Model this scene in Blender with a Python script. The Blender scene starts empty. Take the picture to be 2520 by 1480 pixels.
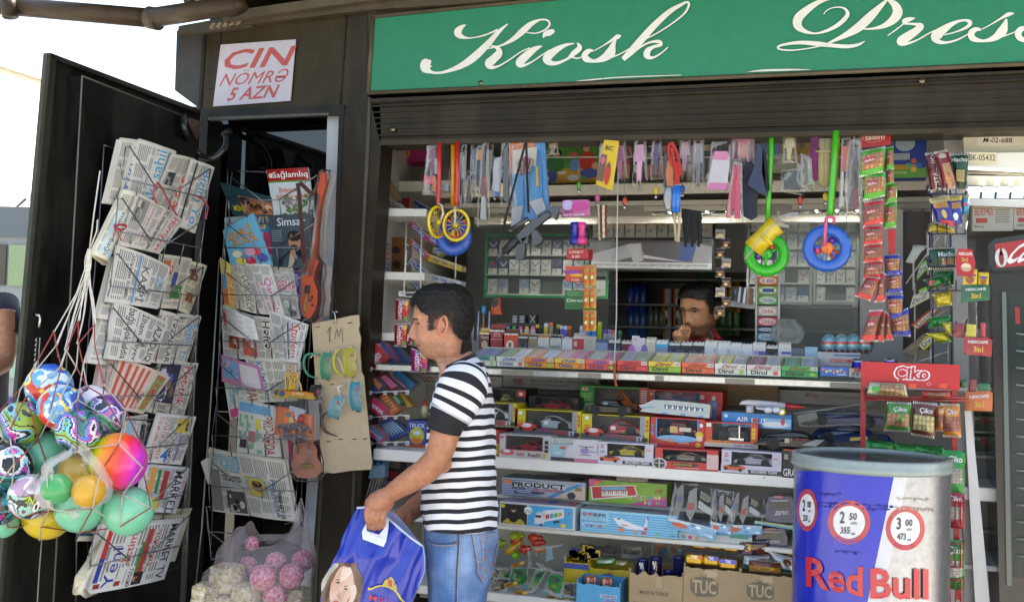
import bpy,math,random
from math import cos,sin,radians
GL,CD,CH,PT,MT_,FM='gloss','card','chrome','paint','matte','film'
import numpy as np
from mathutils import Vector,Matrix,noise
noi=noise.noise;RN=random.Random
S=bpy.context.scene
COL=S.collection
PI=math.pi
V=Vector
FPX=2700.0;YAW=radians(18.7);ROLL=radians(1.6);PITCH=radians(2.0)
CAM=V((1.20,-3.55,1.52))
fw=V((-sin(YAW)*cos(PITCH),cos(YAW)*cos(PITCH),sin(PITCH)))
r0=V((cos(YAW),sin(YAW),0));u0=r0.cross(fw)
RT=r0*cos(ROLL)+u0*sin(ROLL);UP=u0*cos(ROLL)-r0*sin(ROLL)
cd=bpy.data.cameras.new('camera');cam=bpy.data.objects.new('camera',cd);COL.objects.link(cam)
M=Matrix((RT,UP,-fw)).transposed().to_4x4();M.translation = CAM;cam.matrix_world = M
cd.sensor_width = 36;cd.lens=FPX/2520*36;cd.clip_end=2000;cd.clip_start = .05
S.camera=cam
SUN_EL=radians(58);SUN_AZ=radians(40)
w=bpy.data.worlds.new('World');S.world=w;w.use_nodes = True
nt=w.node_tree;sky=nt.nodes.new('ShaderNodeTexSky');sky.sky_type='NISHITA';sky.sun_disc=False
sky.sun_elevation = SUN_EL;sky.sun_rotation = SUN_AZ;sky.air_density = 1.0;sky.dust_density = 4.0;sky.ozone_density = 1.0
bg=nt.nodes['Background'];bg.inputs[1].default_value = .15;nt.links.new(sky.outputs[0],bg.inputs[0])
sl=bpy.data.lights.new('sun','SUN');sl.energy=4.0;sl.angle=radians(.5);sl.color=(1,.95,.88)
so=bpy.data.objects.new('sun',sl);COL.objects.link(so)
sdir=V((sin(SUN_AZ)*cos(SUN_EL),cos(SUN_AZ)*cos(SUN_EL),sin(SUN_EL)))
so.rotation_euler = sdir.to_track_quat('Z','Y').to_euler();so.location=sdir*30
S.view_settings.view_transform = 'Standard';S.view_settings.look='None';S.view_settings.gamma=1
S.view_settings.exposure=2.05
S.view_settings.use_white_balance = True;S.view_settings.white_balance_temperature = 7150;S.view_settings.white_balance_tint = 8
S.cycles.max_bounces = 8;S.cycles.transparent_max_bounces = 16;S.cycles.caustics_reflective = False;S.cycles.caustics_refractive = False
S.cycles.use_denoising = True
def ray(px,py):return(RT*((px-1260)/FPX)-UP*((py-740)/FPX)+fw)
def hit(px,py,o,n):
 d=ray(px,py);return CAM+d*((o-CAM).dot(n)/d.dot(n))
NY=V((0,1,0))
def P(px,py,v=0.0):return hit(px,py,V((0,v,0)),NY)
def Q(px,py,dist):return CAM+ray(px,py)*dist
def PZ(px,py,z):return hit(px,py,V((0,0,z)),V((0,0,1)))
_dh=Q(495,300,4.13);_df=Q(118,300,3.2)
DDIR=V((_df.x-_dh.x,_df.y-_dh.y,0)).normalized();DN=V((-DDIR.y,DDIR.x,0))
if DN.dot(CAM-_dh)<0:DN=-DN
def D(px,py,w=0.0):return hit(px,py,_dh+DN*w,DN)
def FP(v):return lambda x,y,d=0.0:P(x,y,v-d)
def DP(w0):return lambda x,y,d=0.0:D(x,y,w0+d)
def spx(p):return(p-CAM).dot(fw)/FPX
def lin(h):
 if not isinstance(h,str):return tuple(h)
 h=h.lstrip('#')
 if len(h)==3:h=''.join(a*2 for a in h)
 return tuple(((x/12.92)if x<=.04045 else((x+.055)/1.055)**2.4)for x in(int(h[i:i+2],16)/255 for i in(0,2,4)))
def mixc(a,b,t):
 a,b=lin(a),lin(b);return tuple(a[i]*(1-t)+b[i]*t for i in range(3))
def jit(c,r,a=.12):
 c=lin(c);k=1+r.uniform(-a,a);return tuple(max(0,min(1,x*k))for x in c)
MATS={}
def mat(name,rough=.5,metal=0.,spec=.5,coat=0.,noise_amt = .12,nscale=60.,bump=0.,bscale=200.,alpha=None,dust=0.,sss=0.,rvar=0.,sheen=0.):
 m=bpy.data.materials.new(name);m.use_nodes = True;t=m.node_tree;n=t.nodes;L=t.links
 b=n['Principled BSDF'];at=n.new('ShaderNodeAttribute');at.attribute_name = 'Col'
 tc=n.new('ShaderNodeTexCoord');ns=n.new('ShaderNodeTexNoise');ns.inputs['Scale'].default_value = nscale;ns.inputs['Detail'].default_value = 5
 L.new(tc.outputs['Object'],ns.inputs['Vector'])
 mr=n.new('ShaderNodeMapRange');mr.inputs[1].default_value = .3;mr.inputs[2].default_value = .7
 mr.inputs[3].default_value = 1-noise_amt;mr.inputs[4].default_value = 1+noise_amt*.6;L.new(ns.outputs[0],mr.inputs[0])
 mx=n.new('ShaderNodeVectorMath');mx.operation = 'SCALE';L.new(at.outputs['Color'],mx.inputs[0]);L.new(mr.outputs[0],mx.inputs['Scale'])
 out=mx.outputs[0]
 if dust:
  n2=n.new('ShaderNodeTexNoise');n2.inputs['Scale'].default_value = 6;n2.inputs['Detail'].default_value = 8;n2.inputs['Roughness'].default_value = .7
  mp=n.new('ShaderNodeMapping');mp.inputs['Scale'].default_value = (1,1,.35);L.new(tc.outputs['Object'],mp.inputs[0]);L.new(mp.outputs[0],n2.inputs['Vector'])
  r2=n.new('ShaderNodeMapRange');r2.inputs[1].default_value = .45;r2.inputs[2].default_value = .75;r2.inputs[3].default_value = 0;r2.inputs[4].default_value = dust
  L.new(n2.outputs[0],r2.inputs[0]);m2=n.new('ShaderNodeMix');m2.data_type = 'RGBA'
  L.new(r2.outputs[0],m2.inputs[0]);L.new(out,m2.inputs[6]);m2.inputs[7].default_value = (.22,.19,.15,1);out=m2.outputs[2]
  a2=n.new('ShaderNodeMath');a2.operation = 'MULTIPLY_ADD';L.new(r2.outputs[0],a2.inputs[0]);a2.inputs[1].default_value = .9;a2.inputs[2].default_value = rough
  L.new(a2.outputs[0],b.inputs['Roughness'])
 L.new(out,b.inputs['Base Color'])
 if not dust:b.inputs['Roughness'].default_value = rough
 if rvar:
  r3=n.new('ShaderNodeMapRange');r3.inputs[1].default_value = .3;r3.inputs[2].default_value = .7;r3.inputs[3].default_value = max(.02,rough-rvar);r3.inputs[4].default_value = rough+rvar
  L.new(ns.outputs[0],r3.inputs[0]);L.new(r3.outputs[0],b.inputs['Roughness'])
 b.inputs['Metallic'].default_value = metal;b.inputs['Specular IOR Level'].default_value = spec;b.inputs['Coat Weight'].default_value = coat;b.inputs['Coat Roughness'].default_value = .08
 if sheen:b.inputs['Sheen Weight'].default_value = sheen
 if sss:b.inputs['Subsurface Weight'].default_value = sss;b.inputs['Subsurface Radius'].default_value = (.012,.004,.002);b.inputs['Subsurface Scale'].default_value = 1
 if bump:
  bn=n.new('ShaderNodeTexNoise');bn.inputs['Scale'].default_value = bscale;bn.inputs['Detail'].default_value = 4;L.new(tc.outputs['Object'],bn.inputs['Vector'])
  bp=n.new('ShaderNodeBump');bp.inputs['Strength'].default_value = bump;bp.inputs['Distance'].default_value = .004;L.new(bn.outputs[0],bp.inputs['Height']);L.new(bp.outputs[0],b.inputs['Normal'])
 if alpha is not None:
  tr=n.new('ShaderNodeBsdfTransparent');ms=n.new('ShaderNodeMixShader');fr=n.new('ShaderNodeFresnel');fr.inputs[0].default_value = 1.45
  if bump:L.new(bp.outputs[0],fr.inputs['Normal'])
  ad=n.new('ShaderNodeMath');ad.operation = 'ADD';ad.use_clamp = True;fm=n.new('ShaderNodeMath');fm.operation = 'MULTIPLY';fm.inputs[1].default_value = .4 if bump else 1.;L.new(fr.outputs[0],fm.inputs[0]);L.new(fm.outputs[0],ad.inputs[0]);ad.inputs[1].default_value = alpha
  L.new(ad.outputs[0],ms.inputs[0]);L.new(tr.outputs[0],ms.inputs[1]);L.new(b.outputs[0],ms.inputs[2]);L.new(ms.outputs[0],n['Material Output'].inputs[0])
 MATS[name]=m;return m
mat('matte',.6,noise_amt = .1,bump=.1)
mat('paint',.38,noise_amt = .08,nscale=9,rvar=.1)
mat('gloss',.22,coat=.3,noise_amt = .06,bump=.12,bscale=60)
mat('card',.42,noise_amt = .07,nscale=30,bump=.12,bscale=90)
mat('foil',.3,metal=.35,coat=.5,noise_amt = .15,bump=.75,bscale=55)
mat('paper',.8,noise_amt = .07,nscale=25,bump=.35,bscale=28)
mat('metal',.35,metal=.9,noise_amt = .15)
mat('chrome',.12,metal=1.,noise_amt = .05)
mat('panel',.36,noise_amt = .2,nscale=14,dust=.12,spec=.2,bump=.04,bscale=300)
mat('darkglass',.04,noise_amt = .1,spec=.7,bump=.02,bscale=8)
mat('film',.12,alpha=.015,noise_amt = .05,bump=1.,bscale=38)
mat('filmthick',.2,alpha=.18,noise_amt = .05,bump=1.,bscale=30)
mat('tint',.08,alpha=.5,noise_amt = .03,bump=.05,bscale=10)
mat('popcorn',.75,noise_amt = .35,nscale=180,bump=1.,bscale=110,sss=.1)
mat('glass',.02,alpha=.01,noise_amt = .0)
mat('skin',.46,noise_amt = .17,nscale=70,sss=.12,bump=.3,bscale=260,spec=.4)
mat('hair',.5,noise_amt = .5,nscale=160,bump=1.,bscale=230,spec=.35)
mat('cloth',.85,noise_amt = .12,nscale=90,bump=.5,bscale=420,sheen=.15)
mat('denim',.85,noise_amt = .22,nscale=26,bump=.6,bscale=500,sheen=.1)
mat('rubber',.28,coat=.25,noise_amt = .06,nscale=8)
mat('plaster',.85,noise_amt = .12,nscale=3,bump=.4,bscale=60)
mat('asphalt',.9,noise_amt = .35,nscale=40,bump=.6,bscale=160)
mat('wood',.55,noise_amt = .2,nscale=8,bump=.3,bscale=40)
def emis(name,col,st):
 m=bpy.data.materials.new(name);m.use_nodes = True;b=m.node_tree.nodes['Principled BSDF']
 b.inputs['Base Color'].default_value = (.8,.8,.8,1);b.inputs['Emission Color'].default_value = (*lin(col),1);b.inputs['Emission Strength'].default_value = st;MATS[name]=m
emis('lampglow','#eef4ff',32.0)
def striped():
 m=bpy.data.materials.new('stripes');m.use_nodes = True;t=m.node_tree;n=t.nodes;L=t.links;b=n['Principled BSDF']
 at=n.new('ShaderNodeAttribute');at.attribute_name = 'stripe';fr=n.new('ShaderNodeMath');fr.operation = 'FRACT';L.new(at.outputs['Fac'],fr.inputs[0])
 gt=n.new('ShaderNodeMath');gt.operation = 'GREATER_THAN';gt.inputs[1].default_value = .57;L.new(fr.outputs[0],gt.inputs[0])
 mx=n.new('ShaderNodeMix');mx.data_type = 'RGBA';L.new(gt.outputs[0],mx.inputs[0]);mx.inputs[6].default_value = (.78,.79,.84,1);mx.inputs[7].default_value = (.012,.012,.016,1)
 L.new(mx.outputs[2],b.inputs['Base Color']);b.inputs['Roughness'].default_value = .85
 tc=n.new('ShaderNodeTexCoord');bn=n.new('ShaderNodeTexNoise');bn.inputs['Scale'].default_value = 22;L.new(tc.outputs['Object'],bn.inputs[0])
 bp=n.new('ShaderNodeBump');bp.inputs['Strength'].default_value = .35;bp.inputs['Distance'].default_value = .02;L.new(bn.outputs[0],bp.inputs['Height']);L.new(bp.outputs[0],b.inputs['Normal'])
 MATS['stripes']=m
striped()
_tx={}
def textgeo(s,bold=0):
 k=(s,bold)
 if k in _tx:return _tx[k]
 c=bpy.data.curves.new('t','FONT');c.body=s;c.size=1;c.resolution_u = 2;c.offset=.0065*bold
 o=bpy.data.objects.new('t',c);COL.objects.link(o)
 me=bpy.data.meshes.new_from_object(o.evaluated_get(bpy.context.evaluated_depsgraph_get()))
 vs=[(v.co.x,v.co.y)for v in me.vertices];fs=[tuple(p.vertices)for p in me.polygons]
 bpy.data.objects.remove(o);bpy.data.curves.remove(c);bpy.data.meshes.remove(me)
 if vs:
  x0=min(v[0]for v in vs);x1=max(v[0]for v in vs);y0=min(v[1]for v in vs);y1=max(v[1]for v in vs)
  vs=[((v[0]-x0)/max(1e-6,x1-x0),(v[1]-y0)/max(1e-6,y1-y0))for v in vs];asp=(x1-x0)/max(1e-6,y1-y0)
 else:asp=1
 _tx[k]=(vs,fs,asp);return _tx[k]
class MB:
 def __init__(s):s.v=[];s.f=[];s.m=[];s.c=[];s.s=[]
 def raw(s,vs,fs,m='matte',c='#888',smooth=False):
  b=len(s.v);s.v+=[tuple(v)for v in vs];cl=c if callable(c)else lin(c)
  for i,f in enumerate(fs):
   s.f.append(tuple(b+k for k in f));s.m.append(m);s.c.append(cl(i)if callable(c)else cl);s.s.append(smooth)
  return s
 def quad(s,a,b,c_,d,m='matte',c='#888'):return s.raw([a,b,c_,d],[(0,1,2,3)],m,c)
 def box(s,a,b,m='matte',c='#888',ctop=None,bev=0):
  x0,x1=sorted((a[0],b[0]));y0,y1=sorted((a[1],b[1]));z0,z1=sorted((a[2],b[2]));e=bev
  if not bev:
   vs=[(x,y,z)for z in(z0,z1)for y in(y0,y1)for x in(x0,x1)]
   fs=[(0,2,3,1),(4,5,7,6),(0,1,5,4),(2,6,7,3),(0,4,6,2),(1,3,7,5)]
   return s.raw(vs,fs,m,(lambda i:lin(ctop if i==1 and ctop else c)))
  ring=lambda x0,x1,y0,y1,z,e:[(x0+e,y0,z),(x1-e,y0,z),(x1,y0+e,z),(x1,y1-e,z),(x1-e,y1,z),(x0+e,y1,z),(x0,y1-e,z),(x0,y0+e,z)]
  rs=[ring(x0+e,x1-e,y0+e,y1-e,z0,e*.4),ring(x0,x1,y0,y1,z0+e,e),ring(x0,x1,y0,y1,z1-e,e),ring(x0+e,x1-e,y0+e,y1-e,z1,e*.4)]
  return s.loft(rs,m,c,caps=True)
 def prism(s,pts,dv,m='matte',c='#888',ctop=None):
  n=len(pts);q=[V(p)+V(dv)for p in pts]
  return s.raw(list(pts)+q,[tuple(range(n)),tuple(range(2*n-1,n-1,-1))]+[(i,i+n,(i+1)%n+n,(i+1)%n)for i in range(n)],m,(lambda i:lin(c if i<2 or not ctop else ctop)))
 def loft(s,rings,m='matte',c='#888',caps=False,closed=True,smooth=False,ccol=None):
  n=len(rings[0]);vs=[p for r in rings for p in r];fs=[];cc=[]
  for i in range(len(rings)-1):
   for j in range(n if closed else n-1):
    fs.append((i*n+j,i*n+(j+1)%n,(i+1)*n+(j+1)%n,(i+1)*n+j));cc.append(lin(ccol(i,j))if ccol else None)
  if caps:fs+=[tuple(range(n-1,-1,-1)),tuple((len(rings)-1)*n+j for j in range(n))];cc+=[lin(ccol(0,0))if ccol else None,lin(ccol(len(rings)-2,0))if ccol else None]
  return s.raw(vs,fs,m,(lambda i:cc[i]if cc[i]is not None else lin(c)),smooth)
 def tube(s,pts,r,m='metal',c='#888',n=6,smooth=True,flat=1.,caps=True):
  pts=[V(p)for p in pts];rs=r if isinstance(r,(list,tuple))else[r]*len(pts);rings=[];prev=None
  for i,p in enumerate(pts):
   t=(pts[min(i+1,len(pts)-1)]-pts[max(i-1,0)])
   if t.length<1e-9:t=V((0,0,1))
   t.normalize();a=V((0,1,0))if abs(t.y)<.9 else V((1,0,0))
   u=t.cross(a).normalized()if prev is None else(prev-t*prev.dot(t)).normalized()
   prev=u;w_=t.cross(u)
   rings.append([p+(u*cos(2*PI*k/n)+w_*sin(2*PI*k/n)*flat)*rs[i]for k in range(n)])
  return s.loft(rings,m,c,caps=caps,smooth=smooth)
 def ball(s,ctr,r,m='matte',c='#888',nu=16,nv=10,ccol=None,axis=None):
  rx,ry,rz=(r,r,r)if not isinstance(r,(tuple,list))else r;ctr=V(ctr);vs=[];fs=[];cs=[]
  for i in range(nv+1):
   th=PI*i/nv
   for j in range(nu):
    ph=2*PI*j/nu;d=V((sin(th)*cos(ph)*rx,sin(th)*sin(ph)*ry,cos(th)*rz))
    if axis:d=axis@d
    vs.append(ctr+d)
  for i in range(nv):
   for j in range(nu):
    fs.append((i*nu+j,(i+1)*nu+j,(i+1)*nu+(j+1)%nu,i*nu+(j+1)%nu))
    cs.append(lin(ccol(i/nv,j/nu))if ccol else lin(c))
  return s.raw(vs,fs,m,lambda i:cs[i],True)
 def disc(s,ctr,u,w_,r0_,r1,m,c,n=20,a0=0,a1=2*PI):
  ctr=V(ctr);k=n+1;vs=[ctr+(u*cos(a0+(a1-a0)*i/n)+w_*sin(a0+(a1-a0)*i/n))*rr for rr in(r0_,r1)for i in range(k)]
  return s.raw(vs,[(i,i+1,k+i+1,k+i)for i in range(n)],m,c)
 def lathe(s,base,prof,m='gloss',c='#888',n=16,ax=V((0,0,1)),ccol=None,caps=True):
  ax=V(ax).normalized();a=V((0,1,0))if abs(ax.y)<.9 else V((1,0,0));u=ax.cross(a).normalized();w_=ax.cross(u);base=V(base)
  return s.loft([[base+ax*z+(u*cos(2*PI*k/n)+w_*sin(2*PI*k/n))*r for k in range(n)]for r,z in prof],m,c,caps=caps,smooth=True,ccol=ccol)
 def build(s,name,parent=None,at=None,stripe=None):
  if not s.v:return None
  co=np.array(s.v,dtype=np.float64)
  if at is None:
   at=V(((co[:,0].min()+co[:,0].max())/2,(co[:,1].min()+co[:,1].max())/2,co[:,2].min()))
  if parent is not None:org=V(parent['_o']);rel=V((0,0,0))
  else:org=V(at)
  co=co-np.array(org)
  me=bpy.data.meshes.new(name);me.from_pydata(co.tolist(),[],s.f)
  names=sorted(set(s.m));ix={n_:i for i,n_ in enumerate(names)}
  for n_ in names:me.materials.append(MATS[n_])
  me.polygons.foreach_set('material_index',[ix[k]for k in s.m]);me.polygons.foreach_set('use_smooth',s.s)
  a=me.attributes.new('Col','FLOAT_COLOR','FACE');a.data.foreach_set('color',[x for c in s.c for x in(c[0],c[1],c[2],1)])
  if stripe is not None:st=me.attributes.new('stripe','FLOAT','POINT');st.data.foreach_set('value',stripe)
  o=bpy.data.objects.new(name,me);COL.objects.link(o)
  if parent is not None:o.parent=parent;o['_o']=tuple(V(parent['_o']))
  else:o.location=org;o['_o']=tuple(org)
  return o
def tag(o,label=None,cat=None,group=None,kind=None):
 if label:o['label']=label
 if cat:o['category']=cat
 if group:o['group']=group
 if kind:o['kind']=kind
 return o
def thing(name,at,label,cat,group=None):
 o=bpy.data.objects.new(name,None);o.empty_display_size = .05;COL.objects.link(o);o.location=at;o['_o']=tuple(at)
 return tag(o,label,cat,group)
def one(mb,name,label,cat,group=None):return tag(mb.build(name),label,cat,group)
class Sheet:
 def __init__(s,mb,A,B,C,Dd,m='card',bulge=0.,curl=0.,lay=.0005):
  s.mb=mb;s.A,s.B,s.C,s.D=V(A),V(B),V(C),V(Dd);s.m=m;s.bulge=bulge;s.curl=curl;s.lay=lay
  n=(s.B-s.A).cross(s.D-s.A).normalized()
  if n.dot(CAM-s.A)<0:n=-n
  s.n=n;s.w=(s.B-s.A).length;s.h=(s.D-s.A).length
 def pt(s,x,y,h=0):
  p=s.A*(1-x)*(1-y)+s.B*x*(1-y)+s.C*x*y+s.D*(1-x)*y
  k=h*s.lay
  if s.bulge:k+=s.bulge*(max(0,sin(PI*min(1,max(0,x))))*max(0,sin(PI*min(1,max(0,y)))))**.6
  if s.curl:k+=s.curl*sin(PI*x)
  return p+s.n*k
 def rect(s,x0,y0,x1,y1,c,h=1,m=None):
  nx=1 if not(s.bulge or s.curl)else max(1,int(abs(x1-x0)*8+.5));ny=1 if not s.bulge else max(1,int(abs(y1-y0)*8+.5))
  g=[[s.pt(x0+(x1-x0)*i/nx,y0+(y1-y0)*j/ny,h)for i in range(nx+1)]for j in range(ny+1)]
  return s.mb.raw([p for r in g for p in r],[(j*(nx+1)+i,j*(nx+1)+i+1,(j+1)*(nx+1)+i+1,(j+1)*(nx+1)+i)for j in range(ny)for i in range(nx)],m or s.m,c,smooth=bool(s.bulge or s.curl))
 def fill(s,c,m=None):s.rect(0,0,1,1,c,0,m);return s
 def poly(s,pts,c,h=1,m=None):s.mb.raw([s.pt(x,y,h)for x,y in pts],[tuple(range(len(pts)))],m or s.m,c);return s
 def ell(s,cx,cy,rx,ry,c,h=1,n=18,m=None,rot=0):
  s.poly([(cx+rx*cos(2*PI*k/n+rot),cy+ry*sin(2*PI*k/n+rot))for k in range(n)],c,h,m);return s
 def ring(s,cx,cy,rx,ry,t,c,h=1,n=24,a0=0,a1=2*PI):
  k=n+1;vs=[s.pt(cx+rx*f*cos(a0+(a1-a0)*i/n),cy+ry*f*sin(a0+(a1-a0)*i/n),h)for f in(1,1-t)for i in range(k)]
  s.mb.raw(vs,[(i,i+1,k+i+1,k+i)for i in range(n)],s.m,c);return s
 def text(s,tx,x0,y0,x1,y1,c,rot=0,h=2,bold=1,shear=0,keep=False,m=None):
  vs,fs,asp=textgeo(tx,bold);out=[]
  for a,b in vs:
   a=a+shear*(b-.5)
   if rot==0:x,y=x0+(x1-x0)*a,y1+(y0-y1)*b
   elif rot==90:x,y=x0+(x1-x0)*b,y0+(y1-y0)*a
   elif rot==180:x,y=x1-(x1-x0)*a,y0+(y1-y0)*b
   else:x,y=x1-(x1-x0)*b,y1-(y1-y0)*a
   out.append(s.pt(x,y,h))
  if out:s.mb.raw(out,fs,m or s.m,c)
  return s
 def lines(s,x0,y0,x1,y1,n,c='#8c8c86',rot=0,h=1,fill=.5,r=None):
  r=r or random
  for i in range(n):
   a=(i+.2)/n;b=a+fill/n;e=1 if(i+1)%7 else r.uniform(.4,.9)
   if rot in(0,180):s.rect(x0,y0+(y1-y0)*a,x0+(x1-x0)*e,y0+(y1-y0)*b,c,h)
   else:s.rect(x0+(x1-x0)*a,y0,x0+(x1-x0)*b,y0+(y1-y0)*e,c,h)
  return s
 def photo(s,x0,y0,x1,y1,cols,n=4,k=4,h=1,r=None,blobs=3):
  r=r or random;s.rect(x0,y0,x1,y1,cols[0],h);W,H=x1-x0,y1-y0
  for i in range(blobs*len(cols)):
   cx,cy,q=x0+W*r.uniform(.12,.88),y0+H*r.uniform(.12,.88),r.uniform(.05,.2)
   rx=min(q*W,cx-x0,x1-cx);ry=min(q*1.2*H,cy-y0,y1-cy)
   s.ell(cx,cy,rx,ry,jit(cols[(i+1)%len(cols)],r,.25),h+.3+.02*i,n=9,rot=r.uniform(0,1)*0)
  return s
RBK=0
def catmull(pts,k=6):
 out=[];n=len(pts)
 for i in range(n-1):
  p0,p1,p2,p3=pts[max(0,i-1)],pts[i],pts[i+1],pts[min(n-1,i+2)]
  for j in range(k):
   t=j/k
   out.append([.5*((2*b)+(-a+c)*t+(2*a-5*b+4*c-d)*t*t+(-a+3*b-3*c+d)*t**3)for a,b,c,d in zip(p0,p1,p2,p3)])
 out.append(list(pts[-1]));return out
def ribbon(mb,pts,to,m,c,k=7,wmul=1.):
 global RBK;RBK=(RBK+1)%16;oo=to(0,0)*0+(CAM-to(pts[0][0],pts[0][1])).normalized()*.0003;e0=oo*RBK
 to0=to;to=lambda x,y:to0(x,y)+e0;q=catmull(pts,k);L=[];R=[]
 for i,(x,y,w_)in enumerate(q):
  a,b=q[max(0,i-1)],q[min(len(q)-1,i+1)];dx,dy=b[0]-a[0],b[1]-a[1];l=math.hypot(dx,dy)or 1
  nx,ny=-dy/l*max(w_,2)*wmul/2,dx/l*max(w_,2)*wmul/2;e=oo*i*.12;L.append(to(x+nx,y+ny)+e);R.append(to(x-nx,y-ny)+e)
 n=len(q);mb.raw(L+R,[(i,i+1,n+i+1,n+i)for i in range(n-1)],m,c)
R=RN(7)
g=MB();g.quad((-60,-60,-.02),(60,-60,-.02),(60,90,-.02),(-60,90,-.02),'asphalt','#8d8a84');tag(g.build('ground',at=(0,0,-.02)),kind='structure')
g=MB()
for i in range(26):
 for j in range(12):
  x,y=-7+i*.6,-6.2+j*.6
  g.box((x,y,-.015),(x+.592,y+.592,.0),'plaster',jit('#aaa69d',R,.08))
tag(g.build('pavement',at=(0,0,-.015)),kind='structure')
K=thing('kiosk',V((.5,.8,0)),'dark brown metal newspaper kiosk with open shutter and white shelves inside','kiosk')
BR='#2c2313';DK='#15140f';WH='#cfcdc6'
def slab(pts,v,dep,m='panel',c=BR,mb=None,ctop=None):
 mb=mb or MB();return mb.prism([P(x,y,v)for x,y in pts],(0,dep,0),m,c,ctop)
def kpart(mb,name,label=None):return tag(mb.build(name,parent=K),label)
m=MB()
slab([(862,24),(906,21),(908,240),(935,242),(938,350),(915,700),(903,1000),(885,1260),(866,1520),(766,1520),(790,1200),(832,620),(846,272),(862,240)],0,.10,c='#231b0e',mb=m)
slab([(906,240),(912,240),(909,352),(890,700),(862,1520),(855,1520),(884,700)],-.006,.006,c='#4a463c',mb=m)
slab([(815,700),(822,700),(776,1520),(768,1520)],-.004,.004,c='#3d3a33',mb=m)
kpart(m,'pillar')
m=MB();slab([(506,72),(862,26),(862,262),(492,268)],.004,.05,c='#30280f',mb=m)
slab([(435,76),(506,72),(492,268),(430,222)],.012,.06,c='#3a3c3c',mb=m)  # left facet: its sky reflection is put into a greyer base colour
slab([(500,71),(508,70),(494,269),(487,266)],-.001,.01,c='#12110e',mb=m)
slab([(850,30),(854,29),(838,262),(834,262)],-.001,.006,c='#15130f',mb=m)
kpart(m,'fascia_panel')
m=MB();slab([(492,268),(848,258),(846,280),(494,290)],-.004,.06,c='#1b1a16',mb=m)
slab([(512,288),(808,277),(808,283),(512,296)],-.010,.02,c='#54544f',mb=m)
slab([(494,288),(512,288),(455,1520),(437,1520)],0,.1,c='#121210',mb=m)
slab([(834,280),(846,280),(832,620),(790,1200),(766,1520),(758,1520),(782,1200),(822,620)],-.003,.1,c='#1a1a17',mb=m)
kpart(m,'cabinet_frame')
m=MB();slab([(806,277),(834,276),(823,620),(775,1300),(757,1520),(728,1520),(747,1300),(797,620)],.035,.012,PT,'#a9adb2',mb=m);kpart(m,'silver_strip')
m=MB();slab([(470,262),(870,262),(870,1560),(400,1560)],.12,.01,'darkglass','#050505',mb=m);kpart(m,'glass_panel','dark glass panel reflecting the sky')
m=MB();m.tube([P(540,640,-.02),P(521,960,-.02),P(497,1300,-.02),P(478,1480,-.02)],.0035,'metal','#8b8b87');kpart(m,'rod')
m=MB()
slab([(905,242),(905,30),(1250,-14),(2640,-200),(2640,176)],0,.08,c='#3e382d',mb=m);kpart(m,'sign_frame')
m=MB();sg=[(918,41),(2640,-130),(2640,152),(906,229)]
slab(sg,-.012,.02,CD,'#0f7a55',mb=m);SB=kpart(m,'sign_board','green sign board')
m=MB()
for a,b in(((918,41),(2640,-130)),((906,229),(2640,152)),((918,41),(906,229))):
 m.tube([P(a[0],a[1],-.014),P(b[0],b[1],-.014)],.008,'panel','#5a5140',n=5)
m.build('moulding',SB)
m=MB()
k1=lambda x,y:P((1450+x*.5357)/1.6254,y*.5357/1.6254,-.0135);k2=lambda x,y:P((2900+x*.4746)/1.6254,y*.4746/1.6254,-.0135)
LC='#dfe0d6'
for s_ in([(1085,180,8),(1020,235,28),(930,335,48),(830,430,58),(740,490,44),(640,530,24),(560,545,18),(505,535,28),(476,510,80),(480,475,86),(500,460,40),(512,452,8)],[(772,186,6),(738,205,34),(712,240,56),(728,268,40),(790,285,12),(880,272,10),(960,245,12),(1010,222,14)],[(1225,243,8),(1290,249,9),(1355,228,12),(1395,190,15),(1385,155,14),(1330,148,14),(1262,178,36),(1200,230,48),(1130,290,34),(1060,330,18),(1000,350,12),(935,362,9),(922,350,8),(960,342,9),(1010,362,30),(1018,400,56),(980,440,60),(945,475,64),(965,503,30),(1020,492,13),(1100,445,10),(1180,390,9),(1250,358,9)],[(1342,344,6),(1285,368,40),(1220,420,58),(1172,470,58),(1195,490,26),(1260,465,12),(1340,412,10),(1400,372,8)],[(1350,284,6),(1362,258,34),(1395,245,46),(1425,232,30),(1434,228,8)],[(1582,325,8),(1510,340,26),(1430,385,52),(1378,435,62),(1392,465,44),(1450,472,26),(1530,440,18),(1575,400,38),(1620,360,38),(1612,330,18),(1600,325,8)],[(1560,425,14),(1610,436,9),(1660,412,8)],[(1730,380,8),(1800,340,9),(1870,296,22),(1905,275,34),(1930,268,12)],[(1890,296,14),(1868,345,42),(1850,395,72),(1800,435,52),(1730,456,26),(1672,440,48),(1660,410,44),(1690,382,34),(1725,378,12)],[(1840,436,14),(1920,405,9),(1990,366,9)],[(1945,444,34),(2010,380,52),(2080,300,54),(2180,190,48),(2290,90,38),(2380,36,24),(2425,18,16),(2436,42,16),(2400,105,14),(2300,185,11),(2200,248,9),(2120,290,9)],[(2010,405,14),(2080,350,13),(2150,316,16),(2215,312,26),(2225,335,26),(2170,352,24),(2130,380,44),(2125,415,48),(2160,432,20),(2220,405,11),(2282,353,8)]):
 ribbon(m,s_,k1,CD,LC)
m.build('lettering',SB);m=MB()
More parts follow.
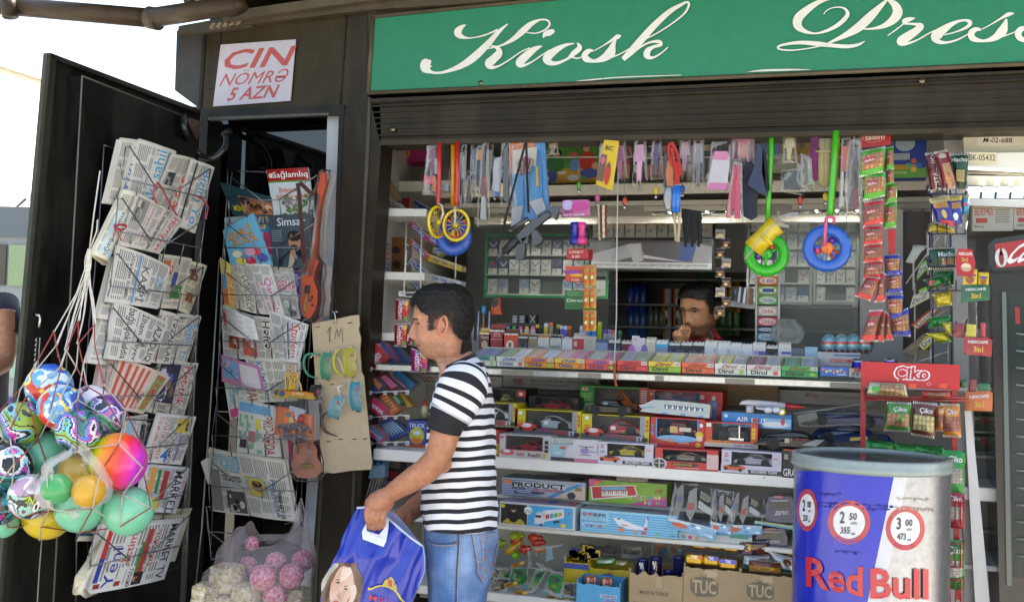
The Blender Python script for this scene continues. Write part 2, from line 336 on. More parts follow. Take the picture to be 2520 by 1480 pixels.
for s_ in([(1000,-22,9),(880,-8,18),(780,25,40),(690,85,60),(622,150,76),(612,210,72),(655,255,42),(750,282,16),(850,262,24),(950,212,34),(1025,140,36),(1028,95,26),(985,64,14),(910,66,9),(855,92,8),(832,122,6)],[(1375,-8,14),(1310,55,42),(1220,145,74),(1120,235,74),(1010,300,44),(920,342,24),(860,372,16)],[(1178,348,6),(1120,378,24),(1030,392,32),(900,384,32),(780,370,40),(640,360,30),(520,372,22),(452,392,18),(462,416,14),(560,424,12),(680,412,10),(790,392,10),(860,374,12)],[(1370,-4,20),(1430,40,60),(1455,105,84),(1420,165,70),(1340,218,40),(1240,243,18),(1135,243,10)],[(1370,302,8),(1440,252,10),(1500,205,12),(1512,180,42),(1560,162,34),(1602,154,6)],[(1512,200,18),(1600,205,22),(1652,220,48),(1610,262,62),(1530,315,76),(1482,352,72),(1530,368,26),(1620,338,13),(1700,292,11),(1770,255,8)],[(1850,296,9),(1960,265,12),(2045,225,28),(2065,188,34),(2010,172,18),(1930,195,32),(1850,245,62),(1780,305,88),(1792,346,46),(1860,360,22),(1960,335,14),(2060,282,10)],[(2170,246,9),(2260,196,10),(2340,148,20),(2390,122,34),(2436,114,8)],[(2372,160,16),(2360,205,46),(2335,265,80),(2270,320,52),(2180,345,24),(2092,325,50),(2076,282,56),(2110,250,40),(2162,250,14)],[(2330,312,12),(2420,280,9),(2500,240,9)],[(2560,238,16),(2500,245,46),(2470,285,56),(2500,330,46),(2600,345,24),(2700,300,60)],[(2600,250,9),(2680,190,12),(2760,140,20),(2820,118,10)],[(2780,160,30),(2760,220,70),(2700,300,60)]):
 ribbon(m,s_,k2,CD,LC)
ribbon(m,[(1600,605,3),(1720,595,9),(1860,582,8),(2000,574,8),(2200,567,7),(2380,561,4)],k1,CD,'#d8d6cf')
ribbon(m,[(190,606,3),(330,594,16),(560,588,14),(720,588,3)],k2,CD,'#d8d6cf')
tag(m.build('lettering',SB),'white script lettering')
m=MB();TOPL=[(908,240),(2640,158)];BOTL=[(936,352),(2640,316)]
slab([(908,232),(2640,156),(2640,318),(936,354)],0,.14,c='#2a2110',mb=m)
for k in range(9):
 t=[.06,.14,.2,.33,.45,.57,.68,.82,.93][k];xl=908+28*t;yl=236+116*t;yr=158+160*t
 dpt=.012 if k in(0,2,7)else .004
 slab([(xl,yl),(2640,yr),(2640,yr+(7 if k in(0,8)else 3)),(xl,yl+(9 if k in(0,8)else 3.5))],-dpt,dpt,c=['#2e2514','#221a0d','#2b2212','#292011'][k%4],mb=m)
slab([(936,345),(2640,309),(2640,320),(936,357)],-.02,.03,c='#3a311f',mb=m)
kpart(m,'shutter_box')
m=MB()
for x,y in((968,319),(1184,205),(2268,200)):
 m=MB();p=P(x,y,-.006);m.lathe(p,[(.0,-.012),(.006,-.011),(.011,-.004),(.011,0.004)],'metal','#8c8068',10,ax=(0,1,0));kpart(m,'bolt')
m=MB();m.box((-1.75,-.85,2.98),(3.2,2.6,3.12),'panel','#2a2722');kpart(m,'roof')  # out of view; overhang deepened to keep the kiosk front in shade
m=MB()
slab([(560,44),(800,10),(1100,-30),(2600,-230),(2600,-110),(1100,12),(905,24),(560,66)],-.03,.10,c='#4a4336',mb=m)
slab([(545,30),(800,-6),(1100,-50),(1100,-24),(800,16),(548,52)],-.06,.05,c='#57503f',mb=m)
slab([(440,64),(560,42),(620,36),(620,66),(506,80),(436,84)],-.02,.06,c='#4b463a',mb=m)
for i in range(5):slab([(520+i*16,58-i*2),(530+i*16,56-i*2),(524+i*16,68-i*2),(514+i*16,70-i*2)],-.035,.02,c='#8b806a',mb=m)
kpart(m,'eave_beam')
m=MB()
for a,b,r1,r2 in(((-60,8),(384,46),.036,.036),((376,44),(582,12),.036,.034)):
 m.tube([P(a[0],a[1],-.22),P(b[0],b[1],-.18)],[r1,r2],'panel','#463b2f',n=14)
m.tube([P(366,43,-.21),P(392,48,-.21)],.041,'panel','#50463a',n=14)
m.tube([P(20,-10,-.25),P(26,42,-.25)],.03,'panel','#3a3229',n=10)
m.tube([P(572,2,-.17),P(586,30,-.16)],.043,'panel','#40382d',n=12)
m.tube([P(455,-20,-.20),P(470,12,-.20)],.02,'panel','#3a3229',n=8)
kpart(m,'gutter')
WX0=P(905,800,0).x;BX0=V(P(455,800,0)).x
m=MB();m.box((P(430,1500,0).x,-.02,0),(3.0,1.75,.42),'panel','#2a2824');kpart(m,'plinth')
lw0=P(932,600,.10);lw1=Q(1075,600,5.45);BV=2.05;lw1=lw0+(lw1-lw0)*((BV-lw0.y)/(lw1.y-lw0.y))
m=MB();m.prism([(lw0.x-.05,lw0.y,.42),(lw0.x,lw0.y,.42),(lw1.x,lw1.y,.42),(lw1.x-.05,lw1.y,.42)],(0,0,2.3),PT,'#bdbbb6')
m.box((P(300,800,.14).x+.35,.135,.42),(lw0.x-.06,.16,2.6),'panel','#15140f');kpart(m,'side_wall')
m=MB();m.box((lw1.x-.1,BV,.42),(3.0,BV+.06,2.6),PT,'#a8a8a4');kpart(m,'back_wall')
m=MB();m.box((lw0.x-.3,.14,2.36),(3.0,BV+.06,2.42),PT,'#c9c7c0');kpart(m,'ceiling')
m=MB();m.box((2.98,-.02,.42),(3.04,BV,2.98),'panel',BR);m.box((-1.25,0,2.44),(-1.2,2.3,2.98),'panel',BR);m.box((-1.25,2.25,0),(3.0,2.3,2.98),'panel',BR);kpart(m,'outer_wall')
def zat(x,y,v):return P(x,y,v).z
def xat(x,y,v):return P(x,y,v).x
UV=.55
m=MB();zt=zat(1800,447,UV);zb=zat(1800,474,UV);ux0=xat(1195,460,UV);ux1=xat(2300,460,UV)
m.box((ux0-.22,UV,zb),(ux1,UV+.012,zt),PT,'#d9d5c8');m.box((ux0-.22,UV+.012,zt-.02),(ux1,UV+.5,zt-.002),PT,'#cfcabd')
m.box((ux0-.22,UV+.10,zb-.03),(ux1,UV+.5,zb-.012),PT,'#b9b5a9')
m.box((ux0-.22,UV+.46,zb-.06),(ux1,UV+.5,zb-.012),PT,'#d4d2c8')
kpart(m,'upper_shelf')
for px0 in(1225,1600,1960,2170):
 m=MB();x0=xat(px0,490,UV+.2)
 for k in range(4):m.box((x0+k*.075,UV+.14,zb-.042),(x0+k*.075+.068,UV+.32,zb-.031),CH,'#dfe8e4')
 m.box((x0-.01,UV+.13,zb-.05),(x0+.31,UV+.138,zb-.012),PT,'#b5b2a6');kpart(m,'lamp_reflector')
for px0 in(1225,1600,1960):m=MB();x0=xat(px0,490,UV+.2);m.box((x0,UV+.33,zb-.03),(x0+.30,UV+.36,zb-.014),'lampglow');kpart(m,'lamp_tube')
m=MB()
for a,b in((1195,1568),(1576,1825),(1832,1990),(2000,2290)):
 pts=[P(a,470,UV-.02),P(a,388,UV-.02),P(b,388-(b-a)*.006,UV-.02),P(b,470,UV-.02)]
 m.tube(pts,.0035,GL,'#d8d5cb',n=5)
kpart(m,'shelf_rail')
m=MB();m.box((xat(945,400,.9),.9,zat(1000,450,.9)),(xat(1060,400,.9),1.2,zat(1000,398,.9)),PT,'#b6b2ae');m.box((xat(930,400,.45),.45,zat(1000,462,.55)-.03),(xat(1210,400,.6),1.3,zat(1000,455,.55)),PT,'#d3d0c8')
kpart(m,'high_shelf')
wd=V((lw1.x-lw0.x,lw1.y-lw0.y,0)).normalized();wn=V((wd.y,-wd.x,0))
def WL(s_,off,z):p=V((lw0.x,lw0.y,0))+wd*s_+wn*off;return V((p.x,p.y,z))
def wallbox(mb,s0,s1,o0,o1,z0,z1,mt,c):mb.prism([WL(s0,o0,z0),WL(s1,o0,z0),WL(s1,o1,z0),WL(s0,o1,z0)],(0,0,z1-z0),mt,c)
WZ={}
m=MB()
for nm,y in(('a',512),('b',668),('c',818)):
 z=zat(930,y,.12);WZ[nm]=z;wallbox(m,.02,1.3,0,.17,z-.028,z,PT,'#d6d3cb')
kpart(m,'wall_shelf')
CY=zat(1500,911,0.0)
cx0=xat(925,900,0);cx1=xat(2128,940,0)
m=MB();m.box((cx0,0,CY-.030),(cx1,.02,CY-.006),'metal','#c9c9c4',bev=.003);m.box((cx0,.02,CY-.024),(cx1+.6,.62,CY-.012),PT,'#bcbab4')
for a,b in((1260,1350),(1480,1545),(1900,1985),(2200,2290),(1700,1725)):m.box((xat(a*.86+150,930,0),-.0015,CY-.027),(xat(b*.86+150,930,0),.003,CY-.011),MT_,'#8b8474')
COUNTER=kpart(m,'counter','worn aluminium edged counter')
m=MB();m.box((cx0,-.012,CY-.006),(cx1,.16,CY),'glass','#bfe0d0');m.build('glass_top',COUNTER)
RZ=CY+.055
m=MB();m.box((xat(1185,860,.17),.17,CY),(xat(2010,880,.17),.34,RZ),PT,'#c5c3bb');kpart(m,'riser')
SZ={}
m=MB()
for nm,x,y,v,th,dep in(('toy',1500,1140,0.,.040,.5),('mid',1500,1312,0.02,.016,.45),('bot',1500,1488,0.,.03,.45),('box',1700,1500,0,.03,.45)):
 z=zat(x,y,v);SZ[nm]=z
 if nm=='box':continue
 m.box((cx0-.0,v,z-th),(cx1+.75,v+dep,z),PT,'#dedcd6',bev=.003)
for x in(1565,1880,2000):m.lathe(P(x,1140+(x-1500)*.09,-.002),[(.0,-.001),(.0025,0)],MT_,'#777',6,ax=(0,1,0))
kpart(m,'toy_shelf')
m=MB();z=zat(1400,1228,.10);m.box((xat(1215,1228,.1),.10,z-.012),(xat(2110,1228,.1),.45,z),PT,'#c9cac8',bev=.002);SZ['gun']=z;kpart(m,'thin_shelf')
m=MB();m.box((cx0,.46,.5),(cx1+.9,.48,CY-.02),PT,'#c4c1b9');kpart(m,'shelf_back')
m=MB();m.box((xat(1592,950,.30),.30,zat(1750,995,.3)),(xat(1916,950,.30),.312,zat(1750,918,.3)),'wood','#7b6145');m.box((xat(1500,940,.34),.34,zat(1750,965,.3)),(xat(1592,950,.34),.352,zat(1750,918,.3)),'wood','#4a3828');kpart(m,'wood_panel')
m=MB()
slab([(2374,1010),(2390,1010),(2440,1520),(2402,1520)],-.02,.03,PT,'#dcdcda',mb=m)
slab([(2322,330),(2376,330),(2386,1010),(2350,1010),(2344,700)],.20,.03,PT,'#c2c1bc',mb=m);kpart(m,'end_panel')
m=MB();slab([(2350,1010),(2395,1010),(2420,1520),(2330,1520)],.03,.02,PT,'#a9a8a5',mb=m);kpart(m,'end_board')
m=MB();slab([(2370,318),(2640,312),(2640,412),(2372,378)],.10,.3,PT,'#d5cfb9',mb=m)
slab([(2366,378),(2640,372),(2640,422),(2368,410)],.06,.05,PT,'#dedbd0',mb=m)
slab([(2366,420),(2640,420),(2640,432),(2366,425)],.14,.2,PT,'#6b6657',mb=m)
slab([(2382,432),(2640,434),(2640,462),(2382,455)],.16,.1,PT,'#b5b2a5',mb=m)
slab([(2382,488),(2640,492),(2640,515),(2382,505)],.10,.05,PT,'#d9d8d2',mb=m)
sh=Sheet(m,P(2410,330,.098),P(2492,330,.098),P(2490,360,.098),P(2400,358,.098));sh.fill('#dcd8c6');sh.text('M-02-688',.18,.3,1,.72,'#222')
sh=Sheet(m,P(2381,374,.055),P(2453,375,.055),P(2453,404,.055),P(2381,402,.055));sh.fill('#d9ccA8');sh.text('BK-05432',.05,.2,.95,.72,'#222',bold=0)
kpart(m,'upper_box')
m=MB()
for i in range(5):
 a=2384+i*36;slab([(a,458),(a+30,459),(a+26,488),(a-4,487)],.14+.0*i,.01,CH,'#e8eeff',mb=m)
kpart(m,'lamp_reflector')
m=MB();slab([(2384,462),(2640,464),(2640,472),(2384,470)],.135,.004,'lampglow','#fff',mb=m);tag(kpart(m,'lamp_tube'),'lit lamp tube in a mirrored trough')
DO=thing('cupboard_door',D(300,1500,0)*1.0,'black metal cabinet door swung open at the left, carrying a wire newspaper rack','cabinet door')
def dslab(pts,w_,dep,m='panel',c='#0f0f0d',mb=None):mb=mb or MB();return mb.prism([D(x,y,w_)for x,y in pts],tuple(-DN*dep),m,c)
m=MB();dslab([(125,130),(494,270),(440,1540),(0,1540)],0,.02,mb=m)
for pts in([(125,130),(494,270),(493,281),(129,143)],[(125,130),(140,137),(18,1540),(0,1540)]):dslab(pts,.02,.02,c='#20201b',mb=m)
dslab([(116,131),(125,130),(0,1540),(-10,1540)],.03,.012,c='#3c3e36',mb=m)
m.build('door_leaf',DO)
m=MB();dslab([(202,187),(486,300),(440,1540),(128,1540)],.05,.05,c='#100f0d',mb=m)
m.tube([D(202,187,.051),D(163,900,.051),D(128,1540,.051)],.003,'panel','#6d6c62',n=5);m.tube([D(202,187,.051),D(486,300,.051)],.003,'panel','#4a4a42',n=5)
m.build('inner_panel',DO)
m=MB();dslab([(141,855),(156,858),(147,1040),(134,1040)],.035,.02,'metal','#4d4d48',mb=m);m.tube([D(82,772,.03),D(97,776,.05),D(99,785,.05),D(96,806,.05)],.004,CH,'#bbb')
for y in(875,905):m.ball(D(143,y,.04),.006,'metal','#999',8,6)
m.build('latch',DO)
m=MB()
for i in range(20):
 a=D(90-i*.4,830+i*6,.045);b=D(90-i*.4,836+i*6,.045);m.tube([a+DDIR*(.004 if i%2 else-.002),b+DDIR*(-.004 if i%2 else .003)],.0022,CH,'#aaa',n=4)
 m.tube([a-DDIR*.014,b-DDIR*.017-V((0,0,.002))],.0022,CH,'#aaa',n=4)
m.build('chain',DO)
m=MB();m.tube([q for q in catmull([tuple(x)for x in(D(452,292,.06),D(455,320,.09),P(478,368,-.1),P(520,390,-.07),P(552,365,-.04),P(557,335,.0),P(560,322,.08))],5)],.011,'rubber','#2c2e2f',n=10)
m.tube([D(448,286,.06),D(458,296,.07)],.016,MT_,'#26221e');m.tube([P(552,330,.0),P(566,322,.06)],.014,MT_,'#2d2a28')
m.build('hose',DO)
m=MB();m.raw([D(456,286,.06),D(498,300,.07),D(492,318,.07),D(486,345,.075),D(470,318,.07)],[(0,1,2,3,4)],CD,'#4b3a34');m.build('tape_scrap',DO)
m=MB();m.box((-36,8,0),(-22,37,8.6),'plaster','#ebe6da');B1=thing('apartment_building',V((-29,22,0)),'pale sunlit apartment building across the street behind the open door','building')
m.build('wall',B1)
for i in range(5):
 for j in range(3):
  m=MB();y=13+i*4.6;z=1.2+j*2.6;m.box((-22.05,y,z),(-21.95,y+1.3,z+1.5),'glass' if 0 else GL,'#9aa6aa');W_=m.build('window',B1)
  m=MB();m.box((-21.94,y+.6,z),(-21.9,y+.68,z+1.5),PT,'#eee');m.box((-22,y-.05,z-.08),(-21.85,y+1.35,z),PT,'#ddd');m.build('frame',W_)
m=MB();m.box((-36.2,7.8,8.6),(-21.8,37.2,8.85),'plaster','#b5aea2');m.build('cornice',B1)
lp=Q(14,600,15);LP=thing('street_lamp',V((lp.x,lp.y,0)),'tall street lamp with curved arms seen at the far left edge','street lamp')
m=MB();m.tube([(lp.x,lp.y,0),(lp.x,lp.y,3.0)],.05,PT,'#55585c',n=8)
m.lathe((lp.x,lp.y,1.9),[(.05,0),(.09,.04),(.09,.08),(.05,.12)],PT,'#55585c',8);m.build('pole',LP)
for s_ in(-1,1):
 m=MB();m.tube([V((lp.x+RT.x*s_*a,lp.y+RT.y*s_*a,z))for a,z in((.04,2.2),(.06,2.8),(.14,3.15),(.3,3.3))],.02,PT,'#55585c',n=6);m.ball((lp.x+RT.x*s_*.36,lp.y+RT.y*s_*.36,3.28),(.12,.12,.07),GL,'#ddd',10,6);m.build('lamp_arm',LP)
bo=Q(20,1000,7.2);BU=thing('bus',V((bo.x-2.5,bo.y+1,0)),'grey bus parked on the street, seen through the gap at the left edge','bus')
ex=V((r0.x,r0.y,0)).normalized();ey=V((fw.x,fw.y,0)).normalized();BO=V((bo.x,bo.y,0))
def bb(mb,x0,x1,z0,z1,d0,d1,mt,c):mb.prism([BO+ex*x0+ey*d0+V((0,0,z0)),BO+ex*x1+ey*d0+V((0,0,z0)),BO+ex*x1+ey*d1+V((0,0,z0)),BO+ex*x0+ey*d1+V((0,0,z0))],(0,0,z1-z0),mt,c)
m=MB();bb(m,-6,.42,.35,2.25,0,2.2,GL,'#8f979c');bb(m,-6,.42,2.1,2.3,-.03,2.2,GL,'#5e666d');bb(m,-6,.3,.35,1.05,-.01,0,CD,'#2f57b8');m.build('body',BU)
for x0,x1 in((-.42,-.05),(-.03,.26)):
 m=MB();bb(m,x0,x1,1.78,2.05,-.02,-.005,GL,'#4c4640' if x0<-.1 else '#8aa07a');m.build('window',BU)
m=MB();bb(m,-.5,.3,1.18,1.66,-.02,-.005,GL,'#93b8a6');bb(m,-.5,.3,1.5,1.62,-.025,-.02,GL,'#8d6f78');m.build('window',BU)
for x in(-.9,-4.6):
 c0=BO+ex*x+V((0,0,.42))-ey*.03;m=MB();m.lathe(c0,[(.1,0),(.42,0),(.42,.25)],'rubber','#1a1a1a',20,ax=ey);m.build('wheel',BU)
NG='newspapers and magazines in the wire racks'
PC=['#d9d6cd','#d3cfc4','#dcdad4','#cfcabd']
def news(label,q,wv,plane,heads,seed,base=None,body='#8b8a86',rot=90,photos=(),bands=(),name='newspaper',th=.006,curl=.006,m='paper',cols=None,stack=2,nol=False,cat=None,extra=None):
 r=RN(seed);mb=MB();base=base or PC[seed%4]
 pl=D if plane=='D' else P
 def at(x,y,dz=0):return pl(x,y,wv+dz)if plane=='D' else pl(x,y,wv-dz)
 A,B,C,E=[at(q[i],q[i+1])for i in(0,2,4,6)]
 sh=Sheet(mb,A,B,C,E,m,curl=curl);sh.fill(base)
 n=sh.n
 for k in range(stack):
  o1=-n*(th*(k+1)/stack);dx=(B-A)*r.uniform(-.02,.03);dy=(A-E)*r.uniform(.0,.035)
  s2=Sheet(mb,A+o1+dx+dy,B+o1+dx+dy*r.uniform(.2,1.2),C+o1+dx,E+o1-dx*.5,m,curl=curl);s2.rect(0,0,1,1,jit(base,r,.08),0)
 mb.prism([A-n*.0005,B-n*.0005,C-n*.0005,E-n*.0005],tuple(-n*th),m,mixc(base,'#8c8778',.25))
 if not nol:
  nb=r.choice((3,4))
  for i in range(nb):
   a=.04+i*.93/nb;b=a+.86/nb;y=.04
   while y<.93:
    hh=r.uniform(.14,.34);e=min(.96,y+hh)
    if r.random()<.22 and cols:sh.photo(a,y,b,e-.02,[jit(r.choice(cols),r),'#6b5c50','#b0a79a','#3a3a40'],r=r,h=1)
    else:sh.lines(a,y,b,e-.03,7 if rot==90 else 8,body,rot,1,r=r)
    y=e+.01
 for b_ in bands:sh.rect(*b_[:4],b_[4],2)
 for p_ in photos:sh.photo(*p_[:4],p_[4],h=2.5,r=r)
 for t in heads:
  tx,x0,y0,x1,y1,c=t[:6];ro=t[6]if len(t)>6 else rot
  if len(t)>7:sh.rect(x0-.02,y0-.01,x1+.02,y1+.01,t[7],2.6)
  elif not nol:sh.rect(x0-.015,y0-.01,x1+.015,y1+.01,base,2.6)
  sh.text(tx,x0,y0,x1,y1,c,ro,3.6,1)
 if extra:extra(sh,mb,r)
 return tag(mb.build(name),label,cat or('magazine' if name=='magazine' else 'newspaper'),NG)
B_,BL,PK,RD,K_='#2f86c9','#3f9ad6','#d2357f','#c9342c','#26262a'
cc=['#a8795c','#7c8aa0','#a33a30','#5f7a52','#c7a26a']
T='on door rack'
news('newspaper with dark blue title reading upwards, leftmost in top tier '+T,(298,343,374,354,322,512,262,500),.12,'D',[('İSTİKLAL',.30,.02,.62,.98,'#2076b8',-90)],1,curl=.01,th=.016,stack=4)
news('newspaper with pale blue lower-case title reading upwards, second in top tier '+T,(340,345,434,374,378,530,306,520),.135,'D',[('Bakı sahil',.45,.05,.74,.97,'#4fa6cf',-90)],2,bands=[(.80,.02,.815,.98,'#3f9ad6')])
news('newspaper with orange red title reading upwards, third in top tier '+T,(424,380,482,392,432,540,368,520),.15,'D',[('səs',.58,.30,.92,.86,'#d6452a',-90)],3,photos=[(.1,.3,.35,.52,['#3a3a3a','#999','#666'])])
news('newspaper with sky blue title reading downwards, rightmost in top tier '+T,(474,393,528,412,480,574,426,550),.165,'D',[('Bizim Yol',.50,.10,.84,.96,'#2f9bd4')],4,bands=[(.16,.02,.22,.98,K_)])
news('rolled cream newspaper with blue print jutting out left in second tier '+T,(303,470,335,482,262,652,228,626),.15,'D',[('QHT Forumu',.55,.35,.8,.85,'#3d5f46'),('ənki ilə bağlı',.2,.3,.45,.95,'#2e6f93')],5,base='#ded9c0',bands=[(.1,.3,.9,.95,'#b5d6de')],curl=.02,th=.012,stack=4)
news('newspaper with crimson title and black headline, alone in second tier '+T,(335,474,453,545,391,624,292,603),.17,'D',[('Hürriyyət',.70,.06,.88,.96,'#c9215f'),('PKK Azərbaycanda hakimiyyət iddiası',.50,.04,.63,.97,K_),('Azərbaycan xəbərləri',.30,.1,.37,.9,'#b04a62')],6,base='#d2cec6',photos=[(.05,.04,.25,.5,['#8d8a86','#555','#c2b8ac'])],curl=.012)
news('newspaper rolled at left of third tier, red emblem and people, '+T,(278,632,305,640,272,792,240,782),.14,'D',[],7,photos=[(.1,.05,.9,.3,['#b22d25','#eee','#6a3a28']),(.1,.33,.9,.6,['#46465a','#a3806a','#ddd'])],curl=.02,th=.014)
news('cream newspaper with small colour pictures, rightmost in third tier '+T,(468,645,510,654,465,778,438,762),.13,'D',[],8,base='#d9cfae',photos=[(.15,.15,.6,.35,['#7a3f2e','#ccc','#4d6b3a']),(.2,.6,.7,.78,['#8a4a2e','#c9a36a','#333'])])
news('newspaper with brown and red adverts, middle of third tier '+T,(398,626,473,637,442,760,366,756),.15,'D',[],9,base='#d6d0bd',photos=[(.1,.1,.4,.35,['#b5653b','#8c3a22','#d9c7a8']),(.5,.55,.85,.8,['#3e7a3a','#b22','#e0d7c0'])],bands=[(.45,.3,.6,.6,'#46508c')])
news('newspaper with large grey spaced title and blue rule, front of third tier '+T,(289,603,420,658,388,760,262,742),.17,'D',[('KASPİ',.42,.22,.60,.93,'#5b5d60'),('Ильхам Алиев',.22,.1,.28,.9,'#444')],10,bands=[(.36,.03,.385,.97,'#3f9ad6')],photos=[(.76,.3,.9,.5,['#9fc4da','#5a3c2c','#ddd'])],curl=.014)
news('newspaper with sky blue title, rightmost in fourth tier '+T,(438,772,496,779,458,896,415,892),.14,'D',[('Bizim Yol',.45,.2,.78,.98,'#2f9bd4')],11)
news('newspaper with black title beside a crimson headline, middle of fourth tier '+T,(396,764,444,778,416,896,362,890),.155,'D',[('TƏZADLAR',.62,.05,.9,.97,'#2a2a2a'),('Tanınmış vəkil tələbələri',.1,.05,.3,.95,'#c22a50')],12,nol=False)
news('newspaper rolled at the left of fourth tier, dark round picture, '+T,(255,770,290,778,262,900,215,892),.14,'D',[],13,photos=[(.3,.05,.9,.35,['#777','#3a3a3a','#bbb'])],curl=.02,th=.014)
news('newspaper with two big black headlines, front of fourth tier '+T,(286,742,414,797,370,896,262,882),.175,'D',[('AZADLIQ',.72,.14,.92,.95,'#222'),('İlham Əliyev',.40,.04,.58,.97,K_),('bağlı şok iddia',.17,.02,.34,.97,K_)],14,curl=.012,stack=4,th=.01)
news('newspaper with crimson hyphenated title and a football picture, rightmost in fifth tier '+T,(394,885,488,893,450,1032,360,1012),.145,'D',[('Het-trik',.62,.08,.84,.78,'#c92a5c'),('"Bakı nivelir" xəbəri',.2,.82,.5,.97,'#222')],15,photos=[(.04,.06,.52,.78,['#34324a','#8a6a5c','#d8d8e4','#4c5ea8'])])
news('newspaper with red stripes and green title band, front of fifth tier '+T,(296,880,420,928,352,1018,254,998),.17,'D',[('BUKMEKER',.72,.08,.9,.92,'#d63a5a',90,'#7cb35c'),('məktub',.56,.55,.68,.95,'#c9405c',90,'#d9d6cd')],16,base='#d8c6ba',bands=[(.04+.11*i,.05,.09+.11*i,.95,'#cc5a44')for i in range(5)],curl=.014,stack=4,th=.01,nol=True)
news('pinkish newspaper rolled at the left of fifth tier '+T,(250,885,296,882,258,1005,228,1000),.14,'D',[],17,base='#d8b3ac',curl=.02,th=.014)
news('newspaper with blue and white headings, left in sixth tier '+T,(309,1026,364,1018,350,1100,300,1092),.15,'D',[('Теперь',.45,.1,.62,.8,'#2f7fb5')],18,photos=[(.7,.3,.98,.95,['#28303c','#9c8474','#556'])],bands=[(.1,.05,.3,.95,'#8fbcd8')])
news('newspaper with red Cyrillic headlines and yellow picture, right in sixth tier '+T,(388,1018,483,1026,446,1143,352,1136),.165,'D',[('Стр. на себя, сборная',.05,.05,.16,.95,'#c23b30'),('ПЛАТИ ЗАЧЕМ',.2,.1,.3,.9,'#c23b30'),('КОМСОМОЛ',.46,.36,.60,.98,'#333'),('4',.32,.7,.50,.97,'#2f6fc0',0)],19,base='#dcdad6',photos=[(.5,.06,.85,.34,['#e2c85a','#2a2624','#b58c6a'])],bands=[(.7,.4,.74,.95,'#7a68b8')],nol=False)
news('newspaper with a blue picture tucked behind the sixth tier '+T,(330,1050,372,1040,352,1142,322,1138),.13,'D',[],20,cols=cc)
news('newspaper with big black title and red date line in seventh tier '+T,(362,1142,468,1152,432,1262,340,1256),.16,'D',[('MARKET',.62,.08,.86,.98,'#1d1d1f'),('СУПЕР-АРЕНА',.92,.05,.98,.9,'#c23b30')],21,base='#dddce2',bands=[(.1,.05,.2,.6,'#e8a040'),(.25,.08,.32,.6,'#3d8a4a'),(.38,.1,.5,.7,'#b83a34'),(.1,.7,.4,.98,'#e4cf3e')],stack=5,th=.016)
news('blue and green magazine lying low behind the green balls '+T,(226,1250,282,1240,262,1330,188,1330),.10,'D',[],22,base='#3b5b78',name='magazine',photos=[(.1,.1,.9,.8,['#3a5470','#4d8a5c','#c8d2da'])],bands=[(0,.85,1,1,'#d8d2c0')],nol=True)
for k,(lb,q,wv,b)in enumerate((('lowest yellowed newspaper at the back of bottom tier ',(262,1262,470,1252,440,1330,250,1350),.13,'#cfc6a8'),('yellowed newspaper, second from the back of bottom tier ',(258,1275,466,1266,430,1380,235,1400),.145,'#d4ccb2'))):
 news(lb+T,q,wv,'D',[],23+k,base=b,th=.012,stack=4)
news('thick front newspaper with blue, red and black vertical titles in bottom tier '+T,(268,1292,452,1278,404,1424,212,1462),.17,'D',[('MARKET TV',.80,.05,.92,.95,'#1d1d1f'),('Yeni',.12,.35,.24,.95,'#2b3c9c',-90),('İctimai',.24,.02,.36,.6,'#c83434',-90),('турция',.38,.7,.45,.98,'#333'),('экономика',.6,.1,.68,.7,'#a8332c')],25,base='#dddcd8',bands=[(.02,0,.07,.5,'#c83a34'),(.02,.5,.07,.85,'#33429c'),(.46,.3,.5,.8,'#3d8a4a'),(.5,.1,.56,.9,'#b83a34')],photos=[(.47,.78,.6,.97,['#2a1e1c','#b5876a','#333'])],cols=cc,stack=7,th=.035,curl=.012)
m=MB()
for k in range(6):
 m.tube([D(262-k*2,1300+k*4,.165-.004*k),D(238-k*3,1370,.18-.004*k),D(212-k*4,1420,.19-.003*k),D(196-k*2,1450+k,.18-.004*k),D(212+k*5,1466-k*2,.17-.003*k)],[.003,.006,.009,.010,.006],'paper',['#d9d3c0','#cfc7ae'][k%2],n=6)
tag(m.build('newspaper_bundle'),'bundle of curled newspaper spines jutting left out of bottom tier of the door rack','newspaper bundle')
T='in cabinet rack'
V2=-.03
news('film wrapped magazine with a teal cover and yellow lettering, top left '+T,(540,448,672,486,674,530,574,530),V2,'F',[('MİNİ',.10,.62,.38,.85,'#d9c43a',0)],30,base='#27454c',name='magazine',photos=[(.3,.3,.98,.98,['#9a6a4c','#c89a78','#3a241c','#7a4a34'])],m=GL,nol=True)
def _sag(sh,mb,r):
 for i in range(40):sh.ell(r.uniform(.3,.95),r.uniform(.55,.97),.05,.04,jit('#5e7f4c',r,.4),2+i*.02,7)
 for i in range(5):sh.ring(.35+.05*i,.7+.03*(i%2),.05,.05,.3,'#b08fa0',3)
 for i in range(8):sh.ell(.09+.03*cos(i*PI/4),.13+.03*sin(i*PI/4),.022,.022,'#eee',4)
 sh.ell(.09,.13,.02,.02,'#e8b820',5)
news('health magazine with red header and orange headline, top right '+T,(656,418,758,412,776,535,674,535),V2+.0,'F',[('Sağlamlıq',.14,.05,.97,.22,'#f2f2f0',0),('Bədxassəli',.25,.38,.72,.5,'#d8682e',0),('şişlərin qəbili',.15,.52,.9,.63,'#d8682e',0)],31,base='#cfd8dc',name='magazine',m=GL,nol=True,bands=[(0,0,1,.25,'#9c2420'),(0,.25,1,.28,'#4f9a4a')],extra=_sag)
news('yellow and blue comic magazine half hidden in second tier '+T,(552,537,662,527,672,650,566,650),V2+.01,'F',[('СКР',.55,.03,.98,.3,'#e0a52c',0)],32,base='#a7b4bc',name='magazine',m=GL,nol=True,bands=[(.5,0,1,.35,'#2d7fae'),(.85,.35,1,.8,'#b23a5c')])
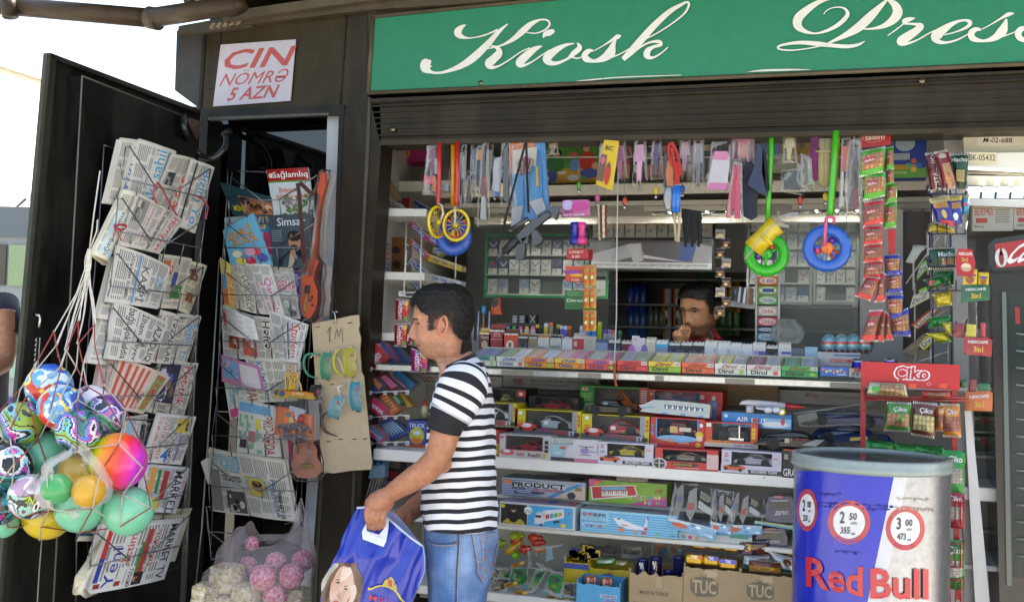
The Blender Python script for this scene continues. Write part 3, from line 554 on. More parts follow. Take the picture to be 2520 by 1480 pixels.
def _seh(sh,mb,r):
 sh.text('SEHRLİ',.12,.12,.82,.34,'#b03a26',0,5);sh.text('SEHRLİ',.13,.11,.81,.33,'#e8a52a',0,6);sh.text('DÜNYA',.22,.33,.9,.52,'#b03a26',0,5);sh.text('DÜNYA',.23,.32,.89,.51,'#e8a52a',0,6)
 for i,(x,y,c)in enumerate(((.25,.72,'#e8e4d0'),(.42,.85,'#5f8fc8'),(.55,.9,'#c8384c'),(.75,.72,'#d8506c'),(.85,.85,'#5a5cae'),(.6,.7,'#e0a8bc'),(.3,.9,'#e8d85c'))):sh.ell(x,y,.13,.09,c,3+i*.2,12)
news('light blue children\'s magazine with yellow bubbly title, tilted in second tier '+T,(548,568,622,525,670,652,568,652),V2-.012,'F',[],33,base='#6fb7d6',name='magazine',m=GL,nol=True,extra=_seh)
def _sim(sh,mb,r):
 sh.ell(.62,.52,.15,.17,'#b98a6c',4,16);sh.ell(.62,.40,.17,.1,'#241c18',4.5,14);sh.poly([(.62,.62),(.72,.64),(.95,.78),(1,1),(.15,1),(.2,.85),(.45,.7)],'#1d2836',3.5)
 sh.ell(.60,.62,.1,.06,'#4a342a',5,12);sh.poly([(.5,.72),(.62,.68),(.66,.82),(.5,1),(.42,1)],'#b8aa9c',5);sh.ell(.56,.72,.06,.06,'#b98a6c',6,10)
 sh.rect(.54,.48,.58,.5,'#2a201c',5.5);sh.rect(.65,.48,.7,.5,'#2a201c',5.5)
 for i in range(6):sh.rect(.05,.28+.04*i,.32,.295+.04*i,'#8b97a0',2)
news('dark grey magazine with white title and a bearded man, second tier '+T,(660,533,762,527,768,660,672,655),V2-.01,'F',[('Simsar',.22,.04,.9,.2,'#dfe3e6',0)],34,base='#46525c',name='magazine',m=GL,nol=True,extra=_sim)
news('yellow and orange newspaper at the far left of third tier '+T,(540,636,574,655,582,762,552,750),V2,'F',[('QIZ.BƏRC',.55,.2,.95,.95,'#d0622c')],35,base='#d0bf6c',bands=[(.05,.3,.5,.6,'#5a8fb0'),(.05,.6,.5,.95,'#c8643c')],nol=True)
news('newspaper with grey outlined title, second in third tier '+T,(570,642,616,664,634,772,582,758),V2-.01,'F',[('QOROSKOP',.5,.18,.86,.98,'#4a4846')],36,base='#d2ccb8')
news('purple glossy magazine at the right end of third tier '+T,(712,655,750,662,752,775,726,772),V2+.01,'F',[],37,base='#4a3f78',name='magazine',m=GL,nol=True,photos=[(.1,.1,.9,.9,['#3b3366','#8a7ac0','#c8a0c0'])])
news('newspaper with large crimson Cyrillic title read upright, in third tier '+T,(666,645,718,643,738,784,696,778),V2,'F',[('НОВОЕ',.45,.22,.98,.33,'#55504c',0),('ВРЕМЯ',.02,.34,.98,.5,'#c92a64',0)],38,base='#cfccc4',rot=0,photos=[(.1,.65,.95,.98,['#9c9c98','#555','#c8c8c4'])])
news('newspaper with pink title reading downwards, middle of third tier '+T,(592,648,664,650,700,776,640,772),V2-.014,'F',[('Qanunla',.62,.28,.88,.98,'#cc3a90'),('BAKIDA "AL-QAİDƏ" ÇAĞIRIŞI',.28,.35,.46,.97,'#c24a86')],39,base='#dad7d0')
news('newspaper with a red corner and small photographs, left in fourth tier '+T,(544,751,626,778,640,888,550,878),V2,'F',[('görüyün',.1,.08,.26,.36,'#f0e8e0',90,'#bf3a2c')],40,base='#c9c5be',photos=[(.2,.55,.5,.8,['#a8432c','#5c3a2a','#ccc']),(.6,.5,.95,.9,['#bf5a4a','#ddd','#8a5c4c'])],rot=0)
news('loose white newspaper sheets folded open over the fourth tier '+T,(556,752,622,786,634,836,560,822),V2-.03,'F',[],41,base='#dfddd8',body='#b4b2ae',curl=.02,stack=4)
news('newspaper with large black italic title, middle of fourth tier '+T,(624,778,694,786,702,890,636,886),V2-.012,'F',[('Həftə',.30,.08,.58,.72,'#242226')],42,base='#d6d0c4',stack=4)
news('white newspaper with red title and black headline, tilted right in fourth tier '+T,(660,762,758,800,734,892,690,886),V2-.02,'F',[('Student',.62,.08,.85,.92,'#cf3a34'),('Necə nəfər tələbə',.3,.2,.45,.95,'#333')],43,base='#dededc',bands=[(.5,.1,.53,.95,'#4457a8')])
def _cross(sh,mb,r,x0=.05,y0=.25,x1=.62,y1=.97,c='#7fb08f'):
 n=9;
 for i in range(n):
  for j in range(n):
   if r.random()<.33:sh.rect(x0+(x1-x0)*i/n,y0+(y1-y0)*j/n,x0+(x1-x0)*(i+.92)/n,y0+(y1-y0)*(j+.92)/n,c,3)
 for i in range(n+1):sh.rect(x0+(x1-x0)*i/n,y0,x0+(x1-x0)*i/n+.006,y1,'#b8bcb6',2.5);sh.rect(x0,y0+(y1-y0)*i/n,x1,y0+(y1-y0)*i/n+.005,'#b8bcb6',2.5)
news('crossword newspaper with pink foot band hanging low in fifth tier '+T,(552,940,640,950,650,1010,566,1030),V2,'F',[('ВАНЯ',.62,.05,.9,.9,'#b03a34')],44,base='#d4d6cc',nol=True,extra=lambda sh,mb,r:(_cross(sh,mb,r,.05,.05,.55,.7,'#8fb8c8'),sh.rect(.05,.74,.55,.98,'#cf4a86',4)))
news('newspaper with blue title and an orange corner, right in fifth tier '+T,(602,879,740,890,732,985,640,990),V2-.012,'F',[('KRİMİNAL',.18,.08,.36,.98,'#2d6fa6'),('BU',.80,.1,.96,.4,'#d8862c',0)],45,base='#d8d3c2',stack=4)
news('magazine with pink photograph folded over at the left of fifth tier '+T,(545,873,636,902,650,962,546,938),V2-.022,'F',[],46,base='#b87a9c',photos=[(.06,.1,.45,.8,['#6c9cc0','#e8a8b8','#b03a5c'])],nol=True,bands=[(.5,.1,.95,.95,'#cfc6c8')],stack=4,th=.01)
news('grey and magenta papers bundled at the right of sixth tier '+T,(668,1040,726,1050,730,1148,676,1135),V2+.012,'F',[],47,base='#c9c2c2',bands=[(.2,.1,.45,.9,'#a83a5c'),(.7,.1,.9,.9,'#b0446a')],nol=True)
news('cream crossword newspaper with green squares and red title in sixth tier '+T,(588,982,674,1000,690,1124,582,1114),V2-.01,'F',[('ЭКС-СƏDA',.68,.2,.93,.97,'#b43434')],48,base='#d3d6cd',nol=True,extra=lambda sh,mb,r:(_cross(sh,mb,r),sh.rect(.03,.03,.9,.2,'#6fa4c8',4),sh.rect(.5,.3,.62,.5,'#d8c850',4),sh.rect(.3,.55,.48,.75,'#b87a7a',4),sh.rect(.08,.72,.25,.88,'#4a3440',4)),stack=4)
news('small folded newspaper corner poking out at the left of lowest filled tier '+T,(494,1136,514,1124,520,1190,512,1190),V2+.01,'F',[],49,base='#d8d6cc',nol=True)
def _exo(sh,mb,r):
 sh.text('ЭХО',.28,.06,.98,.30,'#58a9cc',0,5);sh.photo(.5,.62,.98,.97,['#4c4a46','#a8a49c','#1f1e1c','#ccc8c0'],r=r,h=3);sh.rect(.02,.3,.34,.97,'#7a7872',3);sh.text('Ни новых',.42,.36,.95,.42,'#333',0,5);sh.text('решились на',.42,.43,.95,.48,'#333',0,5)
news('newspaper with pale blue Cyrillic title, grey photograph, left of lowest filled tier '+T,(512,1104,586,1116,614,1268,525,1256),V2-.005,'F',[],50,base='#cfcab8',rot=0,extra=_exo)
def _ned(sh,mb,r):
 sh.rect(.1,.34,.52,.66,'#c9b550',3);sh.ell(.34,.5,.12,.085,'#a8764e',4,14);sh.ell(.34,.45,.12,.05,'#3a2a20',4.5,12);sh.ring(.33,.5,.23,.17,.08,'#58a0cc',4.2,20)
 sh.text('Неделя',.62,.34,.74,.95,'#5a6f9c',90,5);sh.text('газета',.74,.5,.82,.97,'#2f2f33',90,5);sh.rect(.55,.2,.58,.98,'#b8b8b8',3)
news('thick newspaper stack with a portrait on yellow, right of lowest filled tier '+T,(582,1114,702,1134,728,1282,618,1268),V2-.02,'F',[],51,base='#d7d0bf',extra=_ned,stack=7,th=.022,curl=.014)
def wr(mb,pts,f,r=.0022,c='#86868a'):mb.tube([f(*p)for p in pts],r,'metal',c,n=5)
RK=thing('wire_rack',D(330,1480,.1),'tall galvanised wire newspaper rack hooked on the opened black door','wire rack','wire newspaper racks')
fD=lambda x,y,w_=.06:D(x,y,w_);m=MB()
L0=[(256,357),(246,520),(233,673),(219,800),(205,1050),(189,1324),(186,1500)];R0=[(452,1500),(462,1300),(472,1090),(482,850),(494,610),(512,470),(520,420)]
for w_ in(.06,):wr(m,[(x,y,w_)for x,y in L0],fD,.0028);wr(m,[(x,y,w_)for x,y in R0],fD,.0026)
wr(m,[(256,357,.06),(300,372,.06)],fD);m.build('rack_frame',RK)
tiers=[((301,440),(508,487)),((283,568),(495,610)),((272,704),(490,728)),((262,838),(481,850)),((255,975),(472,970)),((250,1112),(464,1090)),((236,1258),(458,1215)),((222,1392),(456,1338))]
for(a,b)in tiers:
 m=MB();dx,dy=b[0]-a[0],b[1]-a[1];w_=.195
 wr(m,[(a[0]-8,a[1]-58,.08),(a[0]+0,a[1],w_),(b[0],b[1],w_),(b[0]+4,b[1]-60,.1)],fD)
 wr(m,[(a[0]-14,a[1]+52,.14),(a[0]+dx*.5-12,a[1]+dy*.5+60,.16),(b[0]-14,b[1]+55,.14)],fD)
 wr(m,[(a[0]+8,a[1]-78,w_),(a[0]+18,a[1]-80,w_),(a[0]+dx*.42,a[1]+dy*.42+8,w_)],fD);wr(m,[(b[0]+10,b[1]-72,w_),(b[0]-dx*.38,b[1]-dy*.38+4,w_)],fD)
 wr(m,[(a[0],a[1],w_),(a[0]-14,a[1]+52,.14),(a[0]-48,a[1]+48,.06)],fD);wr(m,[(b[0],b[1],w_),(b[0]-14,b[1]+55,.14)],fD)
 for k in(.2,.4,.6,.8):wr(m,[(a[0]+dx*k,a[1]+dy*k,w_),(a[0]+dx*k-13,a[1]+dy*k+56,.15)],fD)
 wr(m,[(a[0]+8,a[1]-78,w_),(a[0],a[1],w_)],fD);wr(m,[(b[0]+10,b[1]-72,w_),(b[0],b[1],w_)],fD);m.build('rack_tier',RK)
RK2=thing('wire_rack',P(620,1350,.05),'galvanised wire rack of magazines standing inside the dark cabinet','wire rack','wire newspaper racks')
fF=lambda x,y,d=0.:P(x,y,-d);m=MB()
wr(m,[(560,416,-.03),(560,470,-.03),(548,640,-.03),(520,1340,-.03)],fF,.0028);wr(m,[(583,421,-.03),(720,425,-.03),(770,440,-.03)],fF);wr(m,[(776,440,-.03),(770,700,-.03),(735,1350,-.03)],fF,.0026)
wr(m,[(575,1300,-.03),(560,1372,-.03)],fF);m.build('rack_frame',RK2)
for a,b in[((562,493),(772,491)),((552,609),(766,609)),((545,724),(754,727)),((540,838),(750,842)),((532,953),(742,962)),((522,1070),(735,1082)),((514,1195),(730,1208))]:
 m=MB();dx,dy=b[0]-a[0],b[1]-a[1];w_=.085
 wr(m,[(a[0]+10,a[1]-70,.05),(a[0],a[1],w_),(b[0],b[1],w_),(b[0]+6,b[1]-62,.0)],fF);wr(m,[(a[0]+4,a[1]+58,.03),(b[0]-6,b[1]+58,.03)],fF)
 wr(m,[(a[0]+6,a[1]-58,w_),(a[0]+dx*.4,a[1]+dy*.4+2,w_)],fF);wr(m,[(b[0]+8,b[1]-60,w_),(b[0]-dx*.42,b[1]+2,w_)],fF)
 wr(m,[(a[0],a[1],w_),(a[0]+4,a[1]+58,.03)],fF);wr(m,[(b[0],b[1],w_),(b[0]-4,b[1]+58,.03)],fF)
 for k in(.2,.4,.6,.8):wr(m,[(a[0]+dx*k,a[1]+dy*k,w_),(a[0]+dx*k+6,a[1]+dy*k+58,.03)],fF)
 m.build('rack_tier',RK2)
m=MB()
for pl in([(510,1262),(512,1304),(585,1362),(650,1400)],[(742,1262),(745,1278),(700,1288)],[(508,1244),(510,1262),(520,1372),(560,1362)],[(514,1306),(690,1322)],[(520,1375),(556,1373)],[(512,1246),(742,1262)]):wr(m,[(x,y,.03)for x,y in pl],fF)
m.build('rack_foot',RK2)
for lb,pts in(('red plastic ribbon tied across the top tier of the door rack',[(388,448),(378,470),(385,500),(400,505)]),('long red ribbon hanging between the top tier newspapers',[(386,448),(398,462),(412,490),(426,515),(436,530)]),('red ribbon knotted at the left side of second tier',[(280,558),(296,552),(312,556),(300,566),(286,562),(292,578),(300,592)]),('short red ribbon at the right end of top tier of the door rack',[(484,482),(500,492),(512,508),(508,530),(507,540)])):
 m=MB();m.tube([D(x,y,.2)for x,y in[tuple(p)for p in catmull(pts,4)]],.0042,GL,'#b8404c',n=5,flat=.3);tag(m.build('ribbon'),lb,'ribbon','red ribbons on the newspaper racks')
def interp(tab,x):
 if x<=tab[0][0]:return tab[0][1:]
 for a,b in zip(tab,tab[1:]):
  if x<=b[0]:
   t=(x-a[0])/(b[0]-a[0]);t=t*t*(3-2*t)*.5+t*.5;return tuple(a[i]*(1-t)+b[i]*t for i in range(1,len(a)))
 return tab[-1][1:]
HK=.000203
HEAD=[(150,600,700,.012),(158,540,770,.024),(172,470,840,.038),(200,385,900,.053),(260,292,968,.066),(340,240,1010,.073),(440,215,1035,.077),(520,210,1045,.078),(590,197,1048,.077),(640,190,1045,.075),(690,214,1040,.073),(740,226,1030,.071),(800,233,1015,.069),(860,237,990,.067),(920,240,960,.064),(960,228,930,.062),(1000,214,915,.059),(1022,232,908,.058),(1040,250,905,.057),(1075,250,900,.054),(1105,292,897,.052),(1130,303,893,.05),(1170,318,890,.046),(1205,352,890,.040),(1228,410,892,.036),(1245,500,898,.040),(1275,560,908,.046),(1330,592,935,.052),(1400,640,975,.056),(1500,665,1040,.062),(1650,690,1100,.07)]
NOSE=[(650,0,.006),(690,14,.006),(740,50,.0065),(800,88,.008),(860,112,.0105),(900,122,.0125),(925,112,.0135),(945,70,.0135),(962,18,.013),(975,0,.013)]
def headshape(y,th,nosek=1.,off=0.):
 xf,xb,W=interp(HEAD,y);c=min(650+max(0,y-1240)*.35,800);c0=(xf+xb)/2 if y<260 else c
 if y<260:c0=(xf+xb)/2*(260-y)/110+650*(y-150)/110 if y>150 else(xf+xb)/2
 F=(c0-xf)*HK+off;B=(xb-c0)*HK+off;W=W+off
 co,si=cos(th),sin(th);e=.88
 f=(F if co>0 else B)*math.copysign(abs(co)**e,co);s=W*math.copysign(abs(si)**e,si)
 z=(750-y)*HK
 if co>0 and off==0.:
  n,sg=interp(NOSE,y);f+=n*HK*nosek*math.exp(-(s/sg)**2)
  if 860<y<960:f+=.007*nosek*math.exp(-((abs(s)-.012)/.006)**2)*sin(PI*(y-860)/100)
  f-=.0085*math.exp(-((abs(s)-.031)/.013)**2-((y-712)/38)**2)
  f+=.0045*math.exp(-((abs(s)-.031)/.010)**2-((y-716)/17)**2)
  f+=.003*math.exp(-((abs(s)-.028)/.018)**2-((y-655)/18)**2)
  f-=.005*math.exp(-(s/.03)**4-((y-1036)/7)**2)
  f-=.003*(1-math.exp(-(s/.026)**2))*math.exp(-((y-1040)/60)**2)
 return f,s,z
class Head:
 def __init__(s,O,fwd,side,up,k=1.,nosek=1.):s.O=O;s.f=fwd;s.s=side;s.u=up;s.k=k;s.nk=nosek
 def w(s,f,sd,z):return s.O+(s.f*f+s.s*sd+s.u*z)*s.k
 def loc(s,p):d=V(p)-s.O;return d.dot(s.f)/s.k,d.dot(s.s)/s.k,d.dot(s.u)/s.k
 def skin(s,mb,ybot=1500):
  ys=[150+i*9 for i in range(int((ybot-150)/9)+1)];rings=[];n=110
  for y in ys:
   r=[]
   for j in range(n):
    u=j/n;th=2*PI*u;th=th-.62*sin(th)
    r.append(s.w(*headshape(y,th,s.nk)))
   rings.append(r)
  mb.loft(rings,'skin','#c08a6c',caps=True,smooth=True)
  for sg in(-1,1):
   W=interp(HEAD,740)[2];c=lambda f,z,o:s.w(f,sg*(W+o),z)
   pts=[c(-.002+.0125*cos(a)-.006*sin(a)*.5,.003+.028*sin(a),.008+.006*(cos(a)<.3))for a in[i*2*PI/18 for i in range(19)]]
   mb.tube(pts,.0042,'skin','#c08a6c',n=8)
   mb.tube([c(.006,.018,.004),c(-.004,.012,.007),c(-.006,-.002,.006),c(.001,-.012,.003)],[.003,.004,.004,.003],'skin','#c08a6c',n=7)
   mb.ball(c(.003,-.022,.004),.0068*s.k,'skin','#c08a6c',10,8);mb.ball(c(-.001,.002,-.002),.012*s.k,'skin','#c08a6c',10,8)
   mb.ball(c(.013,-.001,.001),.005*s.k,'skin','#c08a6c',8,6)
 def colour(s,p,base,stubble=.2,closed=False):
  f,sd,z=s.loc(p);y=750-z/HK;x=650-f/HK;a=abs(sd);b=lin(base)
  if f>.03 and y<1300:
   if 985<y<1092 and f>.055 and a<.027*math.sqrt(max(0,1-((y-1038)/60)**2)):
    return lin('#5a2c2a')if abs(y-1037)<6 else mixc(b,'#a8504c',.65)
   if 628<y<668 and .008<a<.05 and f>.03 and y>632+(a-.03)**2*26000 and y<662-(a-.02)**2*9000:return lin('#1f1713')
   ey=(y-716)/(11 if not closed else 5);ex=(a-.031)/.0135
   if ey*ey+ex*ex<1 and f>.04:
    if closed:return lin('#2a1d18')
    return lin('#2c1c12')if abs(a-.030)<.0052 else lin('#cfc6bd')
   if(y-702)**2/30+((a-.031)/.016)**2*1<1.3 and abs(y-702)<5 and f>.04:return lin('#4a3128')
   if 925<y<955 and abs(a-.008)<.0035 and f>.07:return lin('#4a2a22')
  if stubble and 930<y<1290 and x<700:k_=min(1,(y-930)/80)*stubble*(1 if a>.02 or y>1090 or y<990 else .5);b=mixc(b,'#54453f',k_)
  if a>.066 and abs(f)<.02 and abs(z)<.035:b=mixc(b,'#c05a48',.22)
  return b
 def hair(s,name_parent,mask,seed=3,off=.010,spikes=2600,col='#110d0c',grey=0.):
  r=RN(seed);mb=MB();n=130;ys=[118+i*8 for i in range(118)];grid=[]
  for y in ys:
   row=[]
   for j in range(n):
    th=2*PI*j/n
    f,sd,z=headshape(max(y,151),th,0,off if y>150 else off)
    if y<150:k_=max(0,(y-112)/38)**.5;f0,s0,z0=headshape(150.5,th,0,off);f,sd,z=f0*k_+(-.001)*(1-k_),s0*k_,(750-y)*HK+.001
    else:z=z+off*.55*max(0,(500-y)/350)
    q=s.w(f,sd,z);nz=noi(q*70)*.0035+noi(q*220)*.0016
    d=V((f,sd,z*.8)).normalized();row.append((q+(s.f*d.x+s.s*d.y+s.u*d.z)*nz,650-f/HK,y,sd,d))
   grid.append(row)
  vs=[p[0]for row in grid for p in row];fs=[];cs=[]
  for i in range(len(ys)-1):
   for j in range(n):
    p=grid[i][j]
    if mask(p[1]+r.uniform(-10,10),p[2]+r.uniform(-14,14),p[3]):
     fs.append((i*n+j,i*n+(j+1)%n,(i+1)*n+(j+1)%n,(i+1)*n+j));cs.append(jit(mixc(mixc(col,'#6f6a66',grey*r.random()),'#5a4436',.75*max(0,min(1,(p[2]-480)/160))*(p[1]>380)*(p[1]<800)*r.random()),r,.35))
  mb.raw(vs,fs,'hair',lambda i:cs[i],True)
  for k_ in range(spikes):
   i=r.randrange(len(ys)-1);j=r.randrange(n);p=grid[i][j]
   if not mask(p[1],p[2]-8,p[3]):continue
   d=s.f*p[4].x+s.s*p[4].y+s.u*p[4].z;t=(s.u*-r.uniform(.2,1)+s.f*r.uniform(-.5,.7)+s.s*r.uniform(-.3,.3)).normalized();L=r.uniform(.006,.014);wv=t.cross(d)*.0007
   a=p[0]-d*.001;e=p[0]+t*L+d*r.uniform(.001,.004);mb.raw([a-wv,a+wv,e],[(0,1,2)],'hair',jit(col,r,.5))
  return mb.build('hair',name_parent)
def remesh(mb,name,root,voxel,colf,smooth=1):
 o=mb.build(name,parent=root);md=o.modifiers.new('r','REMESH');md.mode='VOXEL';md.voxel_size = voxel;md.use_smooth_shade = True
 sm=o.modifiers.new('s','SMOOTH');sm.iterations = smooth;sm.factor=.5
 bpy.context.view_layer.update();me=bpy.data.meshes.new_from_object(o.evaluated_get(bpy.context.evaluated_depsgraph_get()))
 old=o.data;o.modifiers.clear();o.data=me;bpy.data.meshes.remove(old)
 me.materials.clear();me.materials.append(MATS['skin'])
 for a in list(me.attributes):
  if a.name in('Col','stripe','material_index'):me.attributes.remove(a)
 n=len(me.polygons);ct=np.empty(n*3);me.polygons.foreach_get('center',ct);ct=ct.reshape(-1,3)+np.array(root['_o'])
 cl=np.ones((n,4));
 for i in range(n):cl[i,:3]=colf(ct[i])
 a=me.attributes.new('Col','FLOAT_COLOR','FACE');a.data.foreach_set('color',cl.ravel());me.polygons.foreach_set('use_smooth',[True]*n)
 return o
def finger(mb,pts,r0_=.0088,r1=.0068,c='#b98467'):
 q=[V(p)for p in catmull([tuple(p)for p in pts],4)];n=len(q);rs=[r0_+(r1-r0_)*i/(n-1)for i in range(n)]
 for i in(4,8):
  if i<n:rs[i]*=1.08
 rs[-1]*=.75;mb.tube(q,rs,'skin',c,n=10);mb.ball(q[-1],rs[-1]*1.05,'skin',c,10,6)
def ringpts(L,Rr,half,n=48,e=.8,tw=0):
 L,Rr=V(L),V(Rr);c=(L+Rr)/2;a=(Rr-L)/2;d=V((fw.x,fw.y,0)).normalized()*half
 return[c+a*math.copysign(abs(cos(t))**e,cos(t))+d*math.copysign(abs(sin(t))**e,sin(t))for t in[2*PI*k/n+tw for k in range(n)]]
DM=3.30
ce=Q(984.4+650*.16628,676.8+750*.16628,DM)
CU=thing('person',V((ce.x,ce.y,0)),'young man in black and white striped T-shirt and jeans, looking down, holding a blue bag','person')
H1=Head(ce,-RT,-fw,UP)
mb=MB();H1.skin(mb,1560);SK='#b98062'
mb.tube([Q(1118,880,DM+.01),Q(1140,930,DM+.01),Q(1145,1000,DM)],[.055,.062,.07],'skin',SK,n=24)
mb.loft([ringpts(Q(x0,y,DM),Q(x1,y,DM),h)for x0,x1,y,h in((1095,1180,925,.09),(1080,1200,950,.17),(1075,1203,1010,.16),(1066,1205,1100,.13),(1056,1205,1200,.12),(1056,1212,1290,.13),(1060,1210,1340,.12))],'skin',SK,caps=True,smooth=True)
arm=[(1140,955,3.13,.052),(1118,1010,3.12,.050),(1096,1062,3.11,.0425),(1086,1100,3.10,.040),(1074,1130,3.10,.0385),(1050,1156,3.10,.0375),(1020,1176,3.11,.0355),(985,1198,3.12,.0300),(958,1216,3.13,.0245),(940,1228,3.135,.0235)]
mb.tube([Q(*a[:3])for a in arm],[a[3]for a in arm],'skin',SK,n=24);mb.ball(Q(1090,1140,3.11),.026,'skin',SK,14,10)
zc=lambda x,y,d:Q(787.5+.2104*x,1168.9+.2104*y,d)
palm=[(820,225,.028),(740,270,.034),(680,320,.038),(640,360,.037),(625,400,.030)]
for off,rr in((-.010,.85),(.012,.9)):mb.tube([zc(x,y,3.14+off)for x,y,_ in palm],[_*rr for*a,_ in palm],'skin',SK,n=18)
mb.tube([zc(800,250,3.14),zc(720,340,3.14),zc(700,420,3.14)],[.026,.032,.022],'skin',SK,n=16)
for pts in([(582,350,3.12),(545,430,3.105),(562,545,3.11),(592,636,3.175)],[(632,390,3.118),(608,480,3.105),(622,570,3.12),(645,652,3.18)],[(690,405,3.118),(672,490,3.108),(682,570,3.122),(702,648,3.18)],[(755,420,3.122),(742,490,3.115),(738,560,3.128),(728,622,3.175)]):
 finger(mb,[zc(*p)for p in pts],.0083,.007)
finger(mb,[zc(690,330,3.17),zc(610,330,3.19),zc(565,320,3.185),zc(548,330,3.175)],.011,.0085)
ar2=[(1130,960,3.47,.05),(1110,1080,3.50,.042),(1098,1180,3.50,.038),(1060,1222,3.47,.038),(1022,1248,3.42,.034),(1000,1265,3.38,.029),(990,1285,3.34,.030),(985,1305,3.31,.026)]
mb.tube([Q(*a[:3])for a in ar2],[a[3]for a in ar2],'skin',SK,n=20)
for k_ in range(4):finger(mb,[zc(985-k_*10,480+k_*38,3.31),zc(940-k_*5,500+k_*40,3.27),zc(905,520+k_*40,3.25),zc(890,540+k_*36,3.262)],.009,.007)
finger(mb,[zc(930,430,3.3),zc(890,470,3.27),zc(850,500,3.25),zc(825,530,3.245)],.0105,.0085)
def cuc(p):
 f,sd,z=H1.loc(p)
 if z>-.16:return H1.colour(p,'#c28c70',.25,True)
 return mixc(SK,'#a06a4e',.5*max(0,min(1,noi(V(p)*9)+.3)))
remesh(mb,'body',CU,.0025,cuc,2)
def cmask(x,y,sd):
 H=[(150,425),(250,430),(300,500),(330,540),(430,590),(436,800),(520,800),(524,690),(590,610),(660,590),(715,640),(770,740),(800,830),(900,930),(1000,975),(1200,985)]
 if abs(sd)<.05 and x<400:return y<430+abs(sd)*900
 return y<interp(H,x)[0]
H1.hair(CU,cmask,3,.0115)
def folds(q,amp=.006):return noi(V((q.x*7,q.y*7,q.z*4)))*amp+noi(V((q.x*16,q.y*16,q.z*22)))*amp*.55
def shirt():
 rows=[((1092,908),(1168,874),.062),((1086,922),(1180,884),.10),((1077,940),(1194,902),.15),((1070,962),(1206,930),.19),((1064,995),(1213,965),.195),((1060,1030),(1217,1010),.18),((1056,1070),(1218,1060),.165),((1050,1110),(1218,1110),.155),((1046,1150),(1217,1155),.15),((1040,1190),(1217,1195),.148),((1036,1225),(1221,1230),.15),((1034,1255),(1226,1262),.155),((1040,1288),(1227,1290),.16)]
 rr=[];
 for i in range(len(rows)-1):
  for k_ in range(6):
   t=k_/6;p0,p1,p2,p3=rows[max(0,i-1)],rows[i],rows[i+1],rows[min(len(rows)-1,i+2)]
   cr=lambda a,b,c,d:.5*(2*b+(-a+c)*t+(2*a-5*b+4*c-d)*t*t+(-a+3*b-3*c+d)*t**3)
   rr.append(tuple(cr(*[(r[j//2][j%2]if j<4 else r[2])for r in(p0,p1,p2,p3)])for j in range(5)))
 rr.append((*rows[-1][0],*rows[-1][1],rows[-1][2]))
 mb=MB();st=[];rings=[];n=96
 for(x0,y0,x1,y1,h)in rr:
  ring=ringpts(Q(x0,y0,DM),Q(x1,y1,DM),h,n,.85);c=sum(ring,V())/n;out=[]
  for k_,p in enumerate(ring):
   d=(p-c).normalized();yy=(p-CAM).dot(UP)/(p-CAM).dot(fw);py=740-yy*FPX
   k2=min(1,max(0,(py-900)/150));q=p+d*folds(p)*k2*2.0;out.append(q)
   t=2*PI*k_/n;sag=4*noi(V((p.x*6,p.y*6,p.z*3)))*k2+3*noi(V((p.x*18,p.y*18,p.z*9)))*k2
   st.append((py+sag+6*cos(t))/25.2)
  rings.append(out)
 mb.loft(rings,'stripes','#888',smooth=True)
 c=sum(rings[-1],V())/n;mb.loft([rings[-1],[c+(p-c)*.97+V((0,0,.01))for p in rings[-1]]],'stripes','#888',smooth=True)
 st+=st[-n:]+st[-n:]
 o=mb.build('shirt',parent=CU,stripe=st)
 for far in(0,1):
  mb=MB();st=[];rings=[]
  ctl=[(1152,925,3.17,.058),(1142,948,3.14,.072),(1128,978,3.125,.070),(1113,1010,3.115,.0635),(1100,1036,3.11,.054),(1093,1060,3.11,.0485)]if not far else[(1150,925,3.42,.06),(1132,950,3.45,.075),(1120,990,3.48,.068),(1108,1040,3.5,.058),(1104,1060,3.5,.05)]
  q=catmull(ctl,7);pts=[Q(*a[:3])for a in q];L=0;n=48
  ax=[(pts[min(i+1,len(pts)-1)]-pts[max(0,i-1)]).normalized()for i in range(len(pts))]
  for i,p in enumerate(pts):
   if i:L+=(pts[i]-pts[i-1]).length
   t_=ax[i];u=t_.cross(fw).normalized();w_=t_.cross(u);ring=[]
   for k_ in range(n):
    a=2*PI*k_/n;d=u*cos(a)+w_*sin(a);s_=q[i][3];pp=p+d*(s_+folds(p+d*s_)*1.2*(i/len(pts)));ring.append(pp)
    st.append(.85 if i>=len(pts)-12 else(L/.0309+.15+.25*noi(V(pp)*10)-.25*cos(a)*i/len(pts)))
   rings.append(ring)
  p,t_=pts[-1],ax[-1];rings.append([p+(r_-p)*.93 for r_ in rings[-1]]);rings.append([p-t_*.02+(r_-p)*.9 for r_ in rings[-2]]);st+=[.85]*(2*n)
  mb.loft(rings,'stripes','#888',smooth=True);mb.build('sleeve',parent=o,stripe=st)
 mb=MB();rg=ringpts(Q(1093,908,DM),Q(1167,874,DM),.062,40,.9);rg.append(rg[0]);mb.tube(rg,.0085,'cloth','#0c0c10',n=8,caps=False);mb.build('collar',o)
shirt()
JC='#4f76ad'
mb=MB();rings=[]
for x0,x1,y,h in((1046,1220,1268,.135),(1044,1222,1290,.14),(1046,1225,1320,.145),(1049,1223,1355,.145),(1051,1216,1395,.14),(1054,1204,1435,.135),(1056,1195,1470,.13),(1058,1188,1510,.13),(1060,1182,1560,.12)):
 r_=ringpts(Q(x0,y,DM),Q(x1,y,DM),h,64,.85);c=sum(r_,V())/64;rings.append([p+(p-c).normalized()*(noi(p*14)*.006+noi(V((p.x*30,p.y*30,p.z*12)))*.003)for p in r_])
q2=[]
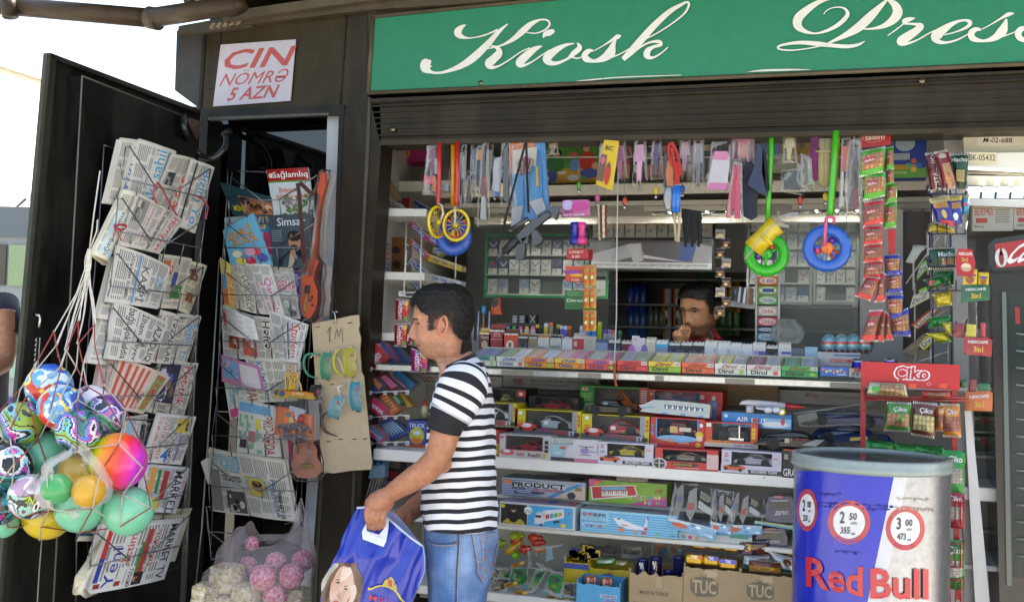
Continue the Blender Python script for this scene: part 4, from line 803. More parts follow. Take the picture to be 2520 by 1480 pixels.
for a,b in zip(rings,rings[1:]):
 for k_ in range(4):q2.append([p.lerp(w_,k_/4)for p,w_ in zip(a,b)])
q2.append(rings[-1])
mb.loft(q2,'denim',JC,smooth=True,caps=True,ccol=lambda i,j:mixc(JC,'#9db8dc',max(0,min(.7,.35+noi(V((i*.12,j*.13,3)))*.9-.3*abs(j-48)/20))))
for dd,x_ in((-.085,6),(.09,-4)):
 pts=[Q(1110+x_,1500,DM+dd),Q(1105+x_,1650,DM+dd),Q(1098+x_,1760,DM+dd),Q(1096+x_,2020,DM+dd)];pts[-1].z=.06
 mb.tube(pts,[.098,.085,.075,.062],'denim',JC,n=24)
jn=mb.build('jeans',CU)
def jq(x,y,d=.004):
 xl,xr=interp([(1268,1046,1220),(1320,1046,1225),(1355,1049,1223),(1395,1051,1216),(1435,1054,1204),(1480,1056,1192),(1560,1060,1182)],y)
 t=max(-1,min(1,(x-(xl+xr)/2)/((xr-xl)/2)));h=interp([(1268,.135),(1320,.145),(1395,.14),(1470,.13),(1560,.12)],y)[0]
 return Q(x,y,DM-(h*(1-abs(t)**2.4)**.42)-d)
m=MB()
def stitch(pts,c='#c8a878',r=.0013,off=.006):m.tube([jq(x,y,off)for x,y in[tuple(p)for p in catmull(pts,5)]],r,'cloth',c,n=4)
zz=lambda x,y:(738.3+.5429*x,676.8+.5429*y)
bk=[zz(775,1160),zz(800,1310),zz(800,1345),zz(830,1392),zz(862,1360),zz(895,1200)]
stitch(bk,'#32528c');stitch([(x+4,y)for x,y in bk],'#c4ad8c');stitch([zz(775,1155),zz(895,1165)],'#32528c');stitch([zz(790,1290),zz(830,1285),zz(822,1165)],'#c4ad8c')
stitch([zz(572,1150),zz(585,1195),zz(620,1215),zz(700,1212)],'#2c4a80',.0022);stitch([zz(574,1160),zz(590,1203),zz(625,1224),zz(705,1220)],'#c4ad8c');stitch([zz(715,1150),zz(718,1220),zz(710,1330),zz(706,1480)],'#2f4f86',.002);stitch([zz(722,1150),zz(725,1220),zz(717,1330),zz(713,1480)],'#c4ad8c')
m.build('stitching',jn)
m=MB();rj=RN(4)
for(x,y)in((835,1185),(860,1180),(835,1210),(872,1215),(838,1245),(866,1245),(890,1235),(840,1280),(872,1275),(892,1270),(820,1325),(840,1340),(858,1310),(880,1300),(880,1340),(825,1370)):
 a,b=zz(x,y);c=jq(a,b,.007);m.tube([c+RT*.0045*cos(t*PI/3)+UP*.0045*sin(t*PI/3)for t in range(7)],.001,'cloth','#b8763c',n=4)
for(x,y)in((788,1165),(703,1208)):a,b=zz(x,y);m.ball(jq(a,b,.006),.0035,'metal','#a86a3c',8,6)
m.build('pocket_print',jn)
m=MB()
for dd in(-.085,.09):
 c=Q(1080,2020,DM+dd);c.z=.045;m.ball(c,(.14,.05,.045),GL,'#1b1b1d',16,8,axis=Matrix.Rotation(math.atan2(RT.y,RT.x),3,'Z'))
m.build('shoes',CU)
BG=thing('plastic_bag',Q(910,1560,3.2),'blue plastic carrier bag with a woman\'s portrait and gold crown, held by the customer','bag')
def bdep(x,y):return 3.17-.05*sin(PI*min(1,max(0,(x-775)/270)))*min(1,max(0,(y-1250)/120))+noi(V((x*.018+y*.01,y*.006,5)))*.02+noi(V((x*.06+y*.02,y*.012,9)))*.007
bp=lambda x,y,e=0:Q(x,y,bdep(x,y)-e)
TOPC=[(878,1249),(903,1246),(928,1268),(956,1274),(985,1301),(1012,1323),(1041,1343)]
BOTC=[(768,1570),(810,1572),(850,1574),(890,1575),(930,1574),(965,1572),(996,1570)]
LFT=[(878,1249),(862,1280),(843,1320),(836,1348),(812,1392),(793,1432),(788,1480),(768,1570)];RGT=[(1041,1343),(1045,1375),(1044,1407),(1034,1430),(1022,1455),(1012,1480),(1003,1520),(996,1570)]
def cur(c,t):t=t*(len(c)-1);i=min(int(t),len(c)-2);f=t-i;return(c[i][0]*(1-f)+c[i+1][0]*f,c[i][1]*(1-f)+c[i+1][1]*f)
def coons(s,t):
 a,b,l,r_=cur(TOPC,s),cur(BOTC,s),cur(LFT,t),cur(RGT,t)
 return tuple((1-t)*a[k]+t*b[k]+(1-s)*l[k]+s*r_[k]-((1-s)*(1-t)*TOPC[0][k]+s*(1-t)*TOPC[-1][k]+(1-s)*t*BOTC[0][k]+s*t*BOTC[-1][k])for k in(0,1))
m=MB();N1,N2=44,44
gr=[[coons(i/N1,j/N2)for i in range(N1+1)]for j in range(N2+1)]
for back in(0,1):
 vs=[(bp(x,y)if not back else Q(x+(4 if j else 14*sin(PI*i/N1)),y-(14*sin(PI*i/N1)if j<4 else 0),3.235+.05*sin(PI*i/N1)*min(1,j/12)))for j,row in enumerate(gr)for i,(x,y)in enumerate(row)]
 m.raw(vs,[(j*(N1+1)+i,j*(N1+1)+i+1,(j+1)*(N1+1)+i+1,(j+1)*(N1+1)+i)for j in range(N2)for i in range(N1)],GL,'#1c34a8' if not back else '#9fb2dd',True)
m.build('bag_body',BG)
m=MB();pl_=lambda pts,c,e:m.raw([bp(787.5+.2104*x,1168.9+.2104*y,e)for x,y in pts],[tuple(range(len(pts)))],GL,c)
edge=[bp(x,y,.002)for x,y in[cur(TOPC,.45+.55*i/14)for i in range(15)]];m.tube(edge,.0035,GL,'#c8d4ee',n=6);m.tube([bp(878,1249,.002),bp(903,1247,.002)],.0035,GL,'#c8d4ee',n=6)
m.tube([bp(x,y,.0)for x,y in[cur(RGT,i/8*.5)for i in range(9)]],.0025,GL,'#8fa2dd',n=6)
m.build('rim',BG)
m=MB()
for pts in([(540,540),(490,660),(500,745),(560,765),(545,640),(552,548)],[(500,640),(500,745),(745,835),(770,770),(690,690),(535,645)],[(690,690),(770,790),(800,620),(808,520),(775,470),(755,540),(742,630)],[(530,470),(530,545),(770,545),(775,470)]):pl_(pts,'#e2e6ef',.004)
m.build('handle',BG)
LY=[];pl_=lambda pts,c,e:LY.append(([tuple(p)for p in catmull(pts+[pts[0]],4)[:-1]],c))
def inside(pg_,x,y):
 r_=False
 for(x0,y0),(x1,y1)in zip(pg_,pg_[1:]+pg_[:1]):
  if(y0>y)!=(y1>y)and x<(x1-x0)*(y-y0)/(y1-y0)+x0:r_=not r_
 return r_
def paint():
 mm=MB()
 for i in range(2,100):
  for j in range(146,255):
   x,y=i*7,j*7;c=None
   for pg_,cc_ in LY:
    if inside(pg_,x+3.5,y+3.5):c=cc_
   if c:mm.raw([bp(787.5+.2104*a,1168.9+.2104*b,.0015)for a,b in((x,y),(x+7,y),(x+7,y+7),(x,y+7))],[(0,1,2,3)],GL,c)
 LY.clear();return mm
m=MB();HR=[(215,900),(330,845),(400,850),(425,960),(440,1080),(505,1210),(490,1380),(455,1520),(430,1700),(0,1700),(0,1390),(30,1290),(110,1150),(180,1030)]
pl_(HR,'#6f5146',.004);pl_([(180,1000),(215,1050),(130,1150),(60,1290),(18,1350),(18,1250),(100,1110)],'#b8b4a6',.0045)
pl_([(250,880),(390,870),(400,960),(330,1000),(240,960)],'#9c7c68',.005)
pl_([(170,1180),(230,1080),(300,1060),(370,1110),(395,1220),(385,1340),(330,1450),(250,1560),(180,1560),(120,1480),(120,1300)],'#d6b09c',.006)
pl_([(260,1090),(350,1070),(360,1150),(240,1240)],'#e6d3c6',.007);pl_([(360,1300),(400,1270),(430,1330),(400,1450),(330,1560),(290,1540),(350,1430)],'#dcc3b4',.008)
for x,y in((208,1250),(300,1325)):pl_([(x-24,y),(x-6,y-12),(x+20,y-4),(x+24,y+8),(x,y+12)],'#4f3c3a',.009);pl_([(x-26,y-30),(x+16,y-42),(x+24,y-34),(x-20,y-22)],'#7a5a4c',.009)
pl_([(195,1400),(225,1350),(240,1420),(215,1440)],'#b98c7c',.009);pl_([(150,1465),(195,1455),(220,1478),(180,1500)],'#b8564c',.009)
for d in([(0,1390),(60,1300),(120,1230),(100,1480),(60,1700),(0,1700)],[(420,1100),(500,1220),(490,1380),(430,1330),(410,1220)]):pl_(d,'#5c4036',.0065)
m=paint();tag(m.build('portrait_print',BG),'printed portrait of a woman with brown hair')
m=MB();kb=lambda x,y:bp(787.5+.2104*x,1168.9+.2104*y,.006)
ribbon(m,[(560,1322,30),(600,1325,24),(660,1298,18),(740,1288,18),(840,1318,20),(900,1370,22),(945,1440,26),(985,1485,20),(1010,1560,16)],kb,GL,'#c9b43c')
for pts in([(730,1280),(770,1210),(790,1250),(770,1290)],[(780,1230),(830,1185),(870,1240),(850,1330),(790,1300)],[(850,1330),(885,1265),(895,1345),(870,1350)]):pl_(pts,'#c9b43c',.006)
for p_,c in[(a,b)for a,b in LY]+[([(795,1240),(820,1205),(848,1240),(838,1305),(808,1300)],'#c8463c')]:m.raw([bp(787.5+.2104*x,1168.9+.2104*y,.006+.002*(c[2]=='8'))for x,y in p_],[tuple(range(len(p_)))],GL,c)
for k_,(ch,x0,x1)in enumerate((('M',578,660),('Ə',690,735),('L',765,800),('İ',825,850),('K',880,930))):
 vs,fs,_=textgeo(ch,2);m.raw([bp(787.5+.2104*(x0+(x1-x0)*a+12*(b-.5)),1168.9+.2104*(1455+k_*22-(65*b)+a*20),.007)for a,b in vs],fs,GL,'#c42b3a')
m.build('crown_print',BG)
ce=Q(1538+.2494*770,676.8+.2494*400,4.95);SE=thing('person',V((ce.x,ce.y,.42)),'dark haired seller in a red shirt inside the kiosk, hand at his mouth','person')
a_=radians(48);f2=(-RT*sin(a_)-fw*cos(a_)+V((0,0,-.10))).normalized();up2=(V((0,0,1))-f2*f2.z+RT*.06).normalized();s2=up2.cross(f2).normalized()
if s2.dot(RT)<0:s2=-s2
H2=Head(Q(1725,767,5.0),f2,s2,up2,1.09,.8)
mb=MB();H2.skin(mb,1500);mb.loft([ringpts(Q(x0,y,5.06),Q(x1,y,5.06),h)for x0,x1,y,h in((1690,1760,845,.06),(1655,1800,875,.11),(1640,1815,930,.12),(1650,1805,1100,.12))],'skin',SK,caps=True,smooth=True)
zs=lambda x,y,d:Q(1538+.2494*x-3,685+.2494*y,d)
mb.tube([zs(470,1000,4.80),zs(530,800,4.78),zs(560,660,4.76),zs(565,610,4.76)],[.045,.04,.03,.028],'skin',SK,n=16)
mb.tube([zs(565,640,4.76),zs(555,560,4.76),zs(550,520,4.765)],[.028,.036,.03],'skin',SK,n=14)
for pts in([(560,540,4.745),(570,480,4.74),(620,480,4.755),(650,500,4.775)],[(570,560,4.74),(580,505,4.73),(630,505,4.745),(655,530,4.77)],[(575,590,4.74),(590,535,4.73),(630,540,4.745),(640,570,4.76)],[(575,610,4.745),(600,570,4.735),(625,575,4.745),(628,600,4.75)]):
 finger(mb,[zs(*p)for p in pts],.0095,.0082)
finger(mb,[zs(540,600,4.77),zs(560,560,4.80),zs(600,560,4.81),zs(625,575,4.80)],.011,.009)
def sec(p):
 f,sd,z=H2.loc(p)
 if z>-.16 and f>-.12 and(V(p)-zs(570,560,4.76)).length>.055:return H2.colour(p,'#c48f70',.45)
 return lin('#c48f70')
remesh(mb,'body',SE,.0035,sec,2)
H2.hair(SE,lambda x,y,sd:(y<400+abs(sd)*800 if x<330 else y<interp([(330,520),(400,600),(440,760),(520,760),(530,620),(650,600),(720,640),(800,860),(1000,930)],x)[0]),5,.011,900,'#12100f',.15)
m=MB();m.loft([ringpts(Q(x0,y,5.06),Q(x1,y,5.06),h)for x0,x1,y,h in((1688,1770,826,.07),(1670,1785,842,.10),(1625,1812,868,.135),(1612,1835,920,.15),(1620,1825,1100,.15),(1625,1820,1250,.15))],'cloth','#8c1f28',smooth=True)
for s_,x in((-1,1625),(1,1815)):m.tube([Q(x,880,5.05),Q(x+s_*22,960,4.98),Q(x+s_*10,1050,4.9)],[.075,.062,.055],'cloth','#8c1f28',n=16)
sh_=m.build('shirt',SE)
m=MB();m.raw([zs(850,520,4.93),zs(905,500,4.92),zs(962,580,4.93),zs(935,610,4.93),zs(880,610,4.94)],[(0,1,2,3,4)],'cloth','#a8202c');m.tube([zs(852,520,4.92),zs(890,585,4.92)],.004,'cloth','#5f6f9c',n=5);m.build('collar',sh_)
ce=Q(-75,640,3.9);PB=thing('person',V((ce.x,ce.y,0)),'passer-by in a navy T-shirt, only an arm and shoulder showing at the left edge','person')
H3=Head(ce,(fw*.8-RT*.6).normalized(),(RT*.8+fw*.6).normalized(),V((0,0,1)))
mb=MB();H3.skin(mb,1500);mb.loft([ringpts(Q(x0,y,3.95),Q(x1,y,3.95),h)for x0,x1,y,h in((-120,-40,715,.07),(-170,10,760,.11),(-165,5,900,.12),(-160,0,1100,.12))],'skin',SK,caps=True,smooth=True)
mb.tube([Q(*a[:3])for a in((5,770,3.85,0),(9,815,3.83,0),(10,860,3.82,0),(3,890,3.8,0),(-20,905,3.75,0),(-60,890,3.7,0),(-95,870,3.66,0))],[.05,.047,.043,.042,.038,.032,.026],'skin',SK,n=20)
mb.tube([Q(-95,870,3.66),Q(-115,860,3.64),Q(-130,852,3.63)],[.028,.036,.03],'skin',SK,n=14)
for k_ in range(4):finger(mb,[Q(-128,840+k_*9,3.63),Q(-145,838+k_*9,3.61),Q(-158,842+k_*8,3.62),Q(-164,850+k_*7,3.64)],.009,.0075)
finger(mb,[Q(-112,846,3.62),Q(-122,830,3.6),Q(-134,824,3.59),Q(-146,826,3.59)],.0105,.0085)
remesh(mb,'body',PB,.005,lambda p:H3.colour(p,'#c28c70')if H3.loc(p)[2]>-.13 and abs(H3.loc(p)[1])<.1 else lin('#bd8768'),2)
H3.hair(PB,cmask,8,.0115,300)
m=MB();m.loft([ringpts(Q(x0,y,3.95),Q(x1,y,3.95),h,40)for x0,x1,y,h in((-115,-45,712,.075),(-140,-18,728,.10),(-178,12,760,.13),(-182,14,830,.14),(-175,8,950,.13),(-172,6,1150,.13))],'cloth','#161c33',smooth=True)
for x in(8,-182):m.tube([Q(x-12,752,3.9),Q(x,790,3.86),Q(x+2,828,3.84)],[.07,.062,.058],'cloth','#161c33',n=20)
m.build('shirt',PB)
m=MB()
for x in(-125,-50):
 p=[Q(x,1130,3.95),Q(x,1400,3.95),Q(x,1800,3.95)];p[-1].z=.05;m.tube(p,[.11,.085,.06],'denim','#2d3340',n=18)
m.build('trousers',PB)
def zl(x,y):return .3325*x,738.3+.3325*y
def zb(x,y):return .2518*x,1107.4+.2518*y
BALLS=[(121,951,57,2.98,'bird','light blue play ball with red and yellow shapes, topmost in the net'),(150,1001,56,2.90,'bird','light blue play ball with red and yellow wing shapes, just under the topmost ball'),(222,992,46,3.06,'pink','white and pink play ball half hidden at the upper right of the net'),(258,1020,50,2.98,'swirl3','pink and green swirled play ball at the right of the upper row'),(53,1042,55,2.92,'swirl','swirled dark green and purple ball at the left of the second row'),(193,1059,55,2.86,'swirl','swirled blue, pink and green ball at the middle of the net'),(113,1117,57,2.96,'mint','plain mint green ball in the middle, left of the filmed balls'),(23,1147,57,2.86,'swirl2','swirled teal and magenta ball at the left edge below the middle'),(76,1221,55,2.84,'ben','white and teal ball with yellow green lettering near the bottom left'),(291,1134,70,2.90,'rain','large rainbow ball fading from lime through orange to magenta'),(196,1160,52,2.90,'gold','dull yellow ball wrapped in clear film, upper of the filmed balls'),(140,1202,38,2.76,'green','small green ball wrapped in clear film'),(218,1208,41,2.77,'gold2','small golden yellow ball wrapped in clear film'),(196,1247,62,2.90,'mint','mint green ball under the filmed balls at the bottom of the net'),(316,1256,61,2.92,'mint','mint green ball at the lower right corner of the net'),(116,1264,62,2.97,'yel','yellow ball at the very bottom of the net'),(8,1284,38,2.92,'mint','mint green ball cut by the left edge at the bottom'),(-2,1244,47,2.86,'swirl2','dark swirled ball cut by the left edge near the bottom'),(258,1212,48,3.04,'mint','mint green ball hidden behind the rainbow ball'),(62,1120,46,3.04,'mint','mint green ball hidden behind the swirled balls on the left'),(160,1075,40,3.06,'olive','dark striped ball hidden behind the middle of the net')]
def pat(kind,ball_r,p,r0):
 x,y,z=p;n=noise.noise
 if kind=='mint':return lin('#74c2a0')
 if kind in('gold','gold2'):return lin('#b8922a' if kind=='gold' else '#c99a28')
 if kind=='green':return lin('#3a9c58')
 if kind=='yel':return lin('#d2b81e')
 if kind=='olive':return lin('#3c4426' if int((x+z)*9)%2 else '#8a8a50')
 if kind=='rain':
  t=(x*.92-z*.25+1)/2;st=[(0,'#8ed832'),(.18,'#c8d028'),(.33,'#f0941e'),(.52,'#ee5a28'),(.64,'#e8344a'),(.78,'#e0309a'),(.9,'#c83ad0'),(1,'#d83ab0')]
  for a,b in zip(st,st[1:]):
   if t<=b[0]:return mixc(a[1],b[1],(t-a[0])/(b[0]-a[0]))
  return lin(st[-1][1])
 q=V((x*1.6+r0,y*1.6,z*1.6-r0));w1=n(q*.8);v=sin(x*1.5+z*2.3+w1*2.6+r0)
 if kind=='bird':
  d=math.hypot(x+.1*sin(r0),z+.1);v=sin(4.2*d+1.6*n(q*1.1)+x*1.2)
  k=x*.4-z*.2+w1*1.2
  if-.22<k<.28:return lin('#c8332c' if v>.2 else '#e8d22c')if v>-.5 else lin('#2b62b8')
  if k>.55:return lin('#e8c83a' if v>0 else '#3a5cae')
  return lin('#56a4d8' if n(q*2)<.15 else '#cfe2ea')
 if kind=='pink':return lin('#d8b8cc' if v>.1 else('#332a38' if v>-.1 else '#e8e4ea'))
 pals={'swirl':['#2c6f6a','#5a7fd8','#c83a9c','#d8dce8','#12222a','#6fc0d8','#86a83a'],'swirl2':['#1a5c58','#3aa8b0','#12282c','#b03a9c','#7ec8d8','#e0d8e0','#0e1a1c'],'swirl3':['#4aa888','#8ad0b0','#c86aa8','#3a6cc8','#d8c8dc','#1f3a48','#7a4a9c'],'ben':['#d8d4dc','#c8b8cc','#1f6c66','#d8dce0','#10242a','#9cc8b8','#7a4a6c']}
 P_=pals[kind];u=(v+1)/2*len(P_)*.999
 if abs(u-round(u))<.04 and kind!='ben':return lin('#10181c')
 if kind=='ben' and z>.25:P_=['#dcd6de','#cfc2d2','#7fae9c','#c8a8b8','#dcd6de','#e4e0e6','#b898b4']
 return lin(P_[int(u)])
BW=[]
for i,(x,y,r_,d,kind,lb)in enumerate(BALLS):
 c=Q(x,y,d);rr=r_*d/FPX;m=MB();r0=i*1.7;hi=kind not in('mint','gold','gold2','green','yel')
 def cf(a,b,kind=kind,r0=r0):
  th,ph=PI*a,2*PI*b;p=V((sin(th)*cos(ph),sin(th)*sin(ph),cos(th)));return pat(kind,1,(p.dot(RT),p.dot(fw),p.dot(UP)),r0)
 m.ball(c,rr,'rubber','#fff',84 if hi else 36,56 if hi else 24,cf);b_=tag(m.build('play_ball'),lb,'ball','play balls hanging in the net');BW.append((x,y,r_,d,rr))
 if kind=='ben':
  m=MB()
  for tx,x0,y0,x1,y1,c_ in(('BEN',170,470,350,580,'#a8b82e'),('10',275,530,400,630,'#e8e8ea')):
   for lay,cc_,g_ in((0,'#16302c',.10),(1,c_,0)):
    vs,fs,_=textgeo(tx,4 if lay else 9);out=[]
    for a,b in vs:
     px=x0+(x1-x0)*a-20*(1-b);py=y1-(y1-y0)*b-70*a+20;X,Y=zb(px,py);dd=((X-x)**2+(Y-y)**2)/r_**2;out.append(Q(X,Y,d-rr*math.sqrt(max(.02,1-dd))-.002-.001*lay))
    m.raw(out,fs,'rubber',cc_)
  m.build('lettering',b_)
def front(x,y):
 best=9
 for bx_,by_,r_,d,rr in BW:
  q=((x-bx_)**2+(y-by_)**2)/(r_*1.03)**2
  if q<1:best=min(best,d-rr*1.03*math.sqrt(1-q))
 return best
NN={0:(222,628),1:(133,815),2:(138,850),4:(163,861),5:(193,788),6:(193,845),7:(233,798),8:(233,848),10:(91,890),11:(188,903),12:(151,901),13:(205,898),15:(214,950),16:(256,946),17:(50,958),18:(65,974),19:(-6,1016),20:(22,1062),21:(95,1081),22:(191,983),23:(254,973),24:(115,1139),25:(190,1107),26:(293,1091),27:(301,1051),28:(351,1149),29:(246,1164),30:(301,1217),31:(228,1250),32:(371,1248),33:(295,1295),34:(101,1295),35:(118,1258),36:(20,1296),37:(23,1256),38:(43,1271),39:(-10,1100),40:(-10,1200),41:(35,1140),42:(116,1040),43:(310,1010),44:(362,1120),45:(290,1300),46:(196,1309),47:(98,1326)}
EDG=[(1,10,1),(1,2,1),(2,17,0),(2,12,1),(4,12,0),(4,11,0),(5,4,1),(5,6,1),(6,11,0),(6,13,1),(7,6,1),(7,8,1),(8,13,0),(8,16,1),(10,17,0),(10,18,0),(12,18,0),(12,42,1),(11,42,0),(11,15,1),(13,15,0),(13,22,0),(15,22,1),(15,23,1),(16,23,1),(16,43,0),(17,19,1),(17,20,0),(18,20,1),(18,21,1),(42,21,0),(42,25,0),(22,25,1),(22,42,0),(22,27,0),(23,27,1),(43,27,0),(43,44,1),(19,39,0),(20,39,0),(20,41,0),(21,41,1),(21,24,1),(25,24,0),(25,29,0),(26,25,0),(27,26,0),(26,29,1),(26,28,0),(44,28,1),(24,37,0),(24,35,0),(41,40,0),(41,37,0),(29,30,1),(28,30,0),(29,31,0),(35,38,1),(35,31,1),(35,34,0),(37,38,1),(38,36,0),(38,34,0),(34,46,1),(31,46,1),(31,33,0),(30,33,0),(30,32,0),(32,33,1),(28,32,1),(33,46,1),(34,36,1),(34,47,0),(40,36,1)]
m=MB()
for a,b,red in EDG:
 (x0,y0),(x1,y1)=NN[a],NN[b];n=max(3,int(math.hypot(x1-x0,y1-y0)/7));pts=[];ds=[]
 for k in range(n+1):
  t=k/n;x,y=x0+(x1-x0)*t,y0+(y1-y0)*t;f=front(x,y);ds.append(f)
 base=lambda y:3.10-.14*min(1,max(0,(y-640)/300))
 ds=[min(f,base(y0+(y1-y0)*k/n))if f<9 else(base(y0+(y1-y0)*k/n))for k,f in enumerate(ds)]
 for k in range(n+1):
  t=k/n;lo=min(ds[max(0,k-1):k+2]);pts.append(Q(x0+(x1-x0)*t,y0+(y1-y0)*t,lo-.003))
 m.tube(pts,.0019,'cloth','#8e3a34' if red else '#b5aca0',n=5)
for a in NN:
 x,y=NN[a];f=min(front(x,y),3.10-.14*min(1,max(0,(y-640)/300)));m.ball(Q(x,y,f-.003),.0036,'cloth','#a8988c',6,5)
NET=thing('ball_net',Q(180,1330,2.95),'red and white string net holding the play balls, hung from the door rack','net');m.build('mesh',NET)
m=MB();rn=RN(5)
for k in range(14):
 tgt=[1,2,4,5,6,7,8,12,2,6,5,8,4,7][k];x,y=NN[tgt];x+=rn.uniform(-4,4)
 m.tube([Q(a,b,d)for a,b,d in catmull([(220+rn.uniform(-4,4),612,3.08),(216+rn.uniform(-7,7),660,3.07),(222+(x-222)*.6+rn.uniform(-6,6),640+(y-640)*.6,3.05),(x,y,min(front(x,y),3.10-.14*min(1,max(0,(y-640)/300)))-.003)],4)],.0016,'cloth','#cfcbc2',n=5)
for pts in([(220,615),(232,520),(246,420)],[(222,612),(238,568),(240,540)]):m.tube([Q(x,y,3.09)for x,y in pts],.0022,'cloth','#c5c0b6',n=5)
m.ball(Q(220,630,3.07),(.007,.007,.022),'cloth','#c8c3b8',8,8)
m.tube([Q(103,1326,2.99),Q(97,1400,3.0),Q(92,1480,3.0),Q(90,1540,3.0)],.0016,'cloth','#8c877c',n=5)
m.build('draw_cord',NET)
m=MB();ctl=[(196,1090,10),(190,1106,22),(176,1130,60),(184,1165,78),(182,1200,92),(180,1235,84),(182,1252,30),(184,1262,7)]
rings=[]
for x,y,hw in[tuple(q)for q in catmull(ctl,4)]:
 dep=.02+.055*min(1,hw/70);c=Q(x,y,2.80);rings.append([c+RT*(hw*2.8/FPX)*cos(t)+fw*dep*sin(t)+V((noi(V((t*3,y*.05,1)))*.004,)*3)for t in[2*PI*k/40 for k in range(40)]])
m.loft(rings,FM,'#d8d8d4',smooth=True);m.tube([Q(200,1085,2.84),Q(215,1075,2.9),Q(150,1120,2.85),Q(110,1165,2.85),Q(86,1200,2.84)],[.004,.006,.007,.006,.003],'filmthick','#d8d8d4',n=7)
m.ball(Q(184,1268,2.8),.011,'filmthick','#ddd',10,8)
one(m,'film_bag','crumpled clear film bag tied round three small balls in front of the net','bag')
z5=lambda x,y:(492.2+.3325*x,369.1+.3325*y);z6=lambda x,y:(492.2+.3742*x,738.3+.3742*y)
def pg(mb,pts,v,dep,mt,c,z=None,ctop=None):mb.prism([P(*(z(x,y)if z else(x,y)),v)for x,y in pts],(0,dep,0),mt,c,ctop)
def guitar(label,z,body,neck,head,v,col,cside,strings,bridge,extra=None):
 G=thing('toy_guitar',P(*z(*body[len(body)//2]),v),label,'toy guitar','toy guitars hanging by the cabinet');m=MB();pg(m,body,v,.03,GL,col,z,cside);m.build('guitar_body',G)
 m=MB();pg(m,neck,v-.006,.02,GL,mixc(col,'#3a1a10',.35),z);pg(m,head,v-.004,.018,GL,col,z);m.build('neck',G)
 m=MB();
 for(a,b)in strings:m.tube([P(*z(*a),v-.01),P(*z(*b),v-.01)],.0008,'metal','#ccc',n=4)
 pg(m,bridge,v-.010,.012,'metal','#b8a060',z);m.build('strings',G)
 if extra:extra(G)
 return G
GB=[(800,800),(850,790),(875,830),(850,900),(840,960),(870,1040),(868,1120),(850,1190),(810,1250),(775,1235),(748,1180),(742,1080),(760,1030),(752,960),(752,920),(775,930),(790,880)]
GN=[(866,440),(886,440),(862,700),(835,930),(800,930),(830,700)];GH=[(895,160),(925,165),(930,260),(905,340),(884,440),(864,440),(872,350),(865,300),(885,220)]
def ge(G):
 m=MB();pg(m,[(775,1000),(812,1000),(808,1060),(770,1055)],-.062,.01,GL,'#2a2222',z5);pg(m,[(785,1060),(795,1060),(785,1200),(765,1180)],-.064,.01,'metal','#c8a850',z5)
 for x,y in((815,1110),(830,1085),(832,1145)):m.ball(P(*z5(x,y),-.064),.005,GL,'#1a1514',8,6)
 m.build('pickups',G)
 m=MB();
 for o,mt,c,n_ in((0,FM,'#e8d8d0',1),):
  out=[(905,145),(955,155),(960,200),(935,300),(905,420),(885,600),(880,780),(925,850),(935,900),(915,1000),(925,1100),(905,1220),(850,1270),(800,1270),(750,1215),(735,1080),(745,930),(780,820),(800,720),(815,560),(805,440),(820,350),(870,230),(880,165)]
  pg(m,out,-.072,.045,mt,c,z5)
  loop=[P(*z5(x,y),-.072)for x,y in out];loop.append(loop[0]);m.tube(loop,.0025,GL,'#4a2a22',n=5);loop=[P(*z5(x+14,y),-.012)for x,y in out];loop.append(loop[0]);m.tube(loop,.003,GL,'#4a2018',n=5)
 m.build('clear_case',G)
guitar('orange toy electric guitar in a clear plastic case hung beside the magazine rack',z5,GB,GN,GH,-.055,'#c4502e','#6a2418',[((872+i*4,330),(800+i*6,930))for i in range(4)],[(795,780),(835,775),(832,785),(792,790)],ge)
m=MB();m.tube([P(*z5(x,y),-.10)for x,y in((768,815),(752,560),(735,330),(722,245),(738,240),(780,280),(828,330))],.008,'cloth','#4a2a1e',n=6,flat=.3)
one(m,'guitar_strap','brown webbing strap looped over the magazines beside the orange guitar','strap')
B2=[(690,930),(740,930),(770,980),(770,1030),(800,1080),(798,1130),(760,1165),(700,1170),(640,1165),(605,1130),(600,1070),(615,1030),(620,985),(650,940)]
def ge2(G):
 m=MB();out=[(760,560),(800,560),(790,800),(785,950),(812,1060),(810,1140),(770,1185),(700,1192),(630,1185),(590,1130),(588,1050),(610,950),(680,880),(740,700)]
 pg(m,out,-.07,.03,FM,'#d8c8c4',z6);loop=[P(*z6(x,y),-.085)for x,y in out];m.tube(loop+[loop[0]],.0025,GL,'#3c2a28',n=5);m.build('clear_case',G)
guitar('brownish pink toy guitar in clear film below the handcuff packs',z6,B2,[(700,930),(745,930),(770,700),(755,700)],[(752,700),(778,700),(785,600),(770,590)],-.055,'#b87c68','#5a3028',[((706+i*8,930),(690+i*12,1085))for i in range(4)],[(662,1080),(742,1078),(742,1098),(664,1100)],ge2)
